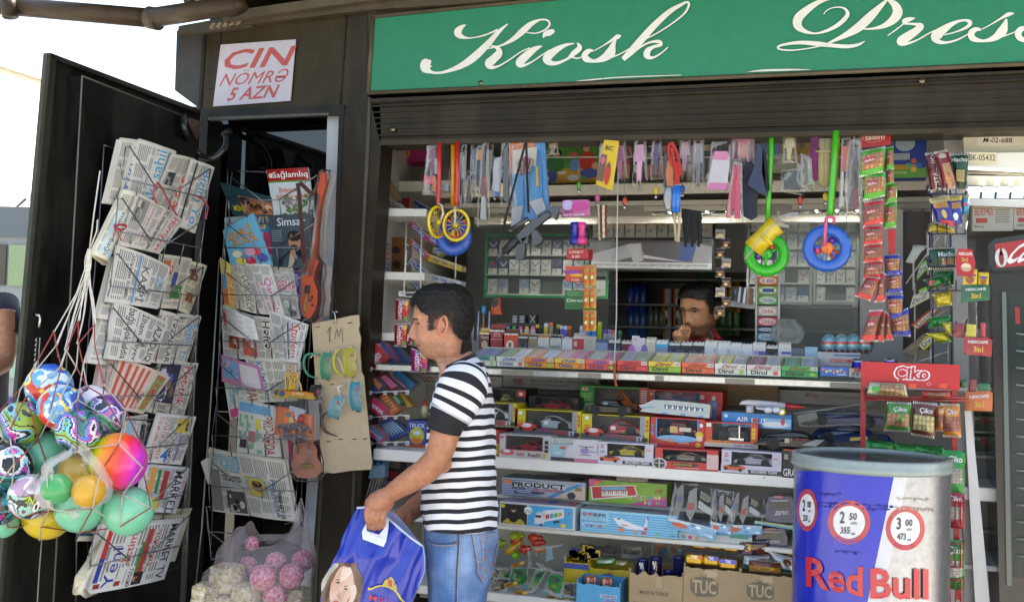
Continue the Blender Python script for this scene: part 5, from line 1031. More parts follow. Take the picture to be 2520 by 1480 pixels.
for k,(lb,dx,dy,v)in enumerate((('orange and yellow header card pack of grey toy handcuffs, front one with yellow loops',0,0,-.13),('toy handcuff pack hidden behind its twin, only its left edge and header showing',-32,-8,-.115))):
 H_=thing('handcuff_pack',P(*z6(640+dx,920),v),lb,'toy pack','toy handcuff packs');zz_=lambda x,y,dx=dx,dy=dy:z6(x+dx,y+dy)
 m=MB();pg(m,[(518,590),(738,610),(760,650),(510,640)],v,.008,CD,'#c8822a',zz_);sh=Sheet(m,P(*zz_(515,592),v-.001),P(*zz_(740,608),v-.001),P(*zz_(752,652),v-.001),P(*zz_(508,640),v-.001));sh.fill('#d0882c');sh.rect(0,.55,1,1,'#b8a43a',1);sh.text('SUPER',.4,.1,.75,.45,'#e8dcc8',0);sh.text('POLİCE SET',.3,.52,.8,.92,'#3a4a6c',0);sh.ell(.12,.4,.09,.38,'#3a5a78',3);m.build('header_card',H_)
 m=MB();pg(m,[(535,705),(600,712),(740,760),(745,915),(520,890)],v+.006,.01,CD,'#d0662c',zz_);sh=Sheet(m,P(*zz_(560,720),v+.004),P(*zz_(640,735),v+.004),P(*zz_(630,830),v+.004),P(*zz_(550,820),v+.004));sh.fill('#d87438');sh.rect(.1,.1,.5,.4,'#5a6a7c');sh.ell(.6,.6,.2,.2,'#c8b878',2);m.build('backing_card',H_)
 m=MB()
 for cx,cy,rr in((600,860,38),(660,850,36),(700,870,30),(570,850,24)):
  c=P(*zz_(cx,cy),v-.005);R_=rr*.3742*.0014;m.tube([c+V((cos(t*PI/10)*R_,-.006*sin(t),sin(t*PI/10)*R_*1.25))for t in range(19)],.0045,GL,'#5c5f66',n=7)
 m.tube([P(*zz_(600,850),v-.01),P(*zz_(640,830),v-.012),P(*zz_(665,860),v-.01)],.003,'metal','#999',n=6);pg(m,[(620,700),(690,720),(685,745),(650,750),(640,790),(622,780)],v-.01,.012,GL,'#a8adb4',zz_);m.ball(P(*zz_(665,780),v-.012),.012,GL,'#b8322c',10,8)
 m.build('handcuffs',H_)
 m=MB();o_=[(520,650),(745,660),(752,920),(700,935),(600,925),(505,905)];pg(m,o_,v-.022,.04,FM,'#dcdcdc',zz_);m.build('clear_bag',H_)
 if k==0:
  m=MB()
  for pts in([(565,590),(560,520),(575,478),(590,540),(580,590)],[(590,590),(605,500),(640,480),(620,530),(600,590)],[(620,590),(625,500),(655,545),(668,595)]):m.tube([P(*zz_(x,y),v-.006)for x,y in[tuple(q)for q in catmull(pts,4)]],.004,GL,'#d8a818',n=5,flat=.4)
  m.build('loops',H_)
CV=-.05;CB=thing('cardboard_sheet',P(845,1165,CV),'torn brown cardboard hung on a hook with 1 M penned on it and staples','cardboard')
m=MB();out=[(735,152),(800,140),(900,122),(1000,100),(1046,96),(1050,160),(1043,190),(1058,250),(1052,330),(1062,470),(1078,500),(1086,600),(1110,840),(1132,1070),(1124,1112),(1000,1118),(882,1136),(802,1128),(790,950),(770,700),(752,420)]
pg(m,out,CV,.005,CD,'#c4b190',z6,'#8a7352');m.build('sheet',CB)
m=MB();pen=lambda x,y:P(*z6(x,y),CV-.001)
for s_ in([(838,212,4),(850,188,4),(858,178,4),(852,220,4),(850,272,4)],[(856,262,5),(860,272,4)],[(886,258,3),(900,190,3),(912,240,3),(930,180,3),(938,275,3)]):ribbon(m,s_,pen,MT_,'#3c3a3c',5)
for x,y in((775,175),(985,148),(868,552),(1040,730),(846,928),(925,912),(1018,912),(1085,910),(780,362)):m.tube([pen(x-14,y+2),pen(x+14,y-2)],.0016,'metal','#5c564a',n=4)
m.build('pen_marks',CB)
m=MB();m.tube([P(*z6(x,y),CV-.012)for x,y in[tuple(q)for q in catmull([(868,72),(880,78),(888,100),(890,130),(884,148),(876,150)],4)]],.0026,CH,'#bbb',n=6);m.ball(P(*z6(896,76),CV-.012),.006,CH,'#999',8,6);m.build('hook',CB)
SG=[('green visor sunglasses seen edge on at the left edge of the cardboard','#1f7c62',[(790,358),(740,350),(700,360),(682,400),(690,460),(720,495),(775,515)],'arc'),('green toy sunglasses, front view, in the upper row of the cardboard','#2fa07c',(835,430,34,88,-4),'lens'),('yellow toy sunglasses seen at an angle, second in the upper row','#c2bc3a',[(938,322),(905,330),(880,380),(885,440),(915,480),(955,500)],'arc2'),('yellow toy sunglasses at the right of the upper row','#c8c23c',(992,405,38,95,3),'lens'),('brown toy sunglasses sticking out left below the green pair','#4a403a',(768,645,40,92,2),'dark'),('pale blue clear toy sunglasses in the middle of the lower row','#6fb4c4',(900,700,42,70,-18),'clear'),('turquoise blue toy sunglasses at the right of the lower row','#1f9cb8',(1028,630,36,95,4),'lens'),('dark brown arc shaped sunglasses at the bottom of the cardboard','#3a2a26',[(870,735),(820,745),(798,790),(810,840),(840,870),(902,893)],'arc')]
for lb,c,g_,kd in SG:
 m=MB()
 if isinstance(g_,list):
  pts=[tuple(q)for q in catmull(g_,5)];n=len(pts);m.tube([P(*z6(x,y),CV-.015-.025*sin(PI*i/(n-1)))for i,(x,y)in enumerate(pts)],[.002+.004*sin(PI*i/(n-1))for i in range(n)],GL,c,n=7,flat=.6)
  T_=thing('sunglasses',P(*z6(*g_[-1]),CV),lb,'sunglasses','toy sunglasses pinned to the cardboard');m.build('lens',T_);m=MB();a=g_[0];m.tube([P(*z6(a[0],a[1]),CV-.004),P(*z6(a[0]-50,a[1]+2),CV-.02),P(*z6((a[0]+g_[2][0])/2-20,a[1]+20),CV-.03)],.003,GL,'#d8d8d2',n=5)
  if kd=='arc2':m.tube([P(*z6(880,345),CV-.02),P(*z6(920,400),CV-.025),P(*z6(950,480),CV-.02)],.003,GL,'#e0dcb0',n=5)
  m.build('temple',T_);continue
 cx,cy,rx,ry,tl=g_;T_=thing('sunglasses',P(*z6(cx,cy+ry),CV),lb,'sunglasses','toy sunglasses pinned to the cardboard')
 nu,nv=10,20;vs=[]
 for j in range(nv+1):
  v_=j/nv*2-1
  for i in range(nu+1):
   u=i/nu*2-1;wx=rx*(1-.25*abs(v_)**3)*(1-(.32*math.exp(-(v_/.16)**2)if u>0 else 0));x=cx+u*wx+tl*v_*1.2+10*(1-v_*v_)*-.8;y=cy+v_*ry;vs.append(P(*z6(x,y),CV-.006-.040*math.sqrt(max(0,1-(v_*.95)**2))-.006*(1-u*u)))
 m.raw(vs,[(j*(nu+1)+i,j*(nu+1)+i+1,(j+1)*(nu+1)+i+1,(j+1)*(nu+1)+i)for j in range(nv)for i in range(nu)],'tint' if kd!='dark' else GL,c,True);m.build('lens',T_)
 m=MB();e0=vs[0:nu+1];m.tube([vs[j*(nu+1)]for j in range(nv+1)],.0022,GL,c,n=5);m.tube([vs[j*(nu+1)+nu]for j in range(nv+1)],.0018,GL,mixc(c,'#fff',.2),n=5)
 m.tube([vs[nu//2],P(*z6(cx+20,cy-ry-4),CV-.002)],.003,GL,'#d8d8d2',n=5);m.tube([vs[nv*(nu+1)+nu//2],P(*z6(cx+12,cy+ry+8),CV-.002)],.003,GL,mixc(c,'#333',.4),n=5)
 if kd in('clear',):m.tube([vs[nu//2],P(*z6(905,570),CV-.04),P(*z6(960,550),CV-.006)],.004,GL,'#dcdcdc',n=6)
 s_=P(*z6(cx,cy-ry*.55),CV-.055);m.raw([s_,s_+V((.008,0,.001)),s_+V((.008,0,-.009)),s_+V((0,0,-.010))],[(0,1,2,3)],CD,'#c8406c');m.build('temple',T_)
z4=lambda x,y:(123+.26855*x,1107.4+.26855*y);PD=3.42
def blob(mb,x,y,r,d,c1,c2,sd,sq=1.):
 rr=r*.26855*d/FPX;rb=RN(sd);nu,nv=40,26;c=Q(*z4(x,y),d);vs=[];fs=[];cs=[]
 for i in range(nv+1):
  for j in range(nu):
   th,ph=PI*i/nv,2*PI*j/nu;dd=V((sin(th)*cos(ph),sin(th)*sin(ph),cos(th)))
   if sq!=1:k=max(abs(dd.x),abs(dd.y),abs(dd.z));dd=dd*(.55+.45/k)
   vs.append(c+dd*rr*(1+noi(dd*6+V((sd,0,0)))*.08+noi(dd*14+V((sd,0,0)))*.08))
 for i in range(nv):
  for j in range(nu):fs.append((i*nu+j,(i+1)*nu+j,(i+1)*nu+(j+1)%nu,i*nu+(j+1)%nu));cs.append(mixc(c1,c2,max(0,min(1,.5+1.6*noi(V((i*.45,j*.45,sd))))))if rb.random()>.06 else lin('#b49a5c'))
 mb.raw(vs,fs,'popcorn',lambda i:cs[i],True)
for k,(x,y,r,d,lb)in enumerate(((1850,850,62,3.40,'small pink popcorn ball alone at the top of the sack'),(1950,1165,118,3.33,'pink popcorn ball at the middle front of the sack'),(2070,1030,100,3.42,'pink popcorn ball in the middle of the upper row in the sack'),(2212,1150,112,3.34,'pink popcorn ball at the right front of the sack'),(2315,1010,98,3.42,'pink popcorn ball at the upper right of the sack'),(2065,1330,110,3.34,'pink popcorn ball lowest in the sack'),(1815,1055,82,3.44,'pale pink popcorn ball beside the white blocks'))):
 m=MB();blob(m,x,y,r,d,'#dfb4bc','#d04a84',k+1);tag(m.build('popcorn_ball'),lb,'popcorn ball','pink popcorn balls in the sack')
for k,(x,y,r,d,lb)in enumerate(((1625,1170,140,3.36,'large white popcorn block at the top left of the sack'),(1450,1330,130,3.34,'white popcorn block at the lower left corner of the sack'),(1800,1330,120,3.33,'white popcorn block in the lower middle of the sack'),(2270,1350,110,3.38,'white popcorn block at the lower right of the sack'),(1600,1440,130,3.34,'white popcorn block at the foot of the sack'))):
 m=MB();blob(m,x,y,r,d,'#ded6c0','#b8a882',k+20,.8);tag(m.build('popcorn_block'),lb,'popcorn block','white popcorn blocks in the sack')
SA=thing('popcorn_sack',Q(*z4(1880,1600),PD),'big cloudy clear plastic sack of pink and white popcorn at the foot of the pillar','sack');m=MB();rings=[]
for x0,x1,y,dd in((1345,2400,1600,.17),(1350,2385,1480,.17),(1355,2385,1380,.17),(1385,2400,1240,.165),(1450,2425,1080,.16),(1540,2420,1000,.15),(1560,2405,900,.13),(1610,2385,820,.11),(1690,2375,760,.08),(1720,2350,735,.05)):
 L,R_=Q(*z4(x0,y),PD),Q(*z4(x1,y),PD);rr=ringpts(L,R_,dd,64,.8);c=(L+R_)/2;out=[]
 for i,p in enumerate(rr):
  t=2*PI*i/64;q=p+(p-c).normalized()*noi(p*16)*.014;yy=y
  if y<800:u=(1-cos(t))/2;h=.10*math.exp(-((u-.13)/.09)**2)+.03*math.exp(-((u-.85)/.12)**2)-.05*math.exp(-((u-.55)/.2)**2)+noi(V((t*2.5,y,0)))*.012;q=q+V((0,0,h*(800-y)/65))
  out.append(q)
 rings.append(out)
q2=[]
for a,b in zip(rings,rings[1:]):
 for k_ in range(3):q2.append([p.lerp(w_,k_/3)+V((0,0,noi(p*20+V((k_,0,0)))*.004))for p,w_ in zip(a,b)])
q2.append(rings[-1]);m.loft(q2,'filmthick','#b8aeb0',smooth=True);m.build('sack_film',SA)
def P2(c,x,y):return(c[0]+c[2]*x,c[1]+c[2]*y)
c1=(1107.4,676.8,.2197);c2=(1538,676.8,.2494);c3=(1168.9,922.8,.2078);c4=(1538,922.8,.2078);c5=(1168.9,1138.2,.2312);c6=(1538,1168.9,.2103);c7=(1661.1,307.6,.2911);c8=(861.3,615.2,.4157);c9=(892.1,307.6,.291);cA=(1230.5,307.6,.2911);cB=(2061,276.8,.3118);cC=(2061,676.8,.3326)
def cv(c,x0,y0,x1,y1):a=P2(c,x0,y0);b=P2(c,x1,y1);return a[0],a[1],b[0],b[1]
def carton(name,label,cat,bb_,v,dep,c,ct=None,fn=None,group=None,m=CD,rot=0,top=None):
 x0,y0,x1,y1=bb_;A=P(x0,y0,v);B=P(x1,y1,v);mb=MB();mb.box((A.x,v,B.z),(B.x,v+dep,A.z),m,c,ct)
 sh=Sheet(mb,V((A.x,v-.0006,A.z)),V((B.x,v-.0006,A.z)),V((B.x,v-.0006,B.z)),V((A.x,v-.0006,B.z)),m)
 if fn:fn(sh,mb,RN(int(x0*7+y0)))
 if top:s2=Sheet(mb,V((A.x,v+dep,A.z+.0006)),V((B.x,v+dep,A.z+.0006)),V((B.x,v,A.z+.0006)),V((A.x,v,A.z+.0006)),m);top(s2,mb,RN(3))
 return one(mb,name,label,cat,group)
def tx(*items,bg=None):
 def f(sh,mb,r):
  for k,t in enumerate(items):
   h=1+k*.5
   if not isinstance(t[0],str):sh.rect(*t[:5],h)
   elif t[0]=='o':sh.ell(*t[1:6],h)
   elif t[0]=='p':sh.photo(*t[1:6],h=h,r=r)
   elif t[0]=='l':sh.lines(*t[1:7],h=h,r=r)
   elif t[0]=='n':nuts(sh,*t[1:6],h,r)
   else:sh.text(t[0],*t[1:6],t[6]if len(t)>6 else 0,h,2)
 return f
def nuts(sh,x0,y0,x1,y1,c,h,r):
 sh.rect(x0,y0,x1,y1,mixc(c,'#4a2a18',.45),h);n=5;m_=max(3,int(5*(y1-y0)*sh.h/max(.01,(x1-x0)*sh.w)))
 for i in range(n):
  for j in range(m_):sh.ell(x0+(x1-x0)*(i+.5+r.uniform(-.15,.15))/n,y0+(y1-y0)*(j+.5+r.uniform(-.15,.15))/m_,(x1-x0)*.085*r.uniform(.8,1.1),(y1-y0)/m_*.42,jit(c,r,.25),h+.4+.01*i,7,rot=r.uniform(0,3))
def pouch(label,q,v,c,fn=None,name='snack_pouch',cat='snack pouch',group=None,bulge=.014,m='foil',crimp='#d8d4cc',film=False,zz_=None):
 mb=MB();A,B,C,E=[P(*(P2(zz_,q[i],q[i+1])if zz_ else(q[i],q[i+1])),v)for i in(0,2,4,6)]
 sh=Sheet(mb,A,B,C,E,m,bulge=bulge);r=RN(int(q[0]*13+q[1]));nx,ny=10,12
 g_=[[sh.pt(i/nx,j/ny,0)+sh.n*noi(sh.pt(i/nx,j/ny)*60)*bulge*.35*(sin(PI*i/nx)*sin(PI*j/ny))for i in range(nx+1)]for j in range(ny+1)]
 mb.raw([p for row in g_ for p in row],[(j*(nx+1)+i,j*(nx+1)+i+1,(j+1)*(nx+1)+i+1,(j+1)*(nx+1)+i)for j in range(ny)for i in range(nx)],m,c,True);mb.quad(A,B,C,E,m,c)
 if crimp:
  for y0,y1 in((0,.07),(.93,1)):
   for k in range(12):sh.rect(k/12,y0,(k+.55)/12,y1,crimp,3)
 sh.lay=.0016 if bulge else .0005
 if fn:fn(sh,mb,r)
 if film:sh.rect(0,0,1,1,'#ddd',12,FM)
 return one(mb,name,label,cat,group)
def clearbag(label,q,v,inner,name='toy_pack',cat='toy pack',group=None,zz_=None,header=None,bulge=.02,thick=False,inm=GL):
 mb=MB();pts=[P(*(P2(zz_,*p)if zz_ else p),v)for p in((q[0],q[1]),(q[2],q[3]),(q[4],q[5]),(q[6],q[7]))]
 Tn=thing(name,pts[3],label,cat,group);sh=Sheet(mb,*pts,inm)
 for k,(poly,col)in enumerate(inner):
  mm=MB();col=mixc(col,'#000',.28);pp=[sh.pt(x,y,0)-sh.n*.004 for x,y in poly];mm.prism(pp,tuple(sh.n*(.010+.002*k)),inm,col);mm.build('toy_piece',Tn)
 mb=MB();sh=Sheet(mb,*pts,FM,bulge=bulge);nx,ny=12,14
 g_=[[sh.pt(i/nx,j/ny,0)+sh.n*(.006*(0<j<ny and 0<i<nx)+noi(sh.pt(i/nx,j/ny)*45)*.010)for i in range(nx+1)]for j in range(ny+1)]
 mb.raw([p for row in g_ for p in row],[(j*(nx+1)+i,j*(nx+1)+i+1,(j+1)*(nx+1)+i+1,(j+1)*(nx+1)+i)for j in range(ny)for i in range(nx)],'filmthick' if thick else FM,'#d8d8d8',True);mb.build('clear_film',Tn)
 if header:
  mb=MB();s2=Sheet(mb,sh.pt(0,header[0],3)+sh.n*.004,sh.pt(1,header[0],3)+sh.n*.004,sh.pt(1,header[1],3)+sh.n*.004,sh.pt(0,header[1],3)+sh.n*.004,CD);s2.fill(header[2]);header[3](s2,mb,RN(2))if len(header)>3 else None;mb.build('header_card',Tn)
 return Tn
SPORT=[(0,.30),(.02,.46),(.12,.56),(.30,.64),(.42,.92),(.52,1),(.66,.97),(.84,.70),(.97,.66),(1,.45),(.98,.22),(.02,.2)]
SEDAN=[(0,.3),(.01,.58),(.25,.62),(.33,.98),(.42,1),(.66,.98),(.78,.64),(.98,.6),(1,.3),(.98,.22),(.02,.2)]
def toycar(label,bb_,v,col,prof=SPORT,wheels=(.2,.8),wr_=.30,group='toy cars',name='toy_car',extra=None,cat='toy car'):
 x0,y0,x1,y1=bb_;A=P(x0,y0,v);B=P(x1,y1,v);W,Hh=B.x-A.x,A.z-B.z;wd_=W*.40
 Tn=thing(name,V((A.x+W/2,v+wd_/2,B.z)),label,cat,group)
 pt=lambda x,z,y:V((A.x+W*x,v+y,B.z+Hh*z));prof=catmull(prof+[prof[0]],3)[:-1]
 ring=lambda y,k:[pt(.5+(x-.5)*(1-.04*k),.15+(z-.15)*(1-.12*k*(1 if z>.6 else .3)),y+(wd_*.13*(z>.66)if y<wd_/2 else-wd_*.13*(z>.66)))for x,z in prof]
 m=MB();m.loft([ring(0,1),ring(.06*wd_,0),ring(.94*wd_,0),ring(wd_,1)],GL,col,caps=True,smooth=False)
 for wx in wheels:c=pt(wx,wr_*.95,-.0005);m.disc(c,V((1,0,0)),V((0,0,1)),0,Hh*wr_*1.15,MT_,'#101010',16)
 m.build('car_body',Tn);m=MB();ins=.13*wd_-.0015
 wdw=[(x,z)for x,z in prof if z>.68]
 if len(wdw)>2:
  cx=sum(x for x,z in wdw)/len(wdw);lo=.66
  m.raw([pt(cx+(x-cx)*.86,lo+(z-lo)*.74,ins+.06*wd_*(0))for x,z in wdw]+[pt(cx+(wdw[-1][0]-cx)*.95,lo+.01,ins*.5),pt(cx+(wdw[0][0]-cx)*.95,lo+.01,ins*.5)],[tuple(range(len(wdw)+2))],GL,'#15181c');m.build('side_window',Tn)
 for wx in wheels:
  r_=Hh*wr_;c=pt(wx,wr_,wd_*.16);m=MB();m.lathe(c,[(r_*.55,.001),(r_*.98,.0),(r_,-wd_*.06),(r_*.98,-wd_*.15),(r_*.62,-wd_*.165),(r_*.6,-wd_*.10)],MT_,'#17171a',18,ax=(0,1,0));wo=m.build('wheel',Tn)
  m=MB();m.disc(c+V((0,-wd_*.11,0)),V((1,0,0)),V((0,0,1)),0,r_*.62,MT_,'#333',14);m.disc(c+V((0,-wd_*.15,0)),V((1,0,0)),V((0,0,1)),r_*.52,r_*.64,CH,'#ddd',16)
  for k in range(6):
   a=k*PI/3;d=V((cos(a),0,sin(a)));e=V((-sin(a),0,cos(a)))*r_*.09;p=c+V((0,-wd_*.15,0));m.raw([p-e,p+e,p+d*r_*.58+e*1.4,p+d*r_*.58-e*1.4],[(0,1,2,3)],CH,'#ddd')
  m.build('rim',wo)
 if extra:m=MB();extra(m,pt);m.build('decal',Tn)
 return Tn
def winbox(label,bb_,v,dep,c,win,fn,back='#6f7478',side=None,group='boxed toys on the toy shelf'):
 x0,y0,x1,y1=bb_;A=P(x0,y0,v);B=P(x1,y1,v);W,Hh=B.x-A.x,A.z-B.z;a,b,e,f=win;t=.0015;q=lambda x,y,d=0:V((A.x+W*x,v+d,A.z-Hh*y))
 Tn=thing('toy_box',q(.5,1,dep/2),label,'toy box',group);m=MB();side=side or c
 m.box(q(0,0,dep-t),q(1,1,dep),CD,back);m.box(q(0,0),q(0,1,dep-t)+V((t,0,0)),CD,side);m.box(q(1,0)-V((t,0,0)),q(1,1,dep-t),CD,side);m.box(q(0,1,t)+V((t,0,0)),q(1,1,dep-t)-V((t,0,-t)),CD,side)
 m.box(q(0,0,t)+V((t,0,0)),q(1,0,dep-t)-V((t,0,t)),CD,side)
 sh=Sheet(m,q(0,0,-.0003),q(1,0,-.0003),q(1,1,-.0003),q(0,1,-.0003),CD)
 for r_ in((0,0,a,1),(e,0,1,1),(a,f,e,1),(a,0,e,b)):
  if r_[2]-r_[0]>.01 and r_[3]-r_[1]>.005:m.box(q(r_[0],r_[1]),q(r_[2],r_[3],t),CD,c)
 m.box(q(a,f,t*2),q(e,f+.02,dep-t),CD,'#3a3a3e');fn(sh,m,RN(int(x0)));m.build('printed_box',Tn)
 m=MB();s2=Sheet(m,q(a,b,.0012),q(e,b,.0012),q(e,f,.0012),q(a,f,.0012),FM,curl=.002);s2.fill('#ddd');m.build('clear_window',Tn);return Tn
winbox('teal box with a yellow toy inside, half hidden behind the customer, upper tier',cv(c3,150,145,600,405),.16,.14,'#2c2b2e',(.02,.05,.75,.9),tx((.76,.1,.99,.4,'#c23a3a'),('o',.87,.25,.05,.08,'#e8d8d8')),'#6d8a80')
toycar('yellow toy buggy inside the teal box behind the customer',cv(c3,240,215,450,385),.20,'#c8a824')
winbox('black box with a small red racing car behind its window, upper tier',cv(c3,635,240,1230,445),.14,.15,'#1f1d20',(.14,.06,.87,.9),tx(('o',.935,.25,.03,.1,'#8a3a3a')),'#8fa89c')
toycar('red toy racing car inside the black box of the upper tier',cv(c3,715,285,1130,428),.17,'#b02a34',wr_=.26)
winbox('tall green box marked SUPER with an orange digger inside, upper tier',cv(c3,1240,115,2050,455),.20,.12,'#2d7f38',(.22,.08,.87,.98),tx((.87,0,1,1,'#b8453c'),('SUPER',.01,.7,.24,.95,'#cfd8cf'),(.04,.08,.12,.2,'#d8c8b8'),('o',.08,.14,.02,.04,'#c8503c'),('l',.02,.28,.18,.6,6,'#8fd06a'),('l',.89,.1,.98,.6,6,'#e0c8c0')),'#9a948e')
def digger(m,pt):
 for q,c in(([(.5,.2),(.95,.2),(.95,.6),(.7,.62),(.62,1.1),(.5,1.0)],'#cf6a24'),([(.05,.1),(.9,.1),(.9,.32),(.05,.32)],'#2a2624')):m.prism([pt(x,z,-.004)for x,z in q],(0,.01,0),GL,c)
 m.tube([pt(.6,.9,-.002),pt(.35,1.5,0),pt(.15,.9,0)],.006,GL,'#cf6a24')
toycar('orange toy digger inside the tall green box',cv(c3,1620,260,1930,440),.225,'#cf6a24',SEDAN,name='toy_digger',extra=digger,cat='toy digger')
winbox('red box of small blue and pink toys with a side window, upper tier',cv(c4,272,165,1155,545),.19,.13,'#bf2a2a',(.10,.04,.68,.50),tx((.09,.02,.1,.52,'#3f8ac8'),(.68,.02,.69,.52,'#3f8ac8'),('o',.73,.2,.03,.08,'#c8b8b0'),('o',.88,.22,.026,.07,'#dfe6f0'),('o',.88,.22,.012,.03,'#2d6ac0'),('o',.05,.15,.02,.05,'#d8a030'),(.81,.32,.93,.94,'#3f7fb8'),('p',.825,.35,.915,.92,['#5f78a8','#b07a9c','#7aa0c8']),('l',.92,.5,.98,.8,5,'#d87a6c')),'#5a7aa8')
m=MB();sh=Sheet(m,*[P(*P2(c4,x,y),.26)for x,y in((370,190),(860,190),(860,330),(370,330))]);sh.fill('#54709c');sh.photo(0,0,1,.8,['#6a80a8','#c8788c','#9cb8d8','#d8a0a8'],r=RN(4),blobs=9);sh.rect(.25,.78,.98,1,'#c08a2a',9);one(m,'toy_set','set of tiny pink and blue figures inside the red box','toy set')
def dec_sedan(m,pt):m.prism([pt(.36,.68,.004),pt(.47,.68,.004),pt(.46,.92,.008),pt(.40,.92,.008)],(0,.002,0),GL,'#7a8a94');m.prism([pt(.56,.68,.004),pt(.68,.66,.004),pt(.66,.9,.008),pt(.56,.92,.008)],(0,.002,0),GL,'#a86a3c')
toycar('black toy saloon car standing loose in front of the green box',cv(c3,1320,280,1850,482),.05,'#121214',SEDAN,extra=dec_sedan)
Tn=thing('toy_train',P(1650,1030,.08),'pale grey toy bullet train lying in front of the red boxes','toy train');m=MB();q=lambda x,y,v=.06:P(*P2(c4,x,y),v)
m.prism([q(x,y)for x,y in((160,355),(250,330),(330,290),(600,300),(1005,345),(1012,380),(998,508),(600,468),(300,440),(180,425),(210,395))],(0,.055,0),GL,'#a9b4b4');m.build('train_body',Tn)
m=MB()
for i in range(7):x=470+i*66;m.prism([q(x,346+i*6,.058),q(x+58,351+i*6,.058),q(x+56,398+i*5,.058),q(x,392+i*5,.058)],(0,.002,0),GL,'#37506c');m.prism([q(x+20,355+i*6,.0575),q(x+32,350+i*6,.0575),q(x+40,392+i*6,.0575),q(x+12,390+i*6,.0575)],(0,.002,0),GL,'#d8e0e4')
for x in(440,655,872):m.prism([q(x,436+(x-440)*.09,.058),q(x+56,440+(x-440)*.09,.058),q(x+56,458+(x-440)*.09,.058),q(x,454+(x-440)*.09,.058)],(0,.002,0),GL,'#4a8ccc')
m.prism([q(185,382,.058),q(350,370,.058),q(350,380,.058),q(200,392,.058)],(0,.002,0),GL,'#5a9cc8');m.build('windows',Tn)
carton('toy_box','long sky blue box with a picture of an airliner, under the toy plane','toy box',cv(c4,1150,432,1968,640),.10,.10,'#2f84cc','#9cc0dc',tx((.6,.3,1,1,'#8cc0e4'),('AIR',.21,.28,.39,.62,'#e8eef4'),('BUS',.43,.33,.65,.72,'#e8eef4'),(.45,.35,.52,.62,'#e0563a'),('o',.78,.72,.2,.2,'#dfe8ee'),('o',.88,.5,.03,.25,'#c84a6c'),('o',.06,.25,.03,.12,'#c8dcf0')),'boxed toys on the toy shelf')
Tn=thing('toy_plane',P(1900,1018,.1),'white toy airliner with red tail standing on the sky blue box','toy plane');m=MB();q=lambda x,y,v=.09:P(*P2(c4,x,y),v)
ctl=[(1355,345,3),(1385,325,22),(1440,318,32),(1560,328,36),(1750,345,38),(1900,362,36)];m.tube([q(x,y)for x,y,_ in ctl],[r_*.2078*.00135 for*_,r_ in ctl],GL,'#d2d2dc',n=16);m.build('fuselage',Tn)
m=MB();ctl=[(1895,361,36),(2000,372,26),(2090,376,14),(2160,380,4)];m.tube([q(x,y)for x,y,_ in ctl],[r_*.2078*.00135 for*_,r_ in ctl],GL,'#c62f34',n=16);m.build('tail_cone',Tn)
m=MB();m.prism([q(1560,360),q(1900,385),q(1880,398),q(1600,380)],(0,-.05,-.004),GL,'#c4c6cf');m.prism([q(1900,388,.05),q(2080,392,.05),q(1940,410,.03)],(0,.012,.002),GL,'#c62f34')
for x in(1690,1790):m.lathe(q(x-40,408,.045),[(.006,0),(.010,.004),(.010,.018),(.006,.024)],GL,'#d0d2da',10,ax=(1,0,0))
m.build('wing',Tn);m=MB();m.lathe(q(1480,440,.09),[(.013,0),(.013,.022)],GL,'#c8cad2',12);m.build('stand',Tn)
m=MB();m.lathe(q(1858,432,.05),[(.004,-.002),(.009,-.002),(.0125,0),(.0125,.008),(0,.01)],GL,'#d8b820',14,ax=(0,1,0));m.disc(q(1858,432,.046),V((1,0,0)),V((0,0,1)),0,.007,CH,'#ccc');m.build('wheel',Tn)
m=MB();
for i in range(22):a=q(1470+i*19,325+i*1.7,.0735);m.box(a,a+V((.0016,.001,-.002)),GL,'#454b58')
m.build('cabin_windows',Tn)
def strong(nm,col,bb_,lab,cc_,hidden=False):
 winbox(lab,bb_,.06,.13,'#c2b424',(.16,.03,.86,.74),tx((.0,.74,.93,.98,'#55585a'),(.86,0,.93,.74,'#8a8c8e'),('o',.19,.68,.15,.16,'#b83a34'),('o',.18,.62,.08,.08,'#cfc6c8'),('o',.3,.76,.03,.06,'#222'),('o',.1,.76,.03,.06,'#222'),('2E',.04,.42,.14,.62,'#c8482c'),('FLYING',.37,.70,.55,.86,'#b83a6c'),('STRONG',.59,.76,.81,.92,'#c8443c'),('ST',.81,.78,.91,.94,'#cfd2d6'),(.06,.08,.12,.22,'#d8d8d4'),('o',.965,.2,.018,.06,'#c84a2c'),('o',.965,.35,.018,.06,'#c84a2c'),('o',.965,.52,.018,.06,'#c84a2c'),('o',.94,.88,.04,.08,'#2a2a20')),'#a4a8ac','#b8a820')
 x0,y0,x1,y1=bb_;w_,h_=x1-x0,y1-y0
 toycar(cc_,(x0+w_*.2,y0+h_*.2,x0+w_*.86,y0+h_*.80),.085,col,wr_=.32,extra=lambda m,pt:(m.prism([pt(.36,.4,-.001),pt(.46,.4,-.001),pt(.46,.62,-.001),pt(.36,.62,-.001)],(0,.002,0),GL,'#d8d8d8')))
strong(0,'#d0d4d8',cv(c3,-230,300,500,610),'yellow edged car box, mostly hidden behind the customer, second tier','white toy car inside the box hidden behind the customer')
strong(1,'#9aa6ac',cv(c3,475,392,1258,742),'yellow and grey car box holding a silver car, left of its red twin','silver toy sports car with number inside the yellow edged box')
strong(2,'#a02c3c',cv(c3,1258,450,2066,805),'yellow and grey car box holding a red car, second tier','dark red toy sports car inside the yellow edged box')
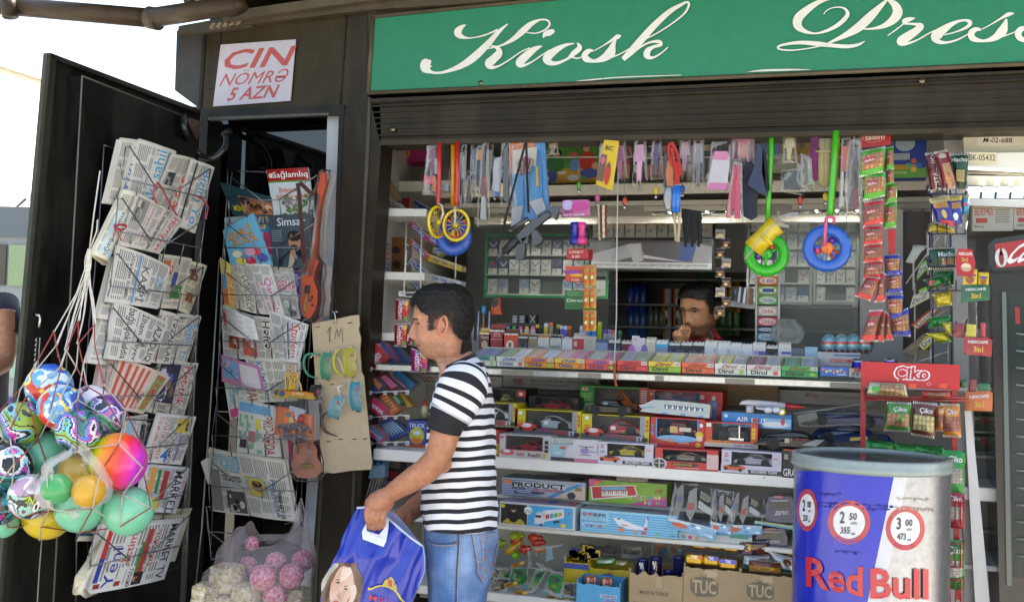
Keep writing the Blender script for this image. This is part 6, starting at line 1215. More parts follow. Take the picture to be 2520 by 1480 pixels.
winbox('red toy box with blue window edge and a fire engine inside, second tier',cv(c4,300,490,945,862),.06,.13,'#bb2f2c',(.13,.04,.86,.70),tx((.11,.02,.13,.72,'#3f90c8'),(.86,.02,.88,.72,'#3f90c8'),('o',.5,.72,.37,.12,'#6fa8d0'),('TOY FIRE',.12,.72,.44,.9,'#d8842a'),('o',.93,.22,.03,.07,'#dfe4e8'),('o',.05,.3,.03,.06,'#4a8a6c'),('o',.05,.43,.03,.06,'#6a5aa0'),('o',.05,.56,.03,.06,'#4a8ac0'),('o',.9,.55,.07,.12,'#c8b02c'),('o',.9,.68,.06,.1,'#d8c0a0'),('o',.88,.9,.05,.08,'#c8a024'),('l',.52,.84,.72,.9,2,'#e0b0a0')),'#6a94c0')
toycar('dark red toy fire engine inside the red box',cv(c4,400,545,850,760),.09,'#8f2430',SEDAN,name='toy_fire_engine',cat='toy fire engine',extra=lambda m,pt:(m.box(pt(.3,.35,-.002),pt(.5,.75,.0),GL,'#c8a860'),m.box(pt(.55,.45,-.002),pt(.85,.7,.0),GL,'#cfc8b8')))
winbox('orange red and grey box with a black jeep inside, second tier',cv(c4,948,545,1575,872),.06,.13,'#c4452c',(.14,.04,.86,.74),tx((0,.82,1,1,'#b8b4b0'),('ROAD X3',.06,.72,.46,.92,'#d8a028'),('CAR SERIES',.55,.85,.95,.95,'#55565a'),(.88,.18,.95,.3,'#d8b82c'),(.88,.34,.95,.46,'#d8b82c'),(.88,.5,.95,.62,'#d8b82c'),(.03,.05,.12,.2,'#dcdcd8')),'#a8aaae')
toycar('black toy jeep with chrome bars inside the orange red box',cv(c4,1110,590,1460,800),.09,'#26181c',SEDAN,extra=lambda m,pt:(m.box(pt(.35,.05,-.003),pt(.85,.25,0),CH,'#ccc'),m.box(pt(.68,.2,-.003),pt(.72,1.05,0),CH,'#ccc')),wr_=.34)
BIGC=[(0,.28),(.04,.55),(.10,.74),(.24,.80),(.40,.96),(.52,1),(.66,.92),(.80,.66),(.96,.6),(1,.42),(.98,.2),(.02,.16)]
def exdec(m,pt):
 s_=Sheet(m,pt(.38,.62,-.002),pt(.66,.70,-.002),pt(.66,.42,-.002),pt(.38,.34,-.002),CD);s_.rect(.0,.15,.22,.95,'#c8b98a',1);s_.text('B',.06,.3,.16,.8,'#4a8ab0',0,2);s_.rect(.26,.2,.38,.7,'#a85a4a',1)
 s_.text('Express',.45,.1,1.1,.6,'#c06a6c',0,2,1,.4);m.raw([pt(.6,.28,-.003),pt(.8,.62,-.003),pt(.92,.64,-.003),pt(.8,.25,-.003)],[(0,1,2,3)],GL,'#8a8c90')
toycar('large black toy sports car with script on its door, above the white box',cv(c4,1565,640,2440,905),.03,'#0b0b0f',BIGC,(.22,.85),.30,extra=exdec)
toycar('large dark blue toy car in loose film, back right of the toy shelf',(1985,1003,2180,1052),.16,'#17305f',BIGC,(.2,.8))
toycar('large dark blue toy car with race stickers, behind the black sports car',(1995,1040,2190,1102),.14,'#152a58',BIGC,(.22,.82),extra=lambda m,pt:(m.raw([pt(.5,.4,-.002),pt(.72,.5,-.002),pt(.72,.34,-.002),pt(.5,.25,-.002)],[(0,1,2,3)],CD,'#b8a850'),m.disc(pt(.66,.42,-.003),V((1,0,0)),V((0,0,1)),0,.008,CD,'#d8e0e8')))
clearbag('crumpled film bag with a printed header over the dark blue toy cars',(1955,1015,2130,990,2140,1045,1970,1050),.10,[([(.02,.2),(.3,.1),(.3,.5),(.02,.7)],'#5a6a6c')],name='film_bag',cat='bag')
winbox('red box, narrow strip showing left of the white car box',cv(c3,0,640,288,955),.02,.15,'#b8322c',(.1,.1,.7,.7),tx((.8,.1,.98,.5,'#b8322c'),(.8,.5,.98,.95,'#c8a428')),'#555')
winbox('white and silver box holding a red sports car, left end of the third tier',cv(c3,288,688,905,1003),0,.15,'#b4b2b4',(.135,.05,.83,.64),tx((.13,0,.14,.7,'#b03a3c'),(.13,.64,.84,.67,'#b03a3c'),('o',.16,.77,.14,.12,'#c85a58'),('o',.16,.72,.07,.07,'#c8ccd8'),('RoadX',.56,.74,.80,.92,'#54202c'),('3',.80,.76,.9,.95,'#c8a024'),('l',.34,.76,.5,.9,4,'#a86a6c'),(.87,.2,.94,.34,'#333'),(.87,.4,.94,.54,'#333'),(.87,.58,.94,.7,'#333'),('o',.06,.14,.03,.05,'#b04a4c')),'#b0aaa6')
toycar('red toy sports car inside the white and silver box',cv(c3,440,775,830,920),.03,'#b02c3a',wr_=.26)
def heli(sh,m,r):
 sh.rect(0,0,1,.2,'#b8b8b4',1);sh.rect(0,.3,.33,.82,'#8cb4bc',1);sh.text('FLYING',.06,.03,.46,.26,'#6aa0a0',0,2);sh.poly([(.42,.2),(.7,.05),(.98,.05),(.98,.85),(.3,.85),(.3,.6)],'#bdbac2',2)
 sh.ell(.72,.5,.1,.13,'#8a80b0',4);sh.rect(.6,.3,.9,.33,'#5a5464',5);sh.rect(.74,.3,.76,.45,'#5a5464',5);sh.rect(.8,.5,.97,.54,'#8a80b0',5);sh.rect(.62,.66,.85,.69,'#55506a',5);sh.rect(0,.85,1,1,'#3a3a40',3);sh.rect(.5,.86,1,.99,'#b86a8c',4);sh.ell(.25,.42,.07,.06,'#c04a4c',4);sh.text('HIGH SPEED',.04,.6,.22,.7,'#d8e8e8',0,4)
carton('toy_box','pale blue and grey box with a picture of a helicopter, third tier','toy box',cv(c3,906,735,1456,1038),0,.15,'#a9a7a5','#8c8a88',heli,'boxed toys on the toy shelf')
def modern(bb_,lab,cl,cc_):
 winbox(lab,bb_,0,.15,'#bcb9c6',(.17,.06,.84,.62),tx((.0,.80,1,.96,'#2a2a30'),(0,.62,.45,.97,'#b9b6c4'),('o',.22,.74,.19,.12,'#c4532a'),('o',.22,.66,.1,.06,'#38241c'),('o',.08,.8,.035,.07,'#1c1c1e'),('o',.32,.84,.035,.07,'#1c1c1e'),('MODERN TEAM',.50,.80,.92,.93,'#dcdce4'),('o',.90,.28,.07,.12,'#c8c4cc'),('SPEED',.85,.22,.95,.34,'#b85a3c'),('Z',.05,.12,.12,.28,'#b03a5c'),('1:24',.045,.38,.125,.5,'#777')),'#a8a9ae')
 x0,y0,x1,y1=bb_;w_,h_=x1-x0,y1-y0;toycar(cc_,(x0+w_*.2,y0+h_*.13,x0+w_*.86,y0+h_*.68),.03,cl,wr_=.31)
modern(cv(c3,1456,782,2115,1083),'white and black car box holding a yellow car, third tier','#b8a414','yellow toy sports car inside the white box')
modern(cv(c4,1142,878,1856,1196),'white and black car box holding a silver car, third tier','#a8aab4','silver grey toy sports car inside the white box')
winbox('red and white box holding a beige racing car, third tier',cv(c4,352,852,1105,1143),0,.15,'#b83230',(.13,.06,.82,.62),tx((.82,.2,1,.9,'#c8a8a4'),('o',.08,.76,.12,.28,'#b8b6b8'),('o',.08,.76,.09,.22,'#3a3436'),(.07,.5,.09,.98,'#b8b6b8'),(0,.72,.19,.76,'#b8b6b8'),('o',.48,.76,.22,.09,'#3a2c24'),('SUPER RACER',.30,.71,.60,.8,'#c8a82c'),('l',.35,.88,.7,.93,1,'#e0b8a8')),'#5a4f4c')
toycar('beige toy racing car inside the red and white box',cv(c4,480,895,960,1040),.03,'#8f8674',wr_=.34)
carton('toy_box','black box with large white lettering beside the energy drink barrel','toy box',cv(c4,1866,870,2110,1222),0,.15,'#161416','#4a2a24',tx(('GRAND',.05,.68,1.1,.95,'#dcdcdc'),(.08,.18,.28,.36,'#8a8a88'),(.3,.05,.9,.6,'#2c2a2c'),('o',.6,.2,.15,.06,'#4a6a9c'),(.08,0,.5,.05,'#b83a24')),'boxed toys on the toy shelf')
for lb,b,v,items in(('silver carton with red ringed logo, behind the customer',(1010,918,1235,950),.30,(('makro',.12,.2,.36,.5,'#8a2a34'),('Win',.14,.58,.3,.92,'#333'),('makro',.75,.2,.93,.5,'#8a2a34'))),('silver carton lying upside down behind the toys',(1236,922,1474,962),.31,(('Win',.12,.2,.22,.7,'#a83a4c',180),('CAM BALKON VE KIŞ BAHÇESİ',.3,.55,.7,.8,'#55585c',180),('BALCONY TO GLASS & WINTER GARDEN SYSTEMS',.3,.25,.95,.45,'#55585c',180))),('silver carton with red and grey logo at the right of the wooden panel',(1917,958,2150,1000),.33,(('W',.28,.15,.35,.5,'#4a4a50'),('in',.36,.15,.42,.5,'#b03a44'),('BALCONY TO GLASS & WINTER GARDEN',.5,.3,1,.45,'#66696c')))):
 carton('profile_carton',lb,'carton',b,v,.1,'#a2a4a6','#b4b6b8',tx(*items),'silver profile cartons behind the toys')
for k,x in enumerate((1518,1556)):carton('small_box',('left','right')[k]+' one of two small brown grey boxes hung beneath the toy shelf','box',(x,1150,x+37,1186),.08,.03,'#8c7f72',None,tx((.1,.1,.9,.9,'#7a6e62'),('World',.3,.12,.9,.3,'#c8c0b0')))
def gun(sh,m,r):
 for k in range(9):sh.rect(0,.1+.1*k,.45,.14+.1*k,'#3f6cb0',1)
 sh.poly([(.5,1),(.72,.55),(.95,.3),(1,.25),(1,1)],'#c8b8a4',1.5);sh.poly([(.55,.95),(.75,.45),(.9,.12),(.98,.12),(.82,.5),(.6,1)],'#3a90cc',2)
 sh.rect(.12,.2,.77,.5,'#b9c2cc',2.4);sh.text('PRODUCT',.125,.2,.76,.48,'#1c1c20',0,3,4);sh.text('GUN',.12,.48,.28,.62,'#1c1c20',0,3,3);sh.text('ANTI-TERRORISM',.38,.5,.74,.66,'#c02c34',0,3,2,.2)
 sh.rect(.03,.12,.11,.34,'#e07a4a',4);sh.rect(.16,.82,.5,.85,'#222',4);sh.rect(.36,.70,.52,.78,'#222',4);sh.poly([(.15,.7),(.19,.78),(.16,.88)],'#333',4);sh.ell(.84,.78,.05,.2,'#3a3f4c',5);sh.rect(.88,.3,.96,.5,'#8a7a5c',3)
def guntop(sh,m,r):
 for k in range(5):sh.poly([(.02+k*.09,.1),(.06+k*.09,.1),(.02+k*.09,.95),(-.0+k*.09+.0,.95)],'#3a90cc',1)
 sh.text('TOY MISSION',.33,.3,.7,.75,'#6a5a34',0,2);sh.ell(.85,.5,.08,.35,'#3a382c',2)
carton('toy_box','long blue and white box of a toy rifle with heavy black lettering','toy box',cv(c5,290,150,1172,400),.08,.13,'#aab4c2','#a8b0b6',gun,'boxed toys on the lower shelves',top=guntop)
def piano(sh,m,r):
 sh.poly([(0,0),(.2,0),(.05,.3),(0,.35)],'#c04a90',1);sh.poly([(.5,1),(1,.55),(1,1)],'#c8408c',1);sh.rect(.0,0,.12,.2,'#c860a0',1.2);sh.poly([(.02,.3),(.6,.12),(.64,.62),(.04,.92)],'#d8d4cc',2);sh.poly([(.04,.34),(.58,.17),(.62,.56),(.06,.85)],'#b8323a',3)
 for k in range(14):a,b=.17+k*.024,.17+k*.024+.021;o=.0075*k;sh.poly([(a,.50-o),(b,.50-o),(b+.003,.72-o),(a+.003,.72-o)],'#dcd8cc',4);(sh.rect(b-.006,.50-o,b+.004,.61-o,'#1a1a1a',5)if k%7 not in(2,6)else 0)
 sh.poly([(.16,.33),(.48,.23),(.49,.36),(.17,.45)],'#5aa8c8',4);sh.text('DK',.86,.25,.95,.42,'#b8283a',0,4,2,.3)
 for k,ch in enumerate('ELECTRONIC'):sh.text(ch,.53+k*.045,.62-.012*k,.565+k*.045,.78-.012*k,['#e8c840','#5ab0d8','#e06a9c','#dcdce0'][k%4],0,5,3)
 for k,ch in enumerate('PIANO'):sh.text(ch,.72+k*.05,.82-.012*k,.76+k*.05,.97-.012*k,['#e8c840','#5ab0d8','#d84a4a','#6ac05a','#6a8ad8'][k],0,5,3)
 sh.rect(.06,.06,.14,.22,'#e07a4a',5)
carton('toy_box','green and pink box with a picture of a red keyboard','toy box',cv(c5,1215,170,2038,470),.08,.10,'#7aa83c','#c8a8c0',piano,'boxed toys on the lower shelves')
def truck(sh,m,r):
 sh.rect(.02,.08,.37,.93,'#24241c',1);sh.poly([(.03,.93),(.1,.7),(.3,.7),(.36,.93)],'#a8983a',1.5);sh.ell(.19,.6,.07,.25,'#1a1a1c',2);sh.ell(.19,.3,.035,.12,'#c09a80',3);sh.ell(.19,.22,.04,.06,'#1c1815',4);sh.rect(.15,.28,.23,.32,'#111',5);sh.ell(.045,.18,.03,.08,'#c8b82c',3)
 sh.rect(.38,.08,.97,.93,'#3f9fcf',1);sh.ell(.385,.3,.055,.17,'#dce0e2',3);sh.text('STYLE',.345,.28,.43,.4,'#333',0,4);sh.poly([(.47,.5),(.5,.35),(.58,.3),(.6,.4),(.6,.8),(.47,.85)],'#c8ccd0',3);sh.poly([(.58,.25),(.85,.12),(.86,.5),(.6,.72)],'#d0d4d8',3)
 for k,cc_ in enumerate(('#c83a30','#3a8ac8','#4aa84a','#d88a24')):sh.poly([(.62+k*.055,.42-k*.04),(.665+k*.055,.38-k*.04),(.665+k*.055,.55-k*.05),(.62+k*.055,.62-k*.05)],cc_,4)
 for x,y in((.56,.86),(.74,.7),(.78,.67)):sh.ell(x,y,.018,.05,'#222',5)
 sh.ell(.85,.82,.035,.09,'#d8b82c',4);sh.ell(.92,.3,.015,.05,'#c84a3a',4);sh.rect(.48,.46,.56,.56,'#2a3440',5)
carton('toy_box','white edged blue box with a truck and a man in sunglasses printed on it','toy box',cv(c5,266,405,1062,722),0,.15,'#c2c6ca','#9a8c9c',truck,'boxed toys on the lower shelves',top=tx((.2,.2,.95,.6,'#b07a94'),('o',.65,.5,.06,.3,'#4a5aa0'),('o',.93,.7,.03,.15,'#e0582a')))
def plane(sh,m,r):
 for k in range(8):sh.rect(.3 if k<5 else 0,.12+.11*k,1,.17+.11*k,'#4aa0d0',1)
 sh.text('空中',.02,.12,.13,.32,'#b02a34',0,3,2);sh.text('旅游机',.135,.14,.27,.32,'#28303c',0,3,2);sh.text('闪光电动旅游客机',.06,.36,.24,.42,'#8a98a0',0,3);sh.text('第六代RA-1000S全新上市',.015,.48,.28,.57,'#54409c',0,3)
 for k,cc_ in enumerate(('#c0c8cc','#c04a7c','#6a3a8a','#d8a080','#c03a4a','#8ac8a0')):sh.ell(.03+k*.045,.72,.015,.045,cc_,3)
 sh.poly([(.34,.28),(.4,.26),(.55,.5),(.67,.62),(.66,.72),(.5,.74),(.4,.6)],'#dcdee6',3);sh.poly([(.66,.6),(.69,.15),(.71,.15),(.69,.62)],'#d4d8e4',3.3);sh.poly([(.69,.15),(.71,.15),(.7,.35)],'#4a5ab0',4);sh.ell(.68,.68,.02,.06,'#c83040',4);sh.ell(.40,.32,.02,.03,'#3a3f50',4);sh.poly([(.43,.55),(.5,.58),(.5,.61),(.44,.6)],'#c03a4a',5)
 sh.rect(.40,.72,.46,.86,'#e07a4a',6);sh.ell(.66,.86,.025,.07,'#c83a5a',5);sh.ell(.8,.86,.02,.06,'#5ab890',5);sh.ell(.58,.82,.02,.06,'#d88a5a',5);sh.text('NO.MRC-1',.92,.86,.99,.92,'#335',0,4)
carton('toy_box','long pale blue box with Chinese writing and a white airliner','toy box',(1429,1250,1667,1325),0,.15,'#8cc4dc','#8a8f98',plane,'boxed toys on the lower shelves',top=tx(('DREAM JET LINER',.4,.3,.7,.7,'#444a52')))
carton('toy_box','white box with small round pictures half covered by silver packs','toy box',(1669,1285,1850,1345),.03,.12,'#c0c8c8','#9aa',tx((0,0,1,.5,'#5aa0c0'),('o',.08,.75,.03,.1,'#4a9ac0'),('o',.17,.75,.03,.1,'#c04a8c'),('o',.26,.75,.03,.1,'#d88a8a'),(.7,.4,.95,.6,'#4a9a8c')),'boxed toys on the lower shelves')
hdr=lambda s2,m,r:(s2.rect(0,0,1,.3,'#c8d0d8',1),s2.ell(.25,.5,.16,.25,'#c05a34',2),s2.photo(.45,.1,.95,.9,['#8ab8d8','#dce4e8','#4a90c8'],r=r,h=2))
gp=[([(.1,.1),(.2,.0),(.26,.4),(.2,.72),(.08,.7)],'#6a6e72'),([(.35,.15),(.5,.05),(.56,.45),(.46,.75),(.34,.6)],'#7e8286'),([(.58,.3),(.9,.45),(.88,.56),(.58,.45)],'#b4b8bc'),([(.12,.3),(.2,.28),(.2,.4),(.12,.4)],'#2f5ca8'),([(.36,.4),(.48,.38),(.48,.52),(.36,.52)],'#a82c34'),([(.6,.1),(.85,.2),(.8,.32),(.6,.26)],'#5c5a56')]
for lb,q in(('clear pack of grey toy pistols with a silver blue header, left one',(585,80,1120,130,1060,760,490,600)),('clear pack of grey toy pistols with a silver blue header, right one',(1270,180,1640,220,1600,690,1165,680)),('clear pack of grey toy pistols squeezed between the other two',(1000,150,1330,200,1250,700,1000,640))):
 clearbag(lb,q,0,gp,group='clear packs of toy pistols',zz_=c6,header=(.78,1.,'#5aa4d0',hdr),thick=False,name='toy_pistol_pack')
for lb,b,v in(('upper of two clear bagged dark blue toy police cars',(1640,200,1985,570),.0),('lower of two clear bagged dark blue toy police cars',(1530,585,1900,880),.05)):
 x0,y0,x1,y1=b;Tn=thing('toy_police_car',P(*P2(c6,(x0+x1)/2,y1),v),lb,'toy police car','bagged toy police cars');m=MB();q=lambda x,y,d=0,x0=x0,y0=y0,x1=x1,y1=y1,v=v:P(*P2(c6,x0+(x1-x0)*x,y0+(y1-y0)*y),v+d)
 m.prism([q(.06,.95),q(.0,.5),(q(.12,.12)),q(.9,.12),q(1,.5),q(.98,.95)],(0,.1,0),GL,'#262a55');s_=Sheet(m,q(0,0,-.001),q(1,0,-.001),q(1,1,-.001),q(0,1,-.001),GL)
 s_.poly([(.2,.25),(.8,.25),(.88,.52),(.14,.52)],'#14161c',1);s_.rect(.2,.24,.8,.27,'#a8acb4',2);s_.text('ДПС',.34,.58,.78,.72,'#c8cad4',0,2,3);s_.rect(.3,.1,.6,.17,'#a85a5c',2);m.build('car_body',Tn)
 m=MB();s_=Sheet(m,q(-.05,-.05,-.012),q(1.03,-.05,-.012),q(1.03,1,-.012),q(-.05,1,-.012),FM,bulge=.01);s_.fill('#ddd');m.build('clear_film',Tn)
 if y0<300:m=MB();s_=Sheet(m,*[P(*P2(c6,x,y),-.014)for x,y in((1520,525),(1985,590),(1985,640),(1510,560))],CD);s_.fill('#4aa0b8');s_.photo(0,0,1,.6,['#a8b890','#8ab04a','#c86a5a'],r=RN(9),h=1);m.build('header_card',Tn)
def tuc(k=0):
 def f(sh,m,r):
  sh.poly([(.12,.24),(.24,.16),(.5,.16),(.62,.26),(.62,.5),(.56,.56),(.24,.60),(.13,.48)],'#6e6454',1);sh.text('TUC',.16,.22,.59,.52,'#b8a07c',0,2,5);sh.poly([(.36,.18),(.42,.04),(.4,.18)],'#6e6454',1);sh.poly([(.28,.08),(.38,.16),(.34,.18)],'#6e6454',1);sh.rect(.38,0,.6,.14,'#bda682',.5)
 return f
def opencarton(name,label,bb_,v,dep,c,fn,flaps=True,wave=.004,grp='open cartons on the bottom shelf'):
 x0,y0,x1,y1=bb_;A=P(x0,y0,v);B=P(x1,y1,v);t=.004;Tn=thing(name,V(((A.x+B.x)/2,v+dep/2,B.z)),label,'carton',grp);m=MB();n=14;r=RN(int(x0))
 zt_=[A.z+r.uniform(-wave,wave)*sin(k)for k in range(n+1)]
 for k in range(n):xa,xb=A.x+(B.x-A.x)*k/n,A.x+(B.x-A.x)*(k+1)/n;m.raw([(xa,v,B.z),(xb,v,B.z),(xb,v,zt_[k+1]),(xa,v,zt_[k]),(xa,v+t,zt_[k]),(xb,v+t,zt_[k+1])],[(0,1,2,3),(3,2,5,4)],CD,c)
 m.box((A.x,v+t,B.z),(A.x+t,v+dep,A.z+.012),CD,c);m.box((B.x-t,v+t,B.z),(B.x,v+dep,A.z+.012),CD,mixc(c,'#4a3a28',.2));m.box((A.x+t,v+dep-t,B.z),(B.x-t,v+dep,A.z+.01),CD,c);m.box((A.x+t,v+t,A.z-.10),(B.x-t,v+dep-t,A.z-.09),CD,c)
 sh=Sheet(m,V((A.x,v-.0006,A.z-.004)),V((B.x,v-.0006,A.z-.004)),V((B.x,v-.0006,B.z)),V((A.x,v-.0006,B.z)),CD);fn(sh,m,r);m.build('carton_walls',Tn);return Tn
KB='#a78c68'
opencarton('cardboard_carton','open brown carton printed MADE IN TURKEY, holding blue tubes',cv(c6,55,1130,668,1660),-.02,.16,KB,tx(('MADE IN TURKEY',.2,.40,.75,.50,'#5a4a3a'),('45 G x 45 PCS',.08,.7,.35,.75,'#6a5a48'),(.5,0,.62,.3,'#b09672')),wave=.012)
opencarton('cardboard_carton','open brown carton with dark printed emblem, holding yellow biscuit packs',cv(c6,688,1068,1338,1680),-.02,.16,KB,tuc())
opencarton('cardboard_carton','open brown carton with dark printed emblem, holding snack pouches, beside the barrel',cv(c6,1348,1138,1985,1700),-.02,.16,KB,tuc(1))
opencarton('blue_carton','small open sky blue carton with barcode and number',cv(c5,1082,1275,1540,1600),-.03,.11,'#48a0cc',tx((.55,.3,.93,.43,'#c8ccd8'),('0648486',.57,.31,.92,.42,'#4a4a78'),(.61,.48,.92,.82,'#a8b0dc'),*[(.63+k*.028,.5,.642+k*.028,.78,'#3a3a88')for k in range(10)]))
opencarton('yellow_carton','open yellow carton with blue and white emblem, behind the sky blue one',cv(c5,1215,1110,1635,1500),.09,.10,'#c8b02c',tx(('o',.48,.38,.27,.28,'#2f52b0'),('TUC',.26,.2,.7,.52,'#dde4f0'),('V',.45,.02,.6,.16,'#b83a3c')))
opencarton('yellow_carton','open yellow carton with a blue upper band, left of the emblem carton',cv(c5,952,1045,1205,1300),.08,.10,'#c6ac28',tx((0,0,1,.26,'#3a4c9c')))
for lb,x0,y0,x1,y1,f_ in(('dark blue crisp tube with white cartoon splash, leftmost in the carton',135,968,275,1200,'#b8bcc8'),('dark blue crisp tube with a yellow figure, second in the carton',288,948,428,1220,'#c89a3c'),('plain dark blue crisp tube standing at the right of the carton',562,940,690,1210,None),('short dark blue crisp tube low in the middle of the carton',448,1105,556,1260,None)):
 c=P(*P2(c6,(x0+x1)/2,y1),.05);r_=(x1-x0)/2*.2103*.00133;h_=(y1-y0)*.2103*.00133;m=MB();m.lathe(c,[(r_,0),(r_,h_-.006),(r_*1.04,h_-.005),(r_*1.04,h_),(0,h_+.001)],GL,'#1d2058',18)
 if f_:s_=Sheet(m,c+V((-r_*.5,-r_-.0005,h_*.85)),c+V((r_*.5,-r_-.0005,h_*.85)),c+V((r_*.5,-r_-.0005,h_*.2)),c+V((-r_*.5,-r_-.0005,h_*.2)),GL);s_.photo(.1,0,.9,1,['#1d2058',f_,'#d8d8e0',f_],r=RN(3),h=0)
 one(m,'crisp_tube',lb,'tube','crisp tubes in the carton')
for k,(x0,y0,x1,y1,lb)in enumerate(((705,850,908,1050,'front left'),(912,868,1098,1064,'front middle'),(1102,900,1308,1108,'front right'),(782,758,962,870,'back left'),(975,762,1140,880,'back middle'),(1150,750,1330,905,'back right'))):
 v=.0 if k<3 else .06;A=P(*P2(c6,x0,y0+(y1-y0)*.35),v);B=P(*P2(c6,x1,y1),v);m=MB();m.box((A.x,v,B.z),(B.x,v+.06,A.z),'foil','#cfa010','#8a88a0',bev=.006)
 s_=Sheet(m,V((A.x,v-.0008,A.z)),V((B.x,v-.0008,A.z)),V((B.x,v-.0008,B.z)),V((A.x,v-.0008,B.z)),'foil');s_.rect(.3 if k!=2 else .05,0,.97,.42,'#3a48b0' if k!=0 else '#c8a010',1);s_.text('TUC',.35,.04,.68,.36,'#e0e4f0',0,2,5);(s_.rect(.78,0,.98,.4,'#c04a3c',1.5)if k==0 else 0)
 s3=Sheet(m,V((A.x+.004,v+.05,A.z+.0008)),V((B.x-.004,v+.05,A.z+.0008)),V((B.x-.004,v+.006,A.z+.0008)),V((A.x+.004,v+.006,A.z+.0008)),'foil');s3.photo(0,0,1,1,['#8f8aa0','#4a5ab0','#c8a860'],r=RN(k),h=0)
 one(m,'biscuit_pack','yellow and blue biscuit pack, '+lb+' of six on the carton','biscuit pack','yellow biscuit packs on the carton')
for lb,q,v,c,fn in(('purple snack pouch with a big yellow figure three',(1335,775,1690,765,1670,925,1340,935),.03,'#3f1f4c',tx(('o',.3,.4,.22,.32,'#8a2f2c'),('3',.22,.15,.42,.65,'#d8b82c'),('КОРОЧКИ',.42,.2,.9,.5,'#c8a030'),('КОЛБАСКИ',.1,.72,.45,.88,'#d0c8d0'),('o',.75,.7,.15,.18,'#7a3a24'))),('silver white snack pouch leaning behind the brown one',(1400,940,1705,945,1660,1140,1365,1080),.02,'#b4bcbc',tx(('o',.7,.3,.2,.2,'#7a3a24'),(.0,.6,.4,.9,'#2f6a5c'))),('brown snack pouch with golden bread picture lying on the carton',(1445,975,1812,1010,1830,1145,1455,1120),-.01,'#6a3a20',tx((.02,.45,.98,.9,'#a07028'),('o',.5,.65,.25,.2,'#c8964a'),('o',.75,.6,.06,.1,'#b8c050'))),('silver snack pouch slanting down at the right of the carton',(1690,890,1960,960,1965,1150,1800,1130),.01,'#a8b0b4',tx(('o',.75,.35,.2,.2,'#7a3a24'),(.2,.75,.9,.92,'#1f5a4c'))),('dark red brown snack pouch at the back right of the carton',(1695,835,1970,860,1965,960,1760,900),.05,'#4a1f1a',tx(('o',.4,.5,.2,.3,'#a05a34'),('ХРУСТИМ',.55,.2,.98,.5,'#d8d0c8'),('o',.8,.75,.1,.15,'#d0a82c')))):
 pouch(lb,q,v,c,fn,group='snack pouches in the carton',zz_=c6)
m=MB();sh=Sheet(m,*[P(x,y,-.004)for x,y in((543,110),(728,97),(715,248),(524,262))],CD);sh.fill('#b9b7c4')
for t,a,b,c,d,s_ in(('CIN',.08,.10,.97,.42,.12),('NÖMRƏ',.09,.44,.94,.68,.1),('5 AZN',.2,.72,.82,.93,.1)):sh.text(t,a,b,c,d,'#b04a48',0,1,0 if 'Ö' in t else 3,s_)
m.prism([P(x,y,-.0038)for x,y in((543,110),(728,97),(715,248),(524,262))],(0,.003,0),CD,'#aaa');one(m,'paper_sign','white laminated sheet with red lettering on the dark panel left of the green sign','sign')
def box3(mb,A,B,c,m=CD,ct=None):mb.box(A,B,m,c,ct)
TR=[(1158,1219,'#2f8a4a','#c8c8c0','Orbit',('#8fa0c8','#8fa0c8')),(1222,1290,'#b8bcb8','#c8c8c0','Orbit',('#a8c870','#d8d8d4')),(1291,1363,'#d07a30','#c8882c','Orbit',('#e08a4a','#c8dce4')),(1365,1439,'#d0a830','#c88a2c','Orbit',('#e08aa0','#d8508a')),(1441,1516,'#c8584c','#c04a3c','Orbit',('#d8d4c8','#e0609a')),(1518,1594,'#c43c34','#c03a34','Dirol',('#c8c8c8','#9cc08a')),(1596,1675,'#d0b030','#8aa830','Dirol',('#d8cc30','#b8c83a')),(1678,1757,'#d0603c','#d0643c','Dirol',('#d8744a','#e07a54')),(1759,1836,'#c8c8c0','#c0c0ba','Dirol',('#d8cc3a','#d0d0cc')),(1838,1921,'#c0b0b0','#c4c8c0','Dirol',('#a85a6c','#d0dcd0')),(1923,2013,'#3a9a4c','#2f8a4a','Dirol',('#3aa85c','#7a9ac0'))]
NM=('first','second','third','fourth','fifth','sixth','seventh','eighth','ninth','tenth','last')
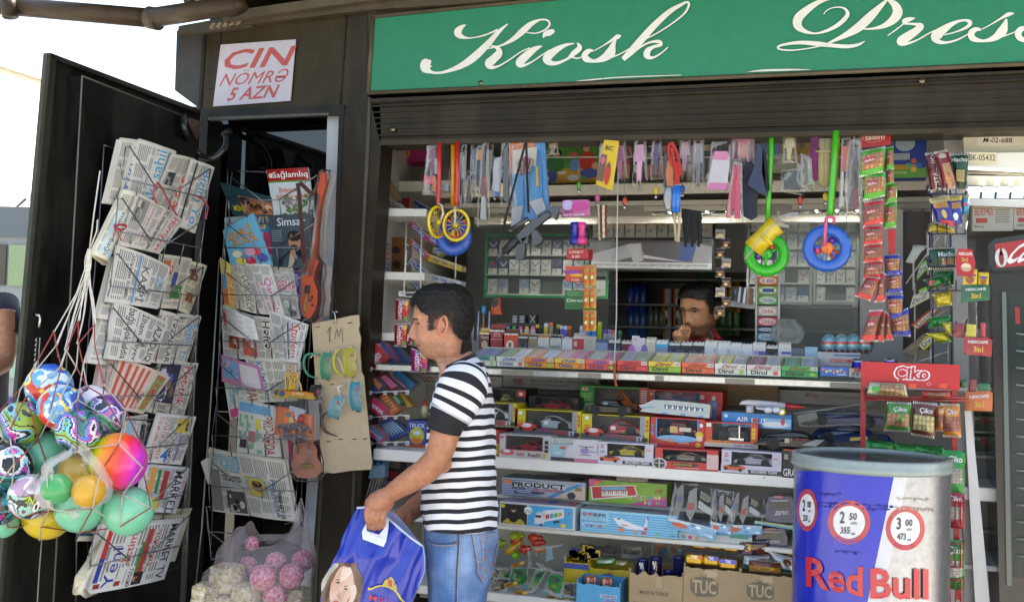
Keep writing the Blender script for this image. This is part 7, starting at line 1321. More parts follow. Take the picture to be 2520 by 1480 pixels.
for i,(x0,x1,ca,cb,tb,gc)in enumerate(TR):
 yb=906+(x0-1290)*.031;A=P(x0,yb,.0);B=P(x1,yb,.0);z=CY+.001;Tn=thing('gum_tray',V(((A.x+B.x)/2,.06,z)),NM[i]+' display tray of chewing gum from the left on the counter edge','gum tray','chewing gum trays on the counter');m=MB()
 m.box((A.x,.002,z),(B.x,.13,z+.018),CD,cb);s_=Sheet(m,V((A.x,.0014,z+.018)),V((B.x,.0014,z+.018)),V((B.x,.0014,z)),V((A.x,.0014,z)),CD);s_.text(tb,.12,.1,.6,.8,'#2a3a7c' if tb=='Orbit' else '#222',0,1,4);s_.ell(.85,.5,.08,.35,'#c8504c' if i%2 else '#78b04a',1);m.build('lower_box',Tn)
 m=MB();m.box((A.x,-.004,z+.019),(B.x,0,z+.034),CD,ca);s_=Sheet(m,V((A.x,-.0046,z+.034)),V((B.x,-.0046,z+.034)),V((B.x,-.0046,z+.019)),V((A.x,-.0046,z+.019)),CD);s_.text(tb,.25,.15,.72,.9,'#2f4a9c' if tb=='Orbit' else '#7a2a2c',0,1,4,.2);s_.rect(.8,.15,.98,.9,'#c8c8c4',1);s_.text('0.40',.82,.25,.96,.8,'#333',0,2)
 m.prism([(A.x,0,z+.019),(A.x,0,z+.034),(A.x,.13,z+.062),(A.x,.13,z+.019)],(.0015,0,0),CD,'#b0a890');m.prism([(B.x-.0015,0,z+.019),(B.x-.0015,0,z+.034),(B.x-.0015,.13,z+.062),(B.x-.0015,.13,z+.019)],(.0015,0,0),CD,'#b0a890');m.box((A.x,.129,z+.019),(B.x,.131,z+.064),CD,'#b8ae98');m.quad((A.x+.002,0,z+.022),(B.x-.002,0,z+.022),(B.x-.002,.128,z+.044),(A.x+.002,.128,z+.044),CD,'#8a8270');m.build('tray',Tn)
 W=(B.x-A.x-.006)/2;RW=('front','second','third','fourth','rearmost')
 for cidx in(0,1):
  src=None
  for k in range(5):
   gl='chewing gum stick in the %s row, '+('left' if cidx==0 else 'right')+' column of the '+NM[i]+' tray'
   if src is None:
    m=MB();q=lambda x,y,h:V((A.x+.003+W*cidx+W*(.04+.92*x),.004+.022*y,z+.024+.0052*y+h));m.loft([[q(0,0,0),q(1,0,0),q(1,.85,0),q(0,.85,0)],[q(.01,0,.008),q(.99,0,.008),q(.99,.85,.008),q(.01,.85,.008)]],'foil',gc[cidx],caps=True)
    s_=Sheet(m,q(.02,.82,.0086),q(.98,.82,.0086),q(.98,.05,.0086),q(.02,.05,.0086),CD);s_.fill(gc[cidx]);s_.ell(.5,.5,.28,.38,'#d8dce4',1);s_.text(tb,.3,.28,.7,.75,'#2f4a9c' if tb=='Orbit' else '#2a2a2a',0,2,4);s_.rect(0,0,.06,1,'#ddd',1);s_.ell(.9,.5,.06,.4,mixc(gc[cidx],'#c8402c',.5),1)
    s_=Sheet(m,q(0,-.01,.008),q(1,-.01,.008),q(1,-.01,0),q(0,-.01,0),CD);s_.fill(mixc(gc[cidx],'#eee',.4));src=one(m,'gum_stick',gl%RW[0],'chewing gum','chewing gum sticks in the trays')
   else:c=src.copy();COL.objects.link(c);c.location=src.location+V((0,.0235*k,.0056*k));c['label']=gl%RW[k]
def pk(lab,b,body,lid,stick,op=1,v=.19,fnc=None):
 x0,y0,x1,y1=b;A=P(x0,y0,v);B=P(x1,y1,v);B.z=min(B.z,RZ+.03);B.z=RZ+.001 if v>=.17 else B.z;m=MB();W=B.x-A.x;zo=B.z+(A.z-B.z)*(.70 if op else 1)
 m.box((A.x,v,B.z),(B.x,v+.02,zo),CD,body)
 if op:
  m.box((A.x,v+.018,zo),(B.x,v+.022,A.z),CD,lid);m.box((A.x+.001,v+.003,zo),(B.x-.001,v+.017,zo+.006),'foil','#c8c8c8')
  for k in range(6):c=V((A.x+W*(k+.6)/6.2,v+.006,zo-.002));m.lathe(c,[(.0034,0),(.0034,.013+.003*(k%2)),(0,.013+.003*(k%2))],MT_,stick,7)
 s_=Sheet(m,V((A.x,v-.0006,zo)),V((B.x,v-.0006,zo)),V((B.x,v-.0006,B.z)),V((A.x,v-.0006,B.z)),CD);(fnc(s_,m,RN(int(x0)))if fnc else s_.poly([(.0,.3),(.5,.75),(1,.3),(1,.95),(0,.95)],mixc(body,'#7a8aa8',.25),1))
 return one(m,'cigarette_pack' if 'cigar ' not in lab else 'cigar_box',lab,'cigarette pack' if 'cigar ' not in lab else 'cigar box','tobacco packs along the counter')
def pp(c,*r):return cv(c,*r)
L_=[('brown cigar box with cream label at the left end of the row',pp(c1,325,590,455,755),'#5c2a24','#c8b070','#c89a30',1,tx(('Cherry',.2,.1,.85,.35,'#d8c8b0'),('o',.5,.7,.25,.3,'#b89a78'))),('tall red cigar box with a row of brown cigars',pp(c1,440,545,605,755),'#8c2228','#8c2228','#8a5c38',1,tx(('AVITA',.3,.05,.75,.3,'#d0a8a0'),(.1,.4,.9,.44,'#c88a80'))),('orange cigar box with a round portrait',pp(c1,590,595,760,755),'#c8481f','#6a3a24','#6b4630',1,tx(('o',.5,.7,.25,.35,'#dcd4c8'),('o',.5,.65,.1,.18,'#8a5a3c'))),('small gold and black cigarillo pack',pp(c1,762,645,868,768),'#2a2420','#b89a50','#6b4630',1,None),('small silver and brown cigarillo pack',pp(c1,882,650,976,770),'#8a7a5a','#b8b0a0','#5b3626',1,None),('white pack with orange filter tips',pp(c1,985,655,1108,785),'#c4c2bc','#b8aa90','#c87a3a',1,tx(('Marlboro',.1,.6,.9,.9,'#444'))),('white pack with black filter tips',pp(c1,1120,660,1245,790),'#b8bcb4','#a8a494','#1c1c1e',1,tx(('NANDOS',.1,.5,.9,.8,'#3a5a44'))),('white pack with white filter tips, plain front',pp(c1,1255,690,1368,800),'#d0d0d0','#b8b8b4','#d0d0cc',1,tx()),('white and red open pack with large lid',pp(c1,1378,645,1498,792),'#b83a40','#b8b09c','#c8c8c4',1,tx((.1,.2,.4,.6,'#d8a8a4'))),('closed cream pack printed with a roof outline',pp(c1,1502,680,1632,808),'#b4b0a2',0,0,0,tx((.3,.3,.7,.33,'#8a867a'),('M    ll',.15,.85,.75,.98,'#8a867a'))),('pale blue closed pack beside the cream one',pp(c1,1638,712,1764,818),'#7f96b8',0,0,0,tx((.0,0,1,.25,'#3a4f7a'))),('navy pack with silver tips left of the hanging cord',pp(c1,1772,705,1904,850),'#1c2c48','#1c2c48','#b8b8b8',1,None),('maroon pack with pale tips right of the hanging cord',pp(c1,1918,720,2034,868),'#5c1826','#5c1826','#b8b0a8',1,tx(('SENATOR',.1,.65,.9,.85,'#c8a8a8'))),('tall slim white and pink pack',pp(c1,2040,675,2110,870),'#d0c8d0',0,0,0,tx(('o',0,.8,.5,.3,'#c86ac0'),('VOGUE',.2,.15,.8,.25,'#b07aa0'))),('slim white and purple pack',pp(c1,2114,700,2184,870),'#ccc8d4',0,0,0,tx(('o',.9,.8,.5,.4,'#8a6ab0'))),('cream pack with crumpled foil top',pp(c1,2195,690,2300,875),'#c4c0a8','#b8b49c','#d4d0c4',1,tx()),('pack with bright cyan front and one raised cigarette',pp(c1,2308,718,2438,878),'#7a86a8','#a8b4b8','#d8d8d8',1,tx((.0,0,1,.35,'#2fa8c8'))),('dark navy pack right of the cyan one',pp(c2,430,650,545,778),'#1a2244','#14141c','#a8a8a8',1,None),('black pack with silver wing, first of two',pp(c2,552,650,664,785),'#16181c','#0f0f12','#c4c4c4',1,None),('black pack with silver wing, second of two',pp(c2,672,650,782,792),'#16181c','#0f0f12','#d0d0d0',1,None),('white pack with blue corner under a wide cream lid, first',pp(c2,788,640,908,800),'#c8ccd0','#c8c0a8','#d8d8d4',1,tx(('NT',.75,.3,.95,.7,'#888'))),('white pack with pale blue corner, second',pp(c2,914,645,1034,805),'#ccd0d0','#c8c0a8','#d8d8d4',1,tx(('KENT',.75,.3,.95,.9,'#999',90))),('white pack with silver V front, first',pp(c2,1038,660,1146,810),'#c8ccd4','#b8b8b8','#d8d8d8',1,None),('white pack with silver V front, second',pp(c2,1150,672,1256,812),'#ccccd6','#b8b8b8','#d8d8d8',1,None),('white pack with purple blue square letters',pp(c2,1262,655,1386,815),'#ccccca','#c8c0a8','#d8d8d4',1,tx((.1,.4,1,.8,'#5a5a9c'),('LD',.15,.45,.45,.75,'#dde'))),('all black open pack',pp(c2,1392,682,1508,822),'#101014','#101014','#b0b0b0',1,None),('white pack with a violet label and raised cigarettes',pp(c2,1514,660,1638,828),'#ccccc8','#c8c4b8','#d8d8d4',1,tx((.25,.4,.98,.62,'#5a4ab0'))),('closed black and steel grey pack',pp(c2,1642,672,1770,838),'#5c6472',0,0,0,tx((0,0,1,.3,'#1a1a22'))),('closed pale blue pack at the right end of the row',pp(c2,1776,705,1896,868),'#9cc0d4',0,0,0,tx((.1,.1,.5,.14,'#6a9cc0')))]
for lb,b,bo,li,st,op,fc in L_:pk(lb,b,bo,li,st,op,.19,fc)
m=MB();A=P(1160,850,.33);B=P(1960,866,.33);m.box((A.x,.34,CY),(B.x,.5,RZ+.03),PT,'#8c8a84');kpart(m,'back_step')
A=P(*P2(c1,520,560),.36);B=P(*P2(c1,960,560),.36);m=MB();m.box((A.x,.36,RZ+.03),(B.x,.42,A.z+.01),GL,'#17171a');one(m,'lighter_stand','black stepped stand with boxed lighters at the left of the counter','stand')
LI=[('black yellow-topped',955,548,'#141414','#d8c030'),('black',990,560,'#101012','#222'),('yellow',1048,535,'#c8b41c','#e0e0e0'),('orange topped grey',1105,525,'#8a8478','#d8682a'),('slim black',1190,548,'#1a1a1c','#c8b030'),('blue',1215,562,'#4a5cb0','#d8d8e0'),('violet',1265,565,'#6a5ab8','#d8d8e0'),('brown orange-topped',1312,565,'#8c4a24','#d8742a'),('pale blue',1448,565,'#a8b8dc','#ddd'),('pale violet',1495,568,'#b8a0d8','#ddd'),('blue and red',1535,570,'#3a8ac0','#d8c030'),('blue and orange',1590,570,'#3a8ac0','#c8b030'),('lime',1650,520,'#a0b018','#b8c83a'),('silver purple-topped',1712,605,'#9a98a0','#6a4a9c'),('silver violet',1762,605,'#a8a4ac','#8a7ab0'),('silver orange-topped',1812,610,'#a8a8a4','#d06a2a'),('green-topped dark',1875,615,'#2a4a48','#2a7a5a')]
for nm,x,y,cb,ct in LI:
 A=P(*P2(c1,x,y),.35);z0=RZ+.030;m=MB();m.box((A.x,.352,z0),(A.x+.0165,.364,A.z-.014),GL,cb,bev=.002);m.box((A.x+.001,.353,A.z-.014),(A.x+.0155,.363,A.z),GL,ct,bev=.001);one(m,'lighter',nm+' lighter in the row behind the cigarette packs','lighter','lighters behind the packs')
for k,(x,y,c,lb)in enumerate(((262,400,'#b8b8c8','silver pen leftmost in the pen box'),(320,402,'#b8b8d0','silver pen second in the pen box'),(378,402,'#c0c0d8','silver pen third in the pen box'),(442,402,'#c0c0d8','silver pen fourth in the pen box'),(380,345,'#4a9cc8','blue capped orange marker above the silver pens'))):
 A=P(*P2(c1,x,y),.40);m=MB();m.lathe((A.x,.40,RZ+.02),[(.005,0),(.005,(A.z-RZ-.02)*.45),(.0028,(A.z-RZ-.02)*.6),(.0028,A.z-RZ-.02)],GL,c if k<4 else '#c85a24',8)
 if k==4:m.lathe((A.x,.40,A.z-.03),[(.009,0),(.009,.03)],GL,c,10)
 one(m,'pen',lb,'pen','pens at the left of the counter')
for k,(x0,c)in enumerate(((690,'#101014'),(770,'#141418'),(888,'#0c0c0e'))):carton('lighter_box',('left black box with white line drawing on the stand','middle black box with white line drawing on the stand','black box with a white cross on the stand')[k],'box',cv(c1,x0,440,x0+76,545),.37,.03,c,None,(tx(('l',.15,.1,.8,.9,5,'#c8c8d0'))if k<2 else lambda s,mb,r:(s.poly([(.1,.1),(.2,.1),(.9,.9),(.8,.9)],'#ccc',1),s.poly([(.8,.1),(.9,.1),(.2,.9),(.1,.9)],'#ccc',2))))
for k,(x,c)in enumerate(((650,'#5a9cc8'),(720,'#3ab04a'),(792,'#d8609a'),(862,'#c8b82c'),(930,'#e07ab0'))):A=P(*P2(c1,x,570),.345);m=MB();m.lathe((A.x,.345,RZ+.02),[(.010,0),(.011,A.z-RZ-.032),(.0075,A.z-RZ-.022),(.0075,A.z-RZ-.02),(0,A.z-RZ-.02)],GL,mixc(c,'#ddd',.4),12,ccol=lambda i,j,c=c:c if i>=1 else mixc(c,'#ddd',.5));one(m,'glue_bottle',('blue','green','pink','yellow','light pink')[k]+' capped bottle behind the cigar boxes','bottle','capped bottles behind the cigars')
A=P(*P2(c1,465,250),.42);m=MB();pg(m,[(490,265),(550,250),(572,440),(460,440),(462,340)],.42,.02,GL,'#d0501c',lambda x,y:P2(c1,x,y));pg(m,[(480,275),(540,255),(545,330),(480,360),(464,330)],.418,.002,GL,'#141414',lambda x,y:P2(c1,x,y));one(m,'stapler','orange and black tool standing behind the pens','tool')
carton('sweet_box','blue sweet box with coloured balls at the right of the counter','box',cv(c2,1928,900,2200,1000),0,.08,'#2f62b0','#b83a4a',tx(('МОГОЛКИ',.2,.25,.8,.6,'#d8a040'),*[('o',.1+.13*k,.3+.4*((k*3)%5)/5,.05,.12,['#d87a8a','#d8c860','#8ac0d8'][k%3])for k in range(7)],('l',.6,.7,.95,.9,2,'#c0d0e0')))
carton('sweet_box','pale box with a drawing of a bicycle beside the drink cans','box',cv(c2,2208,915,2325,1005),0,.08,'#9aa090','#888',tx(('o',.4,.65,.12,.2,'#55606a'),('o',.75,.68,.12,.2,'#55606a'),(.4,.45,.7,.5,'#44484c')))
carton('toothpaste_box','white box with red ribbon print behind the blue sweet box','box',cv(c2,1900,755,2320,900),.12,.08,'#a8acb0','#c8ccd0',tx((.4,.15,1,.25,'#3a6a9c'),(.3,.5,.98,.75,'#b8443c'),('DISCOUNT',.32,.55,.7,.7,'#d8c8c0')))
for k,x in enumerate((2015,2140,2255,2375)):c=P(*P2(c2,x,680),.20);m=MB();m.ball(c,(.026,.026,.034),'foil','#8ab8c8',18,12,lambda a,b,c=c:'#a8483a' if .62<a<.8 and int(b*18)%3 else('#c8d0cc' if a>.8 else('#c85a4a' if .38<a<.48 and .55<b<.9 else '#7fb4c4')));one(m,'chocolate_egg',('first','second','third','fourth')[k]+' foil wrapped chocolate egg from the left on the counter','chocolate egg','chocolate eggs in a row')
for k,(x0,y0,x1,y1)in enumerate(((2240,695,2360,905),(2400,670,2520,860),(2555,625,2690,850))):
 A=P(*P2(c2,x0,y0),-.0 if k==0 else .04);B=P(*P2(c2,x1,y1),-.0 if k==0 else .04);r_=(B.x-A.x)/2;h_=A.z-B.z;m=MB();m.lathe(((A.x+B.x)/2,A.y+r_,CY),[(r_*.8,0),(r_,.008),(r_,h_-.01),(r_*.85,h_),(r_*.8,h_-.002),(0,h_-.003)],'metal','#c8c8cc',24,ccol=lambda i,j:'#b8bac4' if 1!=i else('#1c2c90' if j<15 or j>21 else '#b4b8c0'))
 ctr=V(((A.x+B.x)/2,A.y,CY));s_=Sheet(m,ctr+V((-r_*.6,0,h_*.62)),ctr+V((r_*.6,0,h_*.62)),ctr+V((r_*.6,0,h_*.36)),ctr+V((-r_*.6,0,h_*.36)),CD,curl=.004);s_.text('RedBull',0,0,1,1,'#b8283a',0,2,4);one(m,'drink_can',('small','middle','tall')[k]+' blue and silver energy drink can on the red rack header','drink can','energy drink cans')
c=P(*P2(c2,1600,680),.25);m=MB();m.lathe(c,[(.03,0),(.048,.012),(.058,.035),(.05,.06),(.03,.075),(.028,.085)],'filmthick','#b8c0bc',20);one(m,'glass_jar','round clear glass jar behind the cigarette packs','jar')
def frame(label,b,v,c,rows,cols,seed,t=.012,pal=('#a8b0ac','#9ca8a8','#b8bcb8','#7a8ca0','#c0c4c0','#3a4c6c'),back='#4c5450'):
 x0,y0,x1,y1=b;A=P(x0,y0,v);B=P(x1,y1,v);Tn=thing('display_frame',V(((A.x+B.x)/2,v,B.z)),label,'display frame');r=RN(seed);m=MB()
 for a,b_ in(((A.x,A.z-t),(B.x,A.z)),((A.x,B.z),(B.x,B.z+t)),((A.x,B.z+t),(A.x+t,A.z-t)),((B.x-t,B.z+t),(B.x,A.z-t))):m.box((a[0],v,a[1]),(b_[0],v+.05,b_[1]),GL,c)
 m.build('frame',Tn);m=MB();m.box((A.x+t,v+.045,B.z+t),(B.x-t,v+.05,A.z-t),PT,back);m.build('back_board',Tn);W=B.x-A.x-2*t;Hh=A.z-B.z-2*t
 for j in range(rows):
  m=MB();z=B.z+t+Hh*j/rows;m.box((A.x+t,v,z),(B.x-t,v+.045,z+.006),PT,'#b8bcb8');m.build('shelf',Tn)
  for i in range(cols):
   if r.random()<.12:continue
   x=A.x+t+W*(i+.06)/cols;w_=W/cols*.88;cc_=jit(r.choice(pal),r);m=MB();hh=Hh/rows*.74;m.box((x,v+.008,z+.0065),(x+w_,v+.028,z+.0065+hh),CD,cc_);s_=Sheet(m,V((x,v+.0074,z+.0065+hh)),V((x+w_,v+.0074,z+.0065+hh)),V((x+w_,v+.0074,z+.0065)),V((x,v+.0074,z+.0065)),CD)
   s_.rect(0,.62,1,1,'#b8bcb8',1);s_.text(r.choice(('1.70','1.40','1.50','1.60')),.05,.66,.55,.82,'#333',0,2,2);s_.poly([(.1,.1),(.5,.4),(.9,.1),(.9,.2),(.5,.5),(.1,.2)],r.choice(('#4a6aa0','#c8ccd0','#8a3a40','#6a7a90')),1);m.build('cigarette_pack',Tn)
 return Tn
frame('green framed cigarette display behind the glass at the left',(1195,575,1496,735),1.30,'#168a4c',3,11,1)
frame('black framed shelf of cream cigarette packs above the advertisement',(1452,508,1760,590),1.25,'#17171a',1,11,2,pal=('#c0b8a0','#b8b4a4','#c8c0a8'),back='#c0bcb0')
m=MB();sh=Sheet(m,*[P(x,y,1.24)for x,y in((1455,590),(1752,592),(1752,664),(1455,660))],CD);sh.fill('#55525a');sh.poly([(0,.5),(.35,.1),(.45,.45),(0,1)],'#9a9ba4',1);sh.poly([(.3,.15),(.42,.1),(.44,.7),(.36,.8)],'#a8a8ac',2);sh.poly([(.44,.5),(.8,.75),(.44,.62)],'#b8b8c0',2);sh.poly([(.75,.1),(.9,.1),(.82,.7),(.74,.7)],'#2f4a8c',2);sh.poly([(.88,.1),(1,.2),(1,.75),(.84,.75)],'#8a8c98',2);sh.rect(0,.76,1,.98,'#b8bcc0',3);sh.text('Səhiyyə Nazirliyi xəbərdarlıq edir: siqaret çəkmək sizin sağlamlığınız üçün təhlükəlidir',.02,.8,.97,.92,'#444',0,4);m.prism([P(x,y,1.241)for x,y in((1450,588),(1758,590),(1758,668),(1450,664))],(0,.02,0),GL,'#222');one(m,'poster','grey cigarette advertisement with a line of health warning text','poster')
frame('grey framed cigarette display behind the green toy wheel',(1840,520,1998,750),1.2,'#8a908c',5,5,3);frame('grey framed cigarette display behind the blue toy wheel',(2004,520,2112,750),1.2,'#8a908c',5,4,4)
r=RN(12);m=MB()
for z,y in((0,684),(1,745),(2,800)):A=P(1500,y,1.78);m.box((A.x,1.78,A.z-.01),(A.x+1.3,2.02,A.z),PT,'#77756e')
kpart(m,'drinks_shelf')
m=MB();m.box((P(1500,680,2.03).x,2.03,P(1500,860,2.03).z),(P(2100,680,2.03).x,BV-.001,P(1500,668,2.03).z),PT,'#2c2a2a');kpart(m,'dark_back')
nc={}
DR=[(1548+k*16,745,'#1c3f9c','blue')for k in range(3)]+[(1600+k*13,800,'#5c5f4a','dull green')for k in range(3)]+[(1640+k*26,y,'#c8c0b8','fruit printed')for y in(742,778,812)for k in range(2)]+[(1775+k*17,800,'#3a6a2c','green')for k in range(3)]+[(1550+k*15,805,'#2a5a9c','clear blue')for k in range(3)]+[(1720+k*18,720,'#2a6a34','dark green')for k in range(3)]+[(1765+k*16,742,'#a87a30','amber')for k in range(4)]
for k,(x,y,c,nm)in enumerate(DR):
 A=P(x,y,1.82);z0=A.z;m=MB();cn=nm=='fruit printed';hh=.115 if cn else .15;rr=.025 if cn else .022
 m.lathe((A.x,1.84,z0-.05),[(rr*.8,0),(rr,.006),(rr,hh*.7 if not cn else hh-.006),(rr*.45 if not cn else rr*.8,hh),(0,hh)],GL,c,14,ccol=(lambda i,j:'#c8483a' if i==1 and j%5==1 else('#d88a30' if i==1 and j%5==2 else '#b8b4b0'))if cn else None)
 nc[nm]=nc.get(nm,-1)+1;one(m,'drink_can' if cn else 'drink_bottle',NM[nc[nm]]+' '+nm+' drink from the left on the dark shelves behind the seller','drink can' if cn else 'drink bottle',nm+' drinks behind the seller')
m=MB();q=[P(x,y,.50)for x,y in((1150,540),(1518,545),(1518,860),(1150,850))];m.raw(q,[(0,1,2,3)],'glass','#dfe8e4');kpart(m,'glass_pane')
m=MB();q=[P(x,y,.60)for x,y in((1918,545),(2112,545),(2112,900),(1918,880))];m.raw(q,[(0,1,2,3)],'tint','#9aa09c');kpart(m,'glass_pane')
m=MB();slab([(1912,520),(1918,520),(1918,880),(1912,880)],.58,.02,PT,'#b8b8b4',mb=m);slab([(2116,515),(2222,515),(2222,900),(2116,900)],.55,.02,PT,'#aaa9a6',mb=m);slab([(2222,520),(2290,520),(2290,860),(2222,860)],.6,.02,PT,'#4a403c',mb=m);slab([(2290,515),(2350,515),(2350,900),(2290,900)],.55,.02,PT,'#b4b3b0',mb=m);kpart(m,'window_jamb')
m=MB();m.tube([P(1521,425,.0),P(1518,600,.0),P(1517,780,.0),P(1511,905,-.02)],.0022,'cloth','#b8b4b0',n=6);one(m,'hanging_cord','thin white cord hanging straight down in front of the counter','cord')
m=MB();m.tube([P(1511,893,-.02),P(1513,930,-.022),P(1517,950,-.02)],.004,'cloth','#a84a1c',n=6);one(m,'lanyard','short black and orange lanyard end hanging over the counter edge','lanyard')
def pole(Tn,pts,r,c,v=-.0,z=None,name='pole'):
 m=MB();m.tube([P(*(P2(z,x,y)if z else(x,y)),v)for x,y in pts],r,GL,c,n=10);return m.build(name,parent=Tn)
def tyre(label,cx,cy,R_,v,c,spk,hub,balls,tilt=.12,thick=.30):
 ctr=P(cx,cy,v);Rm=R_*spx(ctr);Tn=thing('push_toy',ctr-V((0,0,Rm)),label,'push toy','push-along toys hanging from the shutter');ax=V((sin(tilt),-cos(tilt),0));u=V((cos(tilt),sin(tilt),0));w_=V((0,0,1));rm=Rm*thick;m=MB();N1,N2=72,14
 rings=[[ctr+(u*cos(2*PI*i/N1)+w_*sin(2*PI*i/N1))*(Rm-rm+rm*cos(2*PI*k/N2)*(1+.13*(i%4<2)*(cos(2*PI*k/N2)>-.1)))+ax*rm*.85*sin(2*PI*k/N2)for k in range(N2)]for i in range(N1+1)]
 m.loft(rings,'rubber',c,smooth=True);m.build('tyre',Tn);m=MB()
 for k in range(spk):a=2*PI*k/spk+.5;d=u*cos(a)+w_*sin(a);m.tube([ctr,ctr+d*(Rm-rm*1.8)],.0045,GL,c,n=6)
 m.lathe(ctr+ax*.012,[(0,.006),(Rm*.2,.004),(Rm*.26,0),(Rm*.26,-.012)],GL,hub,16,ax=ax);m.build('spokes',Tn)
 for k,bc in enumerate(balls):a=1+2.3*k;m=MB();m.ball(ctr+(u*cos(a)+w_*sin(a))*Rm*.38-ax*.012,.013,GL,bc,14,10);m.build('rattle_ball',Tn)
 return Tn
WA=tyre('blue toothed toy wheel hanging behind the yellow spoked wheel',*P2(c9,772,945),46,.02,'#2c55b0',4,'#c8402c',['#d0622c']);pole(WA,[(765,130),(767,420),(765,690)],.0085,'#d88a1c',0,c9)
for lb,cx,cy,rx in(('yellow and red spoked toy wheel hung on a red pole',793,845,1.),('yellow and red toy wheel seen almost edge on',632,820,.28)):
 ctr=P(*P2(c9,cx,cy),-.04);Rm=33*spx(ctr);u=V((1,0,0))if rx>.9 else V((.28,.96,0));w_=V((0,0,1));ax=u.cross(w_);ax=ax if ax.y<0 else-ax;Tn=thing('push_toy',ctr-V((0,0,Rm)),lb,'push toy','push-along toys hanging from the shutter');cir=lambda r_,o:[ctr+(u*cos(k*PI/18)+w_*sin(k*PI/18)*1.12)*r_+ax*o for k in range(37)]
 m=MB();m.tube(cir(Rm,0),.006,GL,'#d0c01c',n=6,caps=False);m.tube(cir(Rm*.93,.003),.0018,GL,'#d0402c',n=6,caps=False);m.build('rim',Tn);m=MB()
 for k in range(14):a=k*PI/7;m.tube([ctr,ctr+(u*cos(a)+w_*sin(a)*1.12)*Rm],.0014,GL,'#c8b030',n=4)
 for k in range(8):a=k*PI/4+.3;c=ctr+(u*cos(a)+w_*sin(a)*1.1)*Rm*.66-ax*.004;m.lathe(c,[(0,-.002),(Rm*.14,-.002),(Rm*.14,.002),(0,.002)],GL,('#c83a3a','#1f3a8c','#c8b41c')[k%3],8,ax=ax)
 m.ball(ctr+ax*.006,.010,GL,'#c8b41c',12,8);m.build('spokes',Tn);m=MB();m.tube([ctr+ax*.014,ctr+ax*.02+V((.004,0,.03)),ctr+ax*.02+V((0,0,Rm*1.2)),ctr+V((-.002,0,Rm*1.42))],.004,GL,'#c8b8b0',n=8);m.build('fork',Tn);pole(Tn,[(800,140),(803,420),(795,600),(797,690)]if rx>.9 else[(655,150),(648,420),(641,640),(640,690)],.0075,'#c02c22',-.03,c9)
WG=tyre('bright green toothed toy wheel at the right',*P2(c7,775,1090),54,-.02,'#22ac1e',3,'#22ac1e',['#d0502c','#5a2c9c'],.1,.24)
WB=tyre('large blue toothed toy wheel at the right with orange hub',*P2(c7,1285,1040),58,-.05,'#1f5cb8',5,'#d06a24',['#5a2c9c','#c83a6a','#d0502c'],.1,.24)
pole(WG,[(817,70),(808,300),(792,600),(785,850)],.0085,'#3fae24',0,c7);pole(WB,[(1362,50),(1345,350),(1318,650),(1308,770)],.0105,'#44b028',-.02,c7);pole(WB,[(1388,60),(1372,350),(1340,660)],.004,'#d8841c',0,c7)
m=MB();m.tube([P(*P2(c7,x,y),-.09)for x,y in((1262,1020),(1268,900),(1280,790),(1310,770),(1345,790),(1345,830))],.0055,GL,'#c8487c',n=8);m.build('fork',WB)
carton('game_box','board game box with green picture of children and an adult at a picnic','game box',cv(cA,392,60,862,485),UV+.06,.05,'#4f8a3a',None,tx((0,0,1,.3,'#a8c0c4'),(0,.25,1,.62,'#4a8434'),(0,.72,1,1,'#b8942c'),('MONOPOLY',.12,.1,.84,.22,'#b8322c'),('JUNIOR',.36,.24,.64,.3,'#c8a82c'),('o',.1,.25,.14,.12,'#3a6a2c'),('o',.18,.62,.16,.2,'#2f6a3c'),('o',.2,.42,.09,.08,'#1c1614'),('o',.2,.47,.06,.05,'#c08a6a'),('o',.1,.88,.12,.12,'#2f4c8c'),('o',.74,.58,.15,.18,'#b8322c'),('o',.72,.3,.09,.1,'#3a2a2c'),('o',.72,.34,.06,.07,'#c8987c'),('o',.78,.82,.16,.1,'#3f4f94'),('o',.52,.66,.09,.12,'#5a8ac0'),('o',.5,.46,.07,.06,'#c05a5a'),('o',.88,.68,.06,.07,'#c8987c'),('o',.5,.9,.1,.06,'#b8c4c8'),('o',.3,.8,.08,.03,'#c8ccd0'),('o',.68,.92,.05,.05,'#5a9a5a')),'boxes on the upper shelf')
carton('toy_box','pink box with round yellow emblem high at the left','toy box',cv(c9,228,168,545,308),.60,.12,'#a8286c','#7a1c4c',tx(('o',.38,.5,.17,.42,'#c8a82c'),('o',.38,.5,.12,.3,'#b8482c'),('BABY',.3,.82,.46,.92,'#d8a0b8'),('o',.5,0,.3,.2,'#5a7a70')),'boxes on the upper shelf')
carton('toy_box','white box with purple butterflies and black lettering on the upper shelf','toy box',cv(c7,110,85,330,475),UV+.08,.06,'#c0bcc8',None,tx((.35,.3,1,.9,'#4c5a68'),(.35,0,.9,.35,'#b8b0a0'),('o',.15,.2,.06,.04,'#5a4a9c'),('o',.12,.6,.07,.04,'#5a4a9c'),('MOXIE',.15,.74,.7,.86,'#1c1a1c')),'boxes on the upper shelf')
carton('toy_box','pale box of toy vehicles with orange lettering on the upper shelf','toy box',cv(c7,690,95,1150,400),UV+.1,.06,'#b4a890',None,tx((0,0,.45,.5,'#6a8ab0'),(.45,0,1,.15,'#b86a4a'),('Transport',.5,.02,.95,.12,'#c84a2c'),(.45,.15,1,.5,'#b08c4c'),('o',.7,.28,.04,.1,'#777'),('o',.84,.28,.04,.1,'#777'),('p',.1,.5,.7,.95,['#a8b4a8','#c0b090','#8a98a0'])),'boxes on the upper shelf')
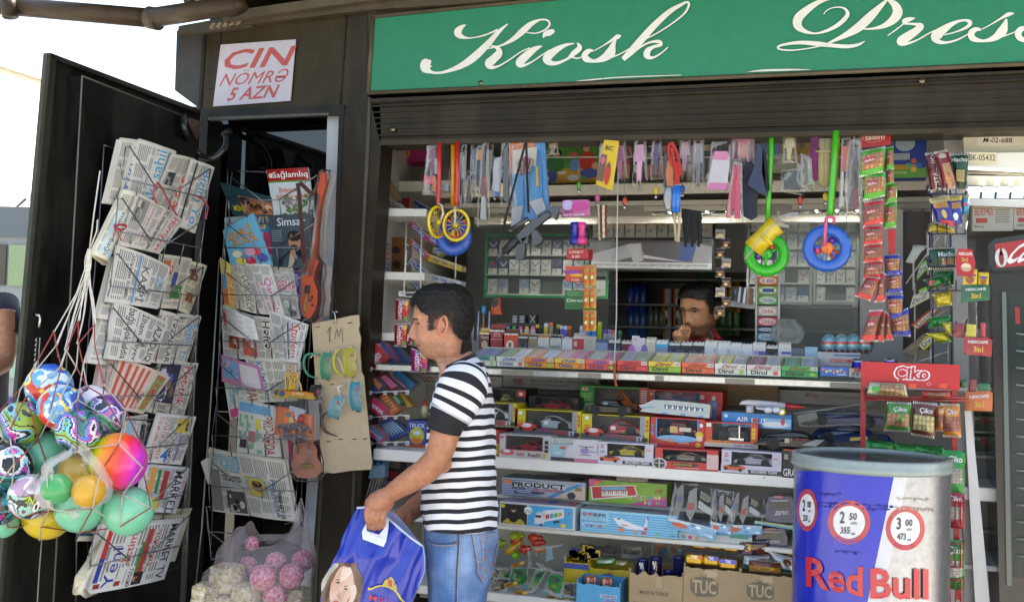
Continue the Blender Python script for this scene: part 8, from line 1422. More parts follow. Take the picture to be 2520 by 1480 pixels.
carton('toy_box','blue football game box with coloured rings at the far right of the upper shelf','toy box',cv(cB,445,145,700,512),.30,.08,'#2444a0',None,tx((0,.8,1,1,'#5a9a2c'),(0,.72,.7,.82,'#b88a24'),('o',.35,.28,.3,.16,'#a8bcc8'),(0,.48,.5,.62,'#aab4bc'),('WORLD',.35,.06,.62,.12,'#c8b03c'),('GAME ON',.5,.16,.8,.22,'#d8d0c8'),*[('o',.62+.15*cos(k*1.57),.74+.09*sin(k*1.57),.09,.055,c)for k,c in enumerate(('#3a6ac8','#c8b84a','#4aa88a','#c86a5a'))],('SOCCER GAME',.02,.86,.4,.92,'#c8d8b0')),'boxes on the upper shelf')
DL=[('pink',1012,1118,'#c87a9c','#b03a5c'),('purple and black',1130,1212,'#5a2c8c','#1c161c'),('striped, first',1218,1322,'#c8c8c8','#3a2c38'),('striped, second',1326,1405,'#3a2030','#b8b0b8'),('black dressed',1440,1590,'#1c1618','#4a2c34')]
for nm,x0,x1,ca,cb in DL:
 Tn=thing('doll',P(*P2(cA,(x0+x1)/2,478),UV+.08),nm+' bagged doll on the upper shelf','doll','bagged dolls on the upper shelf');q=lambda x,y,d=0,x0=x0,x1=x1:P(*P2(cA,x0+(x1-x0)*x,60+415*y),UV+.08-d);m=MB();m.tube([q(.5,.0),q(.5,.14)],.012,'skin','#c8987c',n=10);m.ball(q(.5,.05),.022,'hair','#5a3420' if 'first' not in nm else '#a87830',12,8)
 for s_ in(-1,1):m.tube([q(.5+.14*s_,.6),q(.5+.16*s_,.95)],.009,'skin','#c09078',n=8);m.tube([q(.5+.3*s_,.2),q(.5+.42*s_,.5)],.006,'skin','#c09078',n=7)
 m.build('doll_body',Tn);m=MB();rg=[];m.loft([[q(.5+w_*cos(t),y,.02*sin(t))for t in[k*PI/6 for k in range(12)]]for w_,y in((.2,.14),(.24,.3),(.2,.42),(.34,.55),(.38,.66))],'cloth',ca,caps=True,ccol=lambda i,j,a=ca,b=cb:(a,b)[(i)%2]if 'str' in nm else(b if i>2 else a));m.build('dress',Tn)
 m=MB();s_=Sheet(m,q(0,0,.03),q(1,0,.03),q(1,1,.03),q(0,1,.03),FM,bulge=.008);s_.fill('#ddd');m.build('clear_film',Tn)
BGs=[('clear bag with a pink and orange bubble gun',(545,160,720,155,752,600,505,590),0,[([(.02,.6),(.35,.66),(.4,.78),(.05,.8)],'#d8405c'),([(.36,.62),(.5,.64),(.5,.95),(.38,.9)],'#d8722c'),([(.5,.72),(.95,.8),(.95,.92),(.55,.88)],'#8a98a8'),([(.45,.3),(.55,.3),(.6,.6),(.45,.6)],'#a8acb0')],c9),('bagged silver and black toy knife left of the red one',(840,165,885,165,868,700,808,695),-.01,[([(.3,.2),(.6,.2),(.6,.55),(.3,.55)],'#a0a4a8'),([(.2,.55),(.8,.55),(.8,.8),(.2,.8)],'#3a3638')],c9),('dark bagged tool with a yellow tape ring, left',(890,380,945,400,930,690,865,690),.01,[([(.1,.45),(.8,.45),(.8,.65),(.1,.65)],'#c8a81c'),([(.3,.1),(.7,.1),(.7,.9),(.3,.9)],'#3c3a3a')],c9),('dark tool with an orange top hanging at the left',(970,170,1020,160,1010,610,945,600),0,[([(.1,.12),(.9,.1),(.9,.3),(.1,.3)],'#c8801c'),([(.1,.32),(.9,.32),(.8,.8),(.2,.8)],'#1c1c22')],c9),('long bagged toy sabre with dark red grip and chrome tip',(1015,150,1065,150,1078,880,968,860),-.03,[([(.2,.4),(.8,.4),(.8,.62),(.2,.62)],'#7a2a2c'),([(.3,.64),(.7,.64),(.75,.9),(.3,.9)],'#a4a6a8'),([(.35,.05),(.6,.05),(.6,.4),(.35,.4)],'#4c4a48')],c9),('white wrapped stick with blue ends',(1118,280,1172,270,1165,610,1098,600),0,[([(0,.05),(1,0),(1,.88),(0,.86)],'#b8bccc'),([(0,.87),(1,.88),(.7,1),(.3,1)],'#2a5aa8')],c9),('smoky bag with dark toy and yellow tape ring near the arrow set',(1175,140,1250,135,1265,690,1165,680),-.01,[([(.1,.65),(.5,.65),(.5,.8),(.1,.8)],'#c8a81c'),([(.3,.1),(.8,.1),(.75,.95),(.3,.9)],'#4a4e58')],c9),('clear bag with a pink baby bottle',(310,140,470,140,480,560,262,550),-.02,[([(.22,.2),(.85,.2),(.95,.38),(.15,.38)],'#d87aa8'),([(.15,.38),(.95,.38),(.85,.85),(.08,.85)],'#ccc8d0'),([(.08,.85),(.85,.85),(.8,.98),(.06,.98)],'#d070a8')],c7),('bag of pink toy tools beside the bottle',(490,300,570,320,575,820,428,810),-.02,[([(.1,.1),(.45,.1),(.3,.95),(.0,.95)],'#c8405c'),([(.5,.05),(.8,.05),(.85,.95),(.5,.95)],'#d03a68'),([(.3,.3),(.5,.3),(.5,.8),(.3,.8)],'#c0284c')],c7),('pink wrapped card set above the tools',(500,85,650,85,640,300,480,310),.03,[([(.1,.1),(.9,.1),(.8,.9),(.1,.9)],'#c87890'),([(.3,.4),(.8,.4),(.8,.8),(.3,.8)],'#c8907a')],c7),('crumpled bag of dark pieces at the right of the green pole',(900,380,1080,360,1100,600,880,560),.02,[([(.1,.2),(.9,.1),(.8,.8),(.2,.9)],'#3f423f')],c7),('clear bag with flat grey discs above the dark pieces',(1060,240,1160,260,1185,560,1060,520),0,[([(.2,.2),(.5,.2),(.6,.8),(.3,.9)],'#6a6a5c'),([(.55,.3),(.9,.3),(.9,.8),(.6,.9)],'#8a9a88')],c7),('long bagged toy pistol hanging right of the green pole',(1410,110,1480,110,1460,800,1370,830),-.02,[([(.2,.4),(.45,.4),(.45,.7),(.2,.7)],'#b8b8b8'),([(.15,.7),(.6,.7),(.6,.82),(.15,.82)],'#b0b0b4'),([(.1,.1),(.8,.1),(.7,.4),(.2,.4)],'#b8583c')],c7),('bagged toy pistol with dark red grip next to the nut packs',(1485,120,1560,130,1580,820,1440,830),-.01,[([(.1,.4),(.5,.4),(.5,.8),(.1,.8)],'#5c5a5c'),([(.4,.6),(.8,.6),(.8,.85),(.4,.85)],'#8a3a4c')],c7)]
for lb,q,v,inn,z in BGs:clearbag(lb,q,v,inn,group='bagged toys hanging under the shutter',zz_=z)
clearbag('blue and orange card of toy revolvers and arrows',(82,130,395,120,420,740,105,870),0,[([(0,0),(.95,0),(1,1),(.1,1)],'#2a7fc0'),([(0,0),(.75,.02),(.5,.3),(0,.38)],'#c86a24'),([(.1,.12),(.75,.1),(.7,.4),(.1,.4)],'#c8c0b0'),([(.05,.45),(.35,.5),(.35,.8),(.1,.8)],'#2a80b8'),([(.6,.35),(.85,.35),(.85,.78),(.5,.78)],'#2f8ac4'),([(.05,.78),(.35,.8),(.25,1),(.0,1)],'#a8aaae'),([(.5,.78),(.85,.78),(.95,.95),(.7,.98)],'#b4b6ba'),([(.72,.36),(.78,.36),(.78,.62),(.72,.62)],'#c8a02c')]+[([(.22+.07*k,.22+.015*abs(k-3)),(.25+.07*k,.22+.015*abs(k-3)),(.30+.045*k,.42),(.28+.045*k,.42)],['#a8a8a8','#b8504c'][k%2])for k in range(7)],name='toy_gun_card',group=None,zz_=cA)
Tn=thing('toy_rifle',P(*P2(cA,250,1100),-.08),'grey plastic toy assault rifle hanging diagonally on a black strap','toy rifle');q=lambda x,y,v=-.08:P(*P2(cA,x,y),v);m=MB()
for pts in([(140,940),(260,800),(330,780),(400,740),(430,760),(300,870),(180,1000)],[(400,700),(450,675),(492,690),(492,730),(470,800),(440,760)],[(265,900),(300,880),(360,960),(350,985),(295,1025),(275,1000)],[(140,1010),(205,1000),(210,1080),(190,1140),(135,1140),(130,1080)],[(175,960),(240,940),(235,1000),(200,1010)]):m.prism([q(x,y)for x,y in pts],(0,.02,0),GL,'#3c3e44')
m.tube([q(430,735,-.07),q(330,790,-.07)],.009,GL,'#3c3e44',n=10);m.build('receiver',Tn);m=MB();m.tube([q(150,950,-.07),q(40,1070,-.07)],.0135,GL,'#2c2e33',n=12)
for k in range(9):a=q(145-k*12,956+k*13,-.07);m.lathe(a,[(.0155,-.002),(.0155,.002)],GL,'#26282c',12,ax=(q(40,1070)-q(150,950)))
m.tube([q(40,1070,-.07),q(-50,1160,-.07)],.0055,GL,'#35373c',n=8);m.tube([q(-52,1162,-.07),q(-60,1170,-.07)],.006,GL,'#b83a2c',n=8);m.build('barrel',Tn);m=MB();m.tube([q(100,880,-.09),q(240,790,-.09)],.009,GL,'#3f4145',n=10);m.lathe(q(90,890,-.09),[(.008,-.01),(.012,.0),(.012,.01)],GL,'#222',10,ax=(q(100,880)-q(240,790)));m.build('scope',Tn)
m=MB()
for pts in([(242,740),(232,500),(222,140)],[(-5,1000),(70,700),(150,400),(215,150)]):m.tube([q(x,y,-.085)for x,y in pts],.0045,'cloth','#121212',n=5,flat=.4)
m.build('strap',Tn)
pouch('yellow lighter card with a red utility lighter',(880,125,1010,135,950,555,808,500),-.03,'#c4a81a',tx(('BIC',.2,.12,.7,.22,'#1c1c1c'),(.02,.32,.4,.9,'#6a4a3a'),('o',.2,.45,.15,.08,'#c05a7a'),('o',.6,.7,.16,.24,'#b02a24'),('o',.62,.53,.08,.05,'#444')),name='lighter_card',cat='lighter card',zz_=cA,crimp=None,bulge=.004,m=CD)
def cords(label,lst,c,r=.005,v=-.02,z=cA,n=6,name='bracelet',cat='bracelet',grp=None,amp=0,mt='cloth'):
 for k,pts in enumerate(lst):
  m=MB();q_=[P(*P2(z,*p),v-.004*(k%3))for p in[tuple(a)for a in catmull(pts,6)]]
  m.tube(q_,[r*(1+amp*((i%2)*2-1))for i in range(len(q_))],mt,c if isinstance(c,str)else c[k%len(c)],n=n);one(m,name,NM[k]+' '+label,cat,grp)
cords('brown and white bead bracelet from the left beside the flashlights',[[(835+k*20,675),(838+k*18,800),(845+k*16,970-k*8)]for k in range(4)],['#b8a488','#5a3a24','#c8bca4','#7a2c20'],.0045,amp=.25,grp='bead bracelets')
cords('black studded bracelet from the left near the advertisement',[[(1545+k*21,705+k*3),(1555+k*20,860),(1570+k*18,1030-(k%3)*30)]for k in range(8)],'#141416',.0052,amp=.2,grp='black bracelets',v=.0);cords('pale plaited bracelet from the left of the black ones',[[(1475,740),(1480,860),(1490,980)],[(1520,700),(1515,850),(1505,990)]],'#b8a888',.005,amp=.25,grp='plaited bracelets')
Tn=thing('skipping_rope',P(*P2(cA,1490,735),-.05),'red and white skipping rope with two blue handles','skipping rope')
for pts in([(1440,150),(1425,200),(1440,300),(1500,400),(1525,390),(1500,250),(1470,180),(1450,145)],[(1500,310),(1490,420),(1480,500)],[(1480,320),(1500,420),(1512,500)],[(1450,190),(1480,330),(1530,400),(1510,420)]):q_=[P(*P2(cA,*p),-.05)for p in[tuple(a)for a in catmull(pts,6)]];m=MB();m.tube(q_,[.005*(1+.12*((i%2)*2-1))for i in range(len(q_))],'cloth','#b8302c',n=6);m.build('rope',Tn)
for x,d in((1480,-14),(1508,-8)):m=MB();m.tube([P(*P2(cA,x,512),-.05),P(*P2(cA,x+d*.4,620),-.05),P(*P2(cA,x+d,735),-.05)],[.0075,.0085,.0095],GL,'#2470c8',n=12);m.build('handle',Tn)
m=MB();pg(m,[(1415,300),(1470,290),(1460,530),(1420,545),(1400,420)],-.03,.015,GL,'#b8641c',lambda x,y:P2(cA,x,y));pg(m,[(1385,250),(1420,240),(1412,540),(1380,520)],-.02,.015,GL,'#2a2622',lambda x,y:P2(cA,x,y));m.ball(P(*P2(cA,1425,615),-.03),(.018,.006,.04),'metal','#9a9a9a',14,10);one(m,'utility_knife','orange and black utility knife with silver loop beside the rope','knife')
for k,(x,c)in enumerate(((632,'#1a1f8c'),(692,'#c8347c'))):b=P(*P2(cA,x,1010),-.03);ax=(P(*P2(cA,x,820),-.03)-b);L=ax.length;m=MB();m.lathe(b,[(.013,0),(.018,.004),(.018,L*.25),(.012,L*.32),(.012,L*.72),(.0145,L*.76),(.0145,L),(0,L)],GL,c,16,ax=ax);one(m,'flashlight',('blue','pink')[k]+' small flashlight hanging in the middle','flashlight','small flashlights')
pouch('pink and white printed header card above the flashlights',(530,635,755,628,765,765,525,780),0,'#b85a94',tx(('Dirol',.08,.62,.4,.76,'#222'),('Sirri açma',.05,.8,.8,.98,'#d8d8e0'),('o',.2,.3,.2,.3,'#b8a8d8'),('o',.65,.4,.3,.25,'#b83a8c')),name='header_card',cat='card',zz_=cA,crimp=None,bulge=.002,m=CD)
carton('gum_box','red gum display box on a black clip with price tag','box',cv(cA,565,1045,745,1130),0,.06,'#a8282a','#8a5a4a',tx(('ORBIT',.1,.2,.8,.45,'#d8c8c0'),('0.50',.25,.65,.6,.9,'#ddd')));carton('gum_box','orange and purple swirled gum display box on a clip','box',cv(cA,555,1190,745,1320),0,.06,'#c04a24','#a8987c',tx(('o',.3,.4,.4,.15,'#8a3a8c'),('o',.6,.6,.4,.1,'#d8a82c'),('0.50',.3,.85,.6,.98,'#ddd')));carton('gum_box','green mint display box on a clip under the swirled one','box',cv(cA,550,1395,735,1560),0,.06,'#24602c','#a8987c',tx(('Dirol',.1,.45,.8,.6,'#c8d8c0'),(.1,.05,.9,.3,'#4a7a4a')))
for k in range(6):x=742+(k%2)*52;y=1180+k//2*190;pouch(NM[k]+' gold and orange sachet of the hanging sachet strip',(x-40,y,x+22,y,x+18,y+180,x-44,y+180),-.02-.003*(k%2),'#a87c1c',tx((.1,.1,.6,.2,'#c8401c'),(.3,.35,.9,.45,'#c8401c'),('o',.5,.6,.2,.08,'#d8c8b0'),(.1,.75,.7,.85,'#c8401c')),group='gold sachet strip',zz_=cA,bulge=.004,crimp=None,name='sachet',cat='sachet')
for k in range(9):y=880+k*82;pouch(NM[k]+' brown chocolate sachet of the strip beside the black bracelets',(345+(k%2)*50,y,425+(k%2)*50,y,420+(k%2)*50,y+78,340+(k%2)*50,y+78),.12,'#3a1a14' if k%3 else '#a8a098',tx((.1,.3,.9,.5,'#7a5a3a'),('o',.5,.7,.2,.15,'#c0a060')),group='brown sachet strip',zz_=c7,bulge=.005,name='sachet',cat='sachet')
m=MB();rg=[];
for c_,pts,lb,nm in(('#33405a',[(700,170),(740,180),(760,400),(770,600),(700,560),(612,500),(660,380)],'slate blue cloth hanging from its corner beside the green pole','cloth'),('#14161c',[(740,170),(770,240),(800,540),(770,560),(735,400)],'black cloth hanging behind the slate one','cloth'),('#2a303e',[(585,320),(650,300),(695,560),(690,770),(640,800),(578,770),(570,520)],'dark blue grey case hanging beside the pink tools','case')):
 m=MB();pg(m,pts,-.03 if 'slate' in lb else-.0,.018,'cloth',c_,lambda x,y:P2(c7,x,y));one(m,nm+'_cover' if nm=='case' else 'folded_cloth',lb,nm)
for lb,x0,x1,y0,y1,c in(('purple coil of rope hanging at the right',1145,1215,100,470,'#6a1f54'),('beige olive coil of rope next to the purple one',1195,1325,115,525,'#9a9068')):
 m=MB();n=7 if x1-x0>100 else 4
 for k in range(n):x=x0+(x1-x0)*(k+.5)/n;pts=[(x+8,y0),(x,(y0+y1)/2),(x-14*(k/n-.5),y1-10*abs(k-n/2))];m.tube([P(*P2(c7,*p),.0-.008*sin(PI*(k+.5)/n))for p in pts],.0062,'cloth',jit(c,R,.2),n=6)
 m.tube([P(*P2(c7,x0-4,y0+100),-.012),P(*P2(c7,x1+6,y0+110),-.012)],.006,'cloth',c,n=6);one(m,'rope_coil',lb,'rope coil')
Tn=thing('toy_camera',P(*P2(c7,760,1100),-.1),'yellow toy in crumpled clear bag in front of the green toy wheel','toy');m=MB();m.tube([P(*P2(c7,660,1050),-.10),P(*P2(c7,740,960),-.10),P(*P2(c7,800,890),-.10),P(*P2(c7,860,840),-.10)],[.034,.030,.028,.034],GL,'#c8b01c',n=18);m.tube([P(*P2(c7,735,925),-.14),P(*P2(c7,820,1010),-.14)],.004,GL,'#d8c020',n=6);m.build('toy_body',Tn)
m=MB();m.loft([[P(*P2(c7,x,y),-.10)+V((cos(t)*.6,0,.8*cos(t)))*r_*.9+V((0,sin(t)*r_,0))+V((0,0,noi(V((t*2,x*.01,0)))*.012))for t in[k*PI/10 for k in range(20)]]for x,y,r_ in((600,1120,.01),(640,1080,.04),(740,960,.044),(860,840,.042),(930,800,.03),(1010,800,.035))],FM,'#ddd',smooth=True);m.build('clear_film',Tn)
r=RN(21)
for k,(x0,x1,y0,y1,c,nm)in enumerate(((1052,1078,345,470,'#8a3a5c','dark pink toy'),(1160,1185,350,450,'#5a6a8a','slate toy'),(1196,1214,352,480,'#8a8478','grey toy'),(1248,1262,350,430,'#b8b0a0','white toy'),(1476,1500,345,420,'#a8a49c','clear brush'),(1512,1540,342,450,'#b87aa0','pink comb set'),(1560,1590,340,455,'#c890b0','pale pink toy'),(1604,1628,338,440,'#4a2c5c','violet toy'),(1672,1700,336,430,'#c8a8b8','rose toy'),(1706,1732,334,470,'#8c8890','grey doll part'),(1800,1822,332,450,'#c86a8c','pink whistle'),(1838,1858,330,440,'#a83c54','red toy'),(1928,1958,330,400,'#b0a878','beige toy'),(1960,1990,402,470,'#6a7460','olive toy'),(2082,2104,325,480,'#a87468','salmon toy'),(2098,2120,340,500,'#6c6660','dark toy'),(1128,1146,350,520,'#6a6e74','steel toy'),(1350,1372,350,380,'#c8b8a0','cream toy'))):
 clearbag('small bagged '+nm+' hanging in the crowded row under the shutter',(x0,y0,x1,y0-2,x1+4,y1,x0-4,y1+3),.02+.01*(k%3),[([(.2,.15),(.8,.15),(.9,.5),(.1,.5)],c),([(.3,.5),(.7,.5),(.6,.9),(.35,.9)],jit(c,r,.5))],group='bagged toys hanging under the shutter')
for k,(x0,y0,x1,y1,c,t,lb)in enumerate(((1310,10,1512,95,'#b8601c','1.00','orange gum box at the top of the white stand'),(1308,105,1512,190,'#7a9a3a','','pale green gum box, second on the white stand'),(1308,200,1510,290,'#3a8a2c','Orbit','bright green gum box, third on the white stand'),(1305,302,1508,402,'#a89c98','Orbit','grey and red gum box on the white stand'),(1305,412,1506,500,'#a83a40','Orbit','dark red gum box on the white stand'),(1303,512,1502,560,'#2c5078','Orbit','navy gum box on the white stand'),(1300,566,1480,650,'#2a84a8','Orbit','cyan gum box lowest on the white stand'))):
 carton('gum_box',lb,'box',cv(c2,x0,y0,x1,y1),.30,.03,c,None,tx(('o',.5,.5,.42,.4,mixc(c,'#d8d8d8',.6)),(t or '-',.25,.3,.8,.75,'#a82c34' if k in(3,4)else '#1c3f7c')),'gum boxes on the white stand')
m=MB()
for x in(1296,1522):m.tube([P(*P2(c2,x,-60),.29),P(*P2(c2,x-2,680),.29)],.004,GL,'#b8b6b0',n=6)
one(m,'gum_stand','tall white wire stand holding the gum boxes beside the seller','stand');m=MB();pg(m,[(985,270),(1060,235),(1290,290),(1285,335),(990,300)],.28,.04,GL,'#7c7e82',lambda x,y:P2(c2,x,y));one(m,'card_tray','grey tray of upright cards hanging right of the seller','tray')
for k,(x,c)in enumerate(((1050,'#1a1a1e'),(1085,'#3a3a40'),(1115,'#a8b4c8'),(1140,'#2a2420'),(1165,'#b8c0cc'),(1200,'#8a5c44'),(1230,'#5c4436'))):m=MB();pg(m,[(x-6,250+k*6),(x+14,110+k*3),(x+34,112+k*3),(x+18,255+k*6)],.275,.03,GL,c,lambda x,y:P2(c2,x,y));one(m,'card_pack',NM[k]+' upright pack in the grey tray right of the seller','pack','upright packs in the grey tray')
for k in range(14):x,y=1140+k*68+r.uniform(-14,14),440+r.uniform(-8,60);m=MB();a=P(x,y,.05);m.tube([P(x,350,.05),a],.0008,'metal','#999',n=4);m.ball(a,(.009,.006,.014),GL,['#b83a2c','#c8a81c','#2a5aa0','#a8a8a8','#3a8a3a','#c84a8a'][k%6],10,8);m.lathe(a-V((0,0,.028)),[(.002,0),(.006,.004),(.006,.012),(0,.014)],CH,'#bbb',8);one(m,'key_ring',NM[k%11]+(' small key ring of the row' if k<11 else ' extra key ring at the right end of the row')+' hanging below the upper shelf','key ring','small key rings hanging in a row')
BD=3.02;bc=Q(2141,1300,BD);BR_=184*BD/FPX;cB6=(1784.2,1045.9,.2935)
def cyl(px,py,e=0.):
 d=ray(px,py);ox,oy=CAM.x-bc.x,CAM.y-bc.y;R2=BR_+e;a=d.x*d.x+d.y*d.y;b=ox*d.x+oy*d.y;c=ox*ox+oy*oy-R2*R2;q=b*b-a*c;return CAM+d*((-b-math.sqrt(max(q,0)))/a)
CO=thing('drinks_barrel',V((bc.x,bc.y,0)),'big can shaped blue and silver drinks cooler with grey lid standing before the shelves','drinks cooler');zt=cyl(2141,1166).z;m=MB();N=96;prof=[0,.02]+[zt*k/22 for k in range(1,23)]
def bcol(i,j):
 a=2*PI*(j+.5)/N;z=prof[i];p=V((bc.x+BR_*cos(a),bc.y+BR_*sin(a),z));v=p-CAM;k=v.dot(fw);px,py=1260+FPX*v.dot(RT)/k,740-FPX*v.dot(UP)/k
 bx=P2(cB6,1425,385)[0]+(py-1159)*(-.21);return '#1c2caa' if(px<bx and v.dot(V((cos(a),sin(a),0)))<0)else '#c4c4c8'
def rg(z,r):return[V((bc.x+r*cos(2*PI*j/N),bc.y+r*sin(2*PI*j/N),z))for j in range(N)]
m.loft([rg(z,BR_)for z in prof],'metal','#a9abb2',smooth=True);m.build('barrel_body',CO)
m=MB();n=40;bl=[(P2(cB6,1425,385)[0],1159),(P2(cB6,1195,1480)[0],1480),(P2(cB6,1195,1480)[0]-40,1670)]
def wrap(mb,f,x0,x1,y0,y1,mt,c,e=.0012,nx=30,ny=10):
 g_=[]
 for j in range(ny+1):
  y=y0+(y1-y0)*j/ny;a,b=x0(y)if callable(x0)else x0,x1(y)if callable(x1)else x1;g_.append([cyl(a+(b-a)*i/nx,y,e)for i in range(nx+1)])
 mb.raw([p for r_ in g_ for p in r_],[(j*(nx+1)+i,j*(nx+1)+i+1,(j+1)*(nx+1)+i+1,(j+1)*(nx+1)+i)for j in range(ny)for i in range(nx)],mt,c,True)
bx=lambda y:2202.5+(y-1159)*(-.21);lf=lambda y:1960-(y-1159)*.027;wrap(m,None,lf,bx,1158,1700,GL,'#1c2cb0',nx=50);wrap(m,None,bx,lambda y:bx(y)+34-(y-1159)*.0,1158,1700,GL,'#c8c8cc',nx=12);m.build('wrap_and_sheen',CO)  # blue print, plus a pale stripe: the silver's reflection put into the colour
m=MB()
for cx,cy,rx,ry,t1,t2,t3 in((688,708,86,178,'2','00','250'),(1040,810,178,183,'2','50','355'),(1512,862,164,184,'3','00','473')):
 for k,(f_,c_)in enumerate(((1,'#c0443c'),(.87,'#8a5a9c'),(.85,'#c0443c'),(.75,'#d8d8dc'))):m.raw([cyl(*P2(cB6,cx+rx*f_*cos(t*PI/20),cy+ry*f_*sin(t*PI/20)),.0022+.0006*k)for t in range(40)],[tuple(range(40))],GL,c_)
 for tx_,x0,y0,x1,y1,w_ in((t1,-.45,-.5,-.22,.05,3),(t2,0,-.42,.36,-.1,3),('AZN',.05,0,.34,.1,5),(t3,-.42,.22,.03,.52,3),('ml',.1,.46,.27,.58,4)):
  vs,fs,_=textgeo(tx_,w_);m.raw([cyl(*P2(cB6,cx+rx*(x0+(x1-x0)*a+.02*b),cy+ry*(y1-(y1-y0)*b)),.0052)for a,b in vs],fs,GL,'#26262a')
m.build('price_discs',CO);m=MB()
for tx_,x0,yl,yr,x1,hl in(('Red',678,1350,1440,1158,255),('Bull',1218,1452,1462,1708,258)):
 vs,fs,_=textgeo(tx_,4);m.raw([cyl(*P2(cB6,x0+(x1-x0)*a,yl+(yr-yl)*a-hl*b),.0055)for a,b in vs],fs,GL,'#c02c38')
m.build('lettering',CO);m=MB()
for y,x0,x1,c in((1208,1975,2070,'#141c78'),(1232,1965,2200,'#141c80'),(1240,1966,2195,'#161e84'),(1352,2055,2120,'#141c78'),(1222,2205,2290,'#a8a08c'),(1246,2198,2300,'#a09a88')):
 r=RN(x0)
 for k in range(22):a=x0+(x1-x0)*k/22;w_=(x1-x0)/22*r.uniform(.5,1.1);h_=r.uniform(2,9);yy=y+(a-x0)*.04+r.uniform(-2,2);m.raw([cyl(a,yy,.0018),cyl(a+w_,yy+.3,.0018),cyl(a+w_,yy+h_,.0018),cyl(a,yy+h_,.0018)],[(0,1,2,3)],MT_,c)
m.build('tape_marks',CO)
m=MB();m.loft([rg(zt-.004,BR_+.002),rg(zt,BR_+.008),rg(zt+.012,BR_+.009),rg(zt+.014,BR_+.006),rg(zt+.026,BR_+.008),rg(zt+.032,BR_+.004),rg(zt+.033,BR_-.012),rg(zt+.024,BR_-.016)],GL,'#8f9a96',smooth=True);ri=m.build('rim',CO)
m=MB();m.raw(rg(zt+.026,BR_-.014),[tuple(range(N))],'tint','#5a5e60');m.build('clear_lid',CO);m=MB();m.raw(rg(zt-.05,BR_-.02),[tuple(range(N))],GL,'#3a3c40');m.build('inner_tray',CO)
def nutp(lab,q,z,top,nut,grp,v=-.03,seal='#d8d8d0',logo='tadım'):
 pouch(lab,q,v,top,tx(('n',.04,.2,.96,.78,nut),('o',.5,.86,.46,.11,top),(.12,.34,.62,.52,'#a02428'),(logo,.16,.38,.58,.50,'#dcc8c0')),group=grp,zz_=z,bulge=.011,crimp=seal)
G_,R__,B__='#3a9a1c','#b8282c','#1f2f9a'
for k,(q,z,nm,c)in enumerate([((192,300,382,265,360,470,170,515),cB,'uppermost green trimmed',G_),((215,465,380,470,378,660,205,700),cB,'second green trimmed',G_),((215,700,368,680,360,875,200,915),cB,'red trimmed, topmost of the red strip,',R__),((208,890,360,890,355,1030,208,1055),cB,'second red trimmed',R__),((215,1040,358,1035,355,1170,205,1190),cB,'third red trimmed',R__),((220,1170,360,1170,352,1300,205,1318),cB,'fourth red trimmed',R__),((240,1290,345,1300,262,1490,135,1450),cB,'fifth red trimmed',R__),((345,1250,385,1270,375,1490,290,1500),cB,'sixth red trimmed, behind the fifth,',R__),((240,255,345,250,285,490,168,495),cC,'lower red trimmed',R__),((345,270,365,260,345,495,285,490),cC,'narrow edge-on red trimmed',R__),((362,270,385,290,415,480,350,485),cC,'lowest right red trimmed',R__)]):
 nutp(nm+' nut bag of the long front strip',q,z,c,'#8a5a44' if c==R__ else '#b07a50','long strip of nut bags',-.06+.004*(k%3))
for k,(q,z,nm,c)in enumerate([((385,275,445,265,445,450,382,460),cB,'top green trimmed',G_),((388,430,450,420,442,585,385,595),cB,'second green trimmed',G_),((385,560,470,555,468,700,380,725),cB,'third green trimmed',G_),((368,705,472,700,465,905,362,920),cB,'fourth green trimmed',G_),((365,1120,502,1118,490,1275,378,1290),cB,'top blue trimmed',B__),((388,1270,515,1245,515,1420,385,1430),cB,'second blue trimmed',B__),((365,140,490,140,480,318,362,325),cC,'third blue trimmed',B__),((390,300,525,235,545,455,405,450),cC,'lowest blue trimmed',B__)]):
 nutp(nm+' nut bag of the back strip',q,z,c,'#a8764c','back strip of nut bags',-.01+.004*(k%2),'#c8ccd8' if c==B__ else '#d8d8d0')
m=MB();sh=Sheet(m,*[P(*P2(cB,x,y),.03)for x,y in((180,100),(425,100),(420,255),(180,280))],CD);sh.fill('#b4232a');sh.ring(.45,.55,.38,.25,.06,'#d8b8b0',1);sh.rect(.12,.42,.82,.68,'#b4232a',2);sh.text('tadım',.15,.42,.8,.68,'#dcd4d0',0,3,4);one(m,'header_card','red header card with white word in an oval, at the top of the nut strip','card')
m=MB();pg(m,[(396,925),(458,920),(455,1110),(402,1118)],0,.003,CD,'#b8242a',lambda x,y:P2(cB,x,y));one(m,'strip_backing','bare red strip end between green and blue nut bags','strip')
m=MB();BK=thing('basket_rack',P(2300,930,.02),'dark blue wire basket column hung with large pouches','basket rack')
for x in(2296,2342):m.tube([P(x-4,430,.02),P(x,930,.02)],.003,GL,'#2a3050',n=5)
for y in(478,575,655,715,815):
 m.tube([P(2280,y-20,.0),P(2284,y,-.05),P(2376,y,-.05),P(2380,y-30,.0)],.0025,GL,'#22284a',n=5)
 for k in range(5):m.tube([P(2284+k*23,y-26,-.05),P(2284+k*23,y,-.05)],.002,GL,'#22284a',n=4)
m.build('wire_baskets',BK)
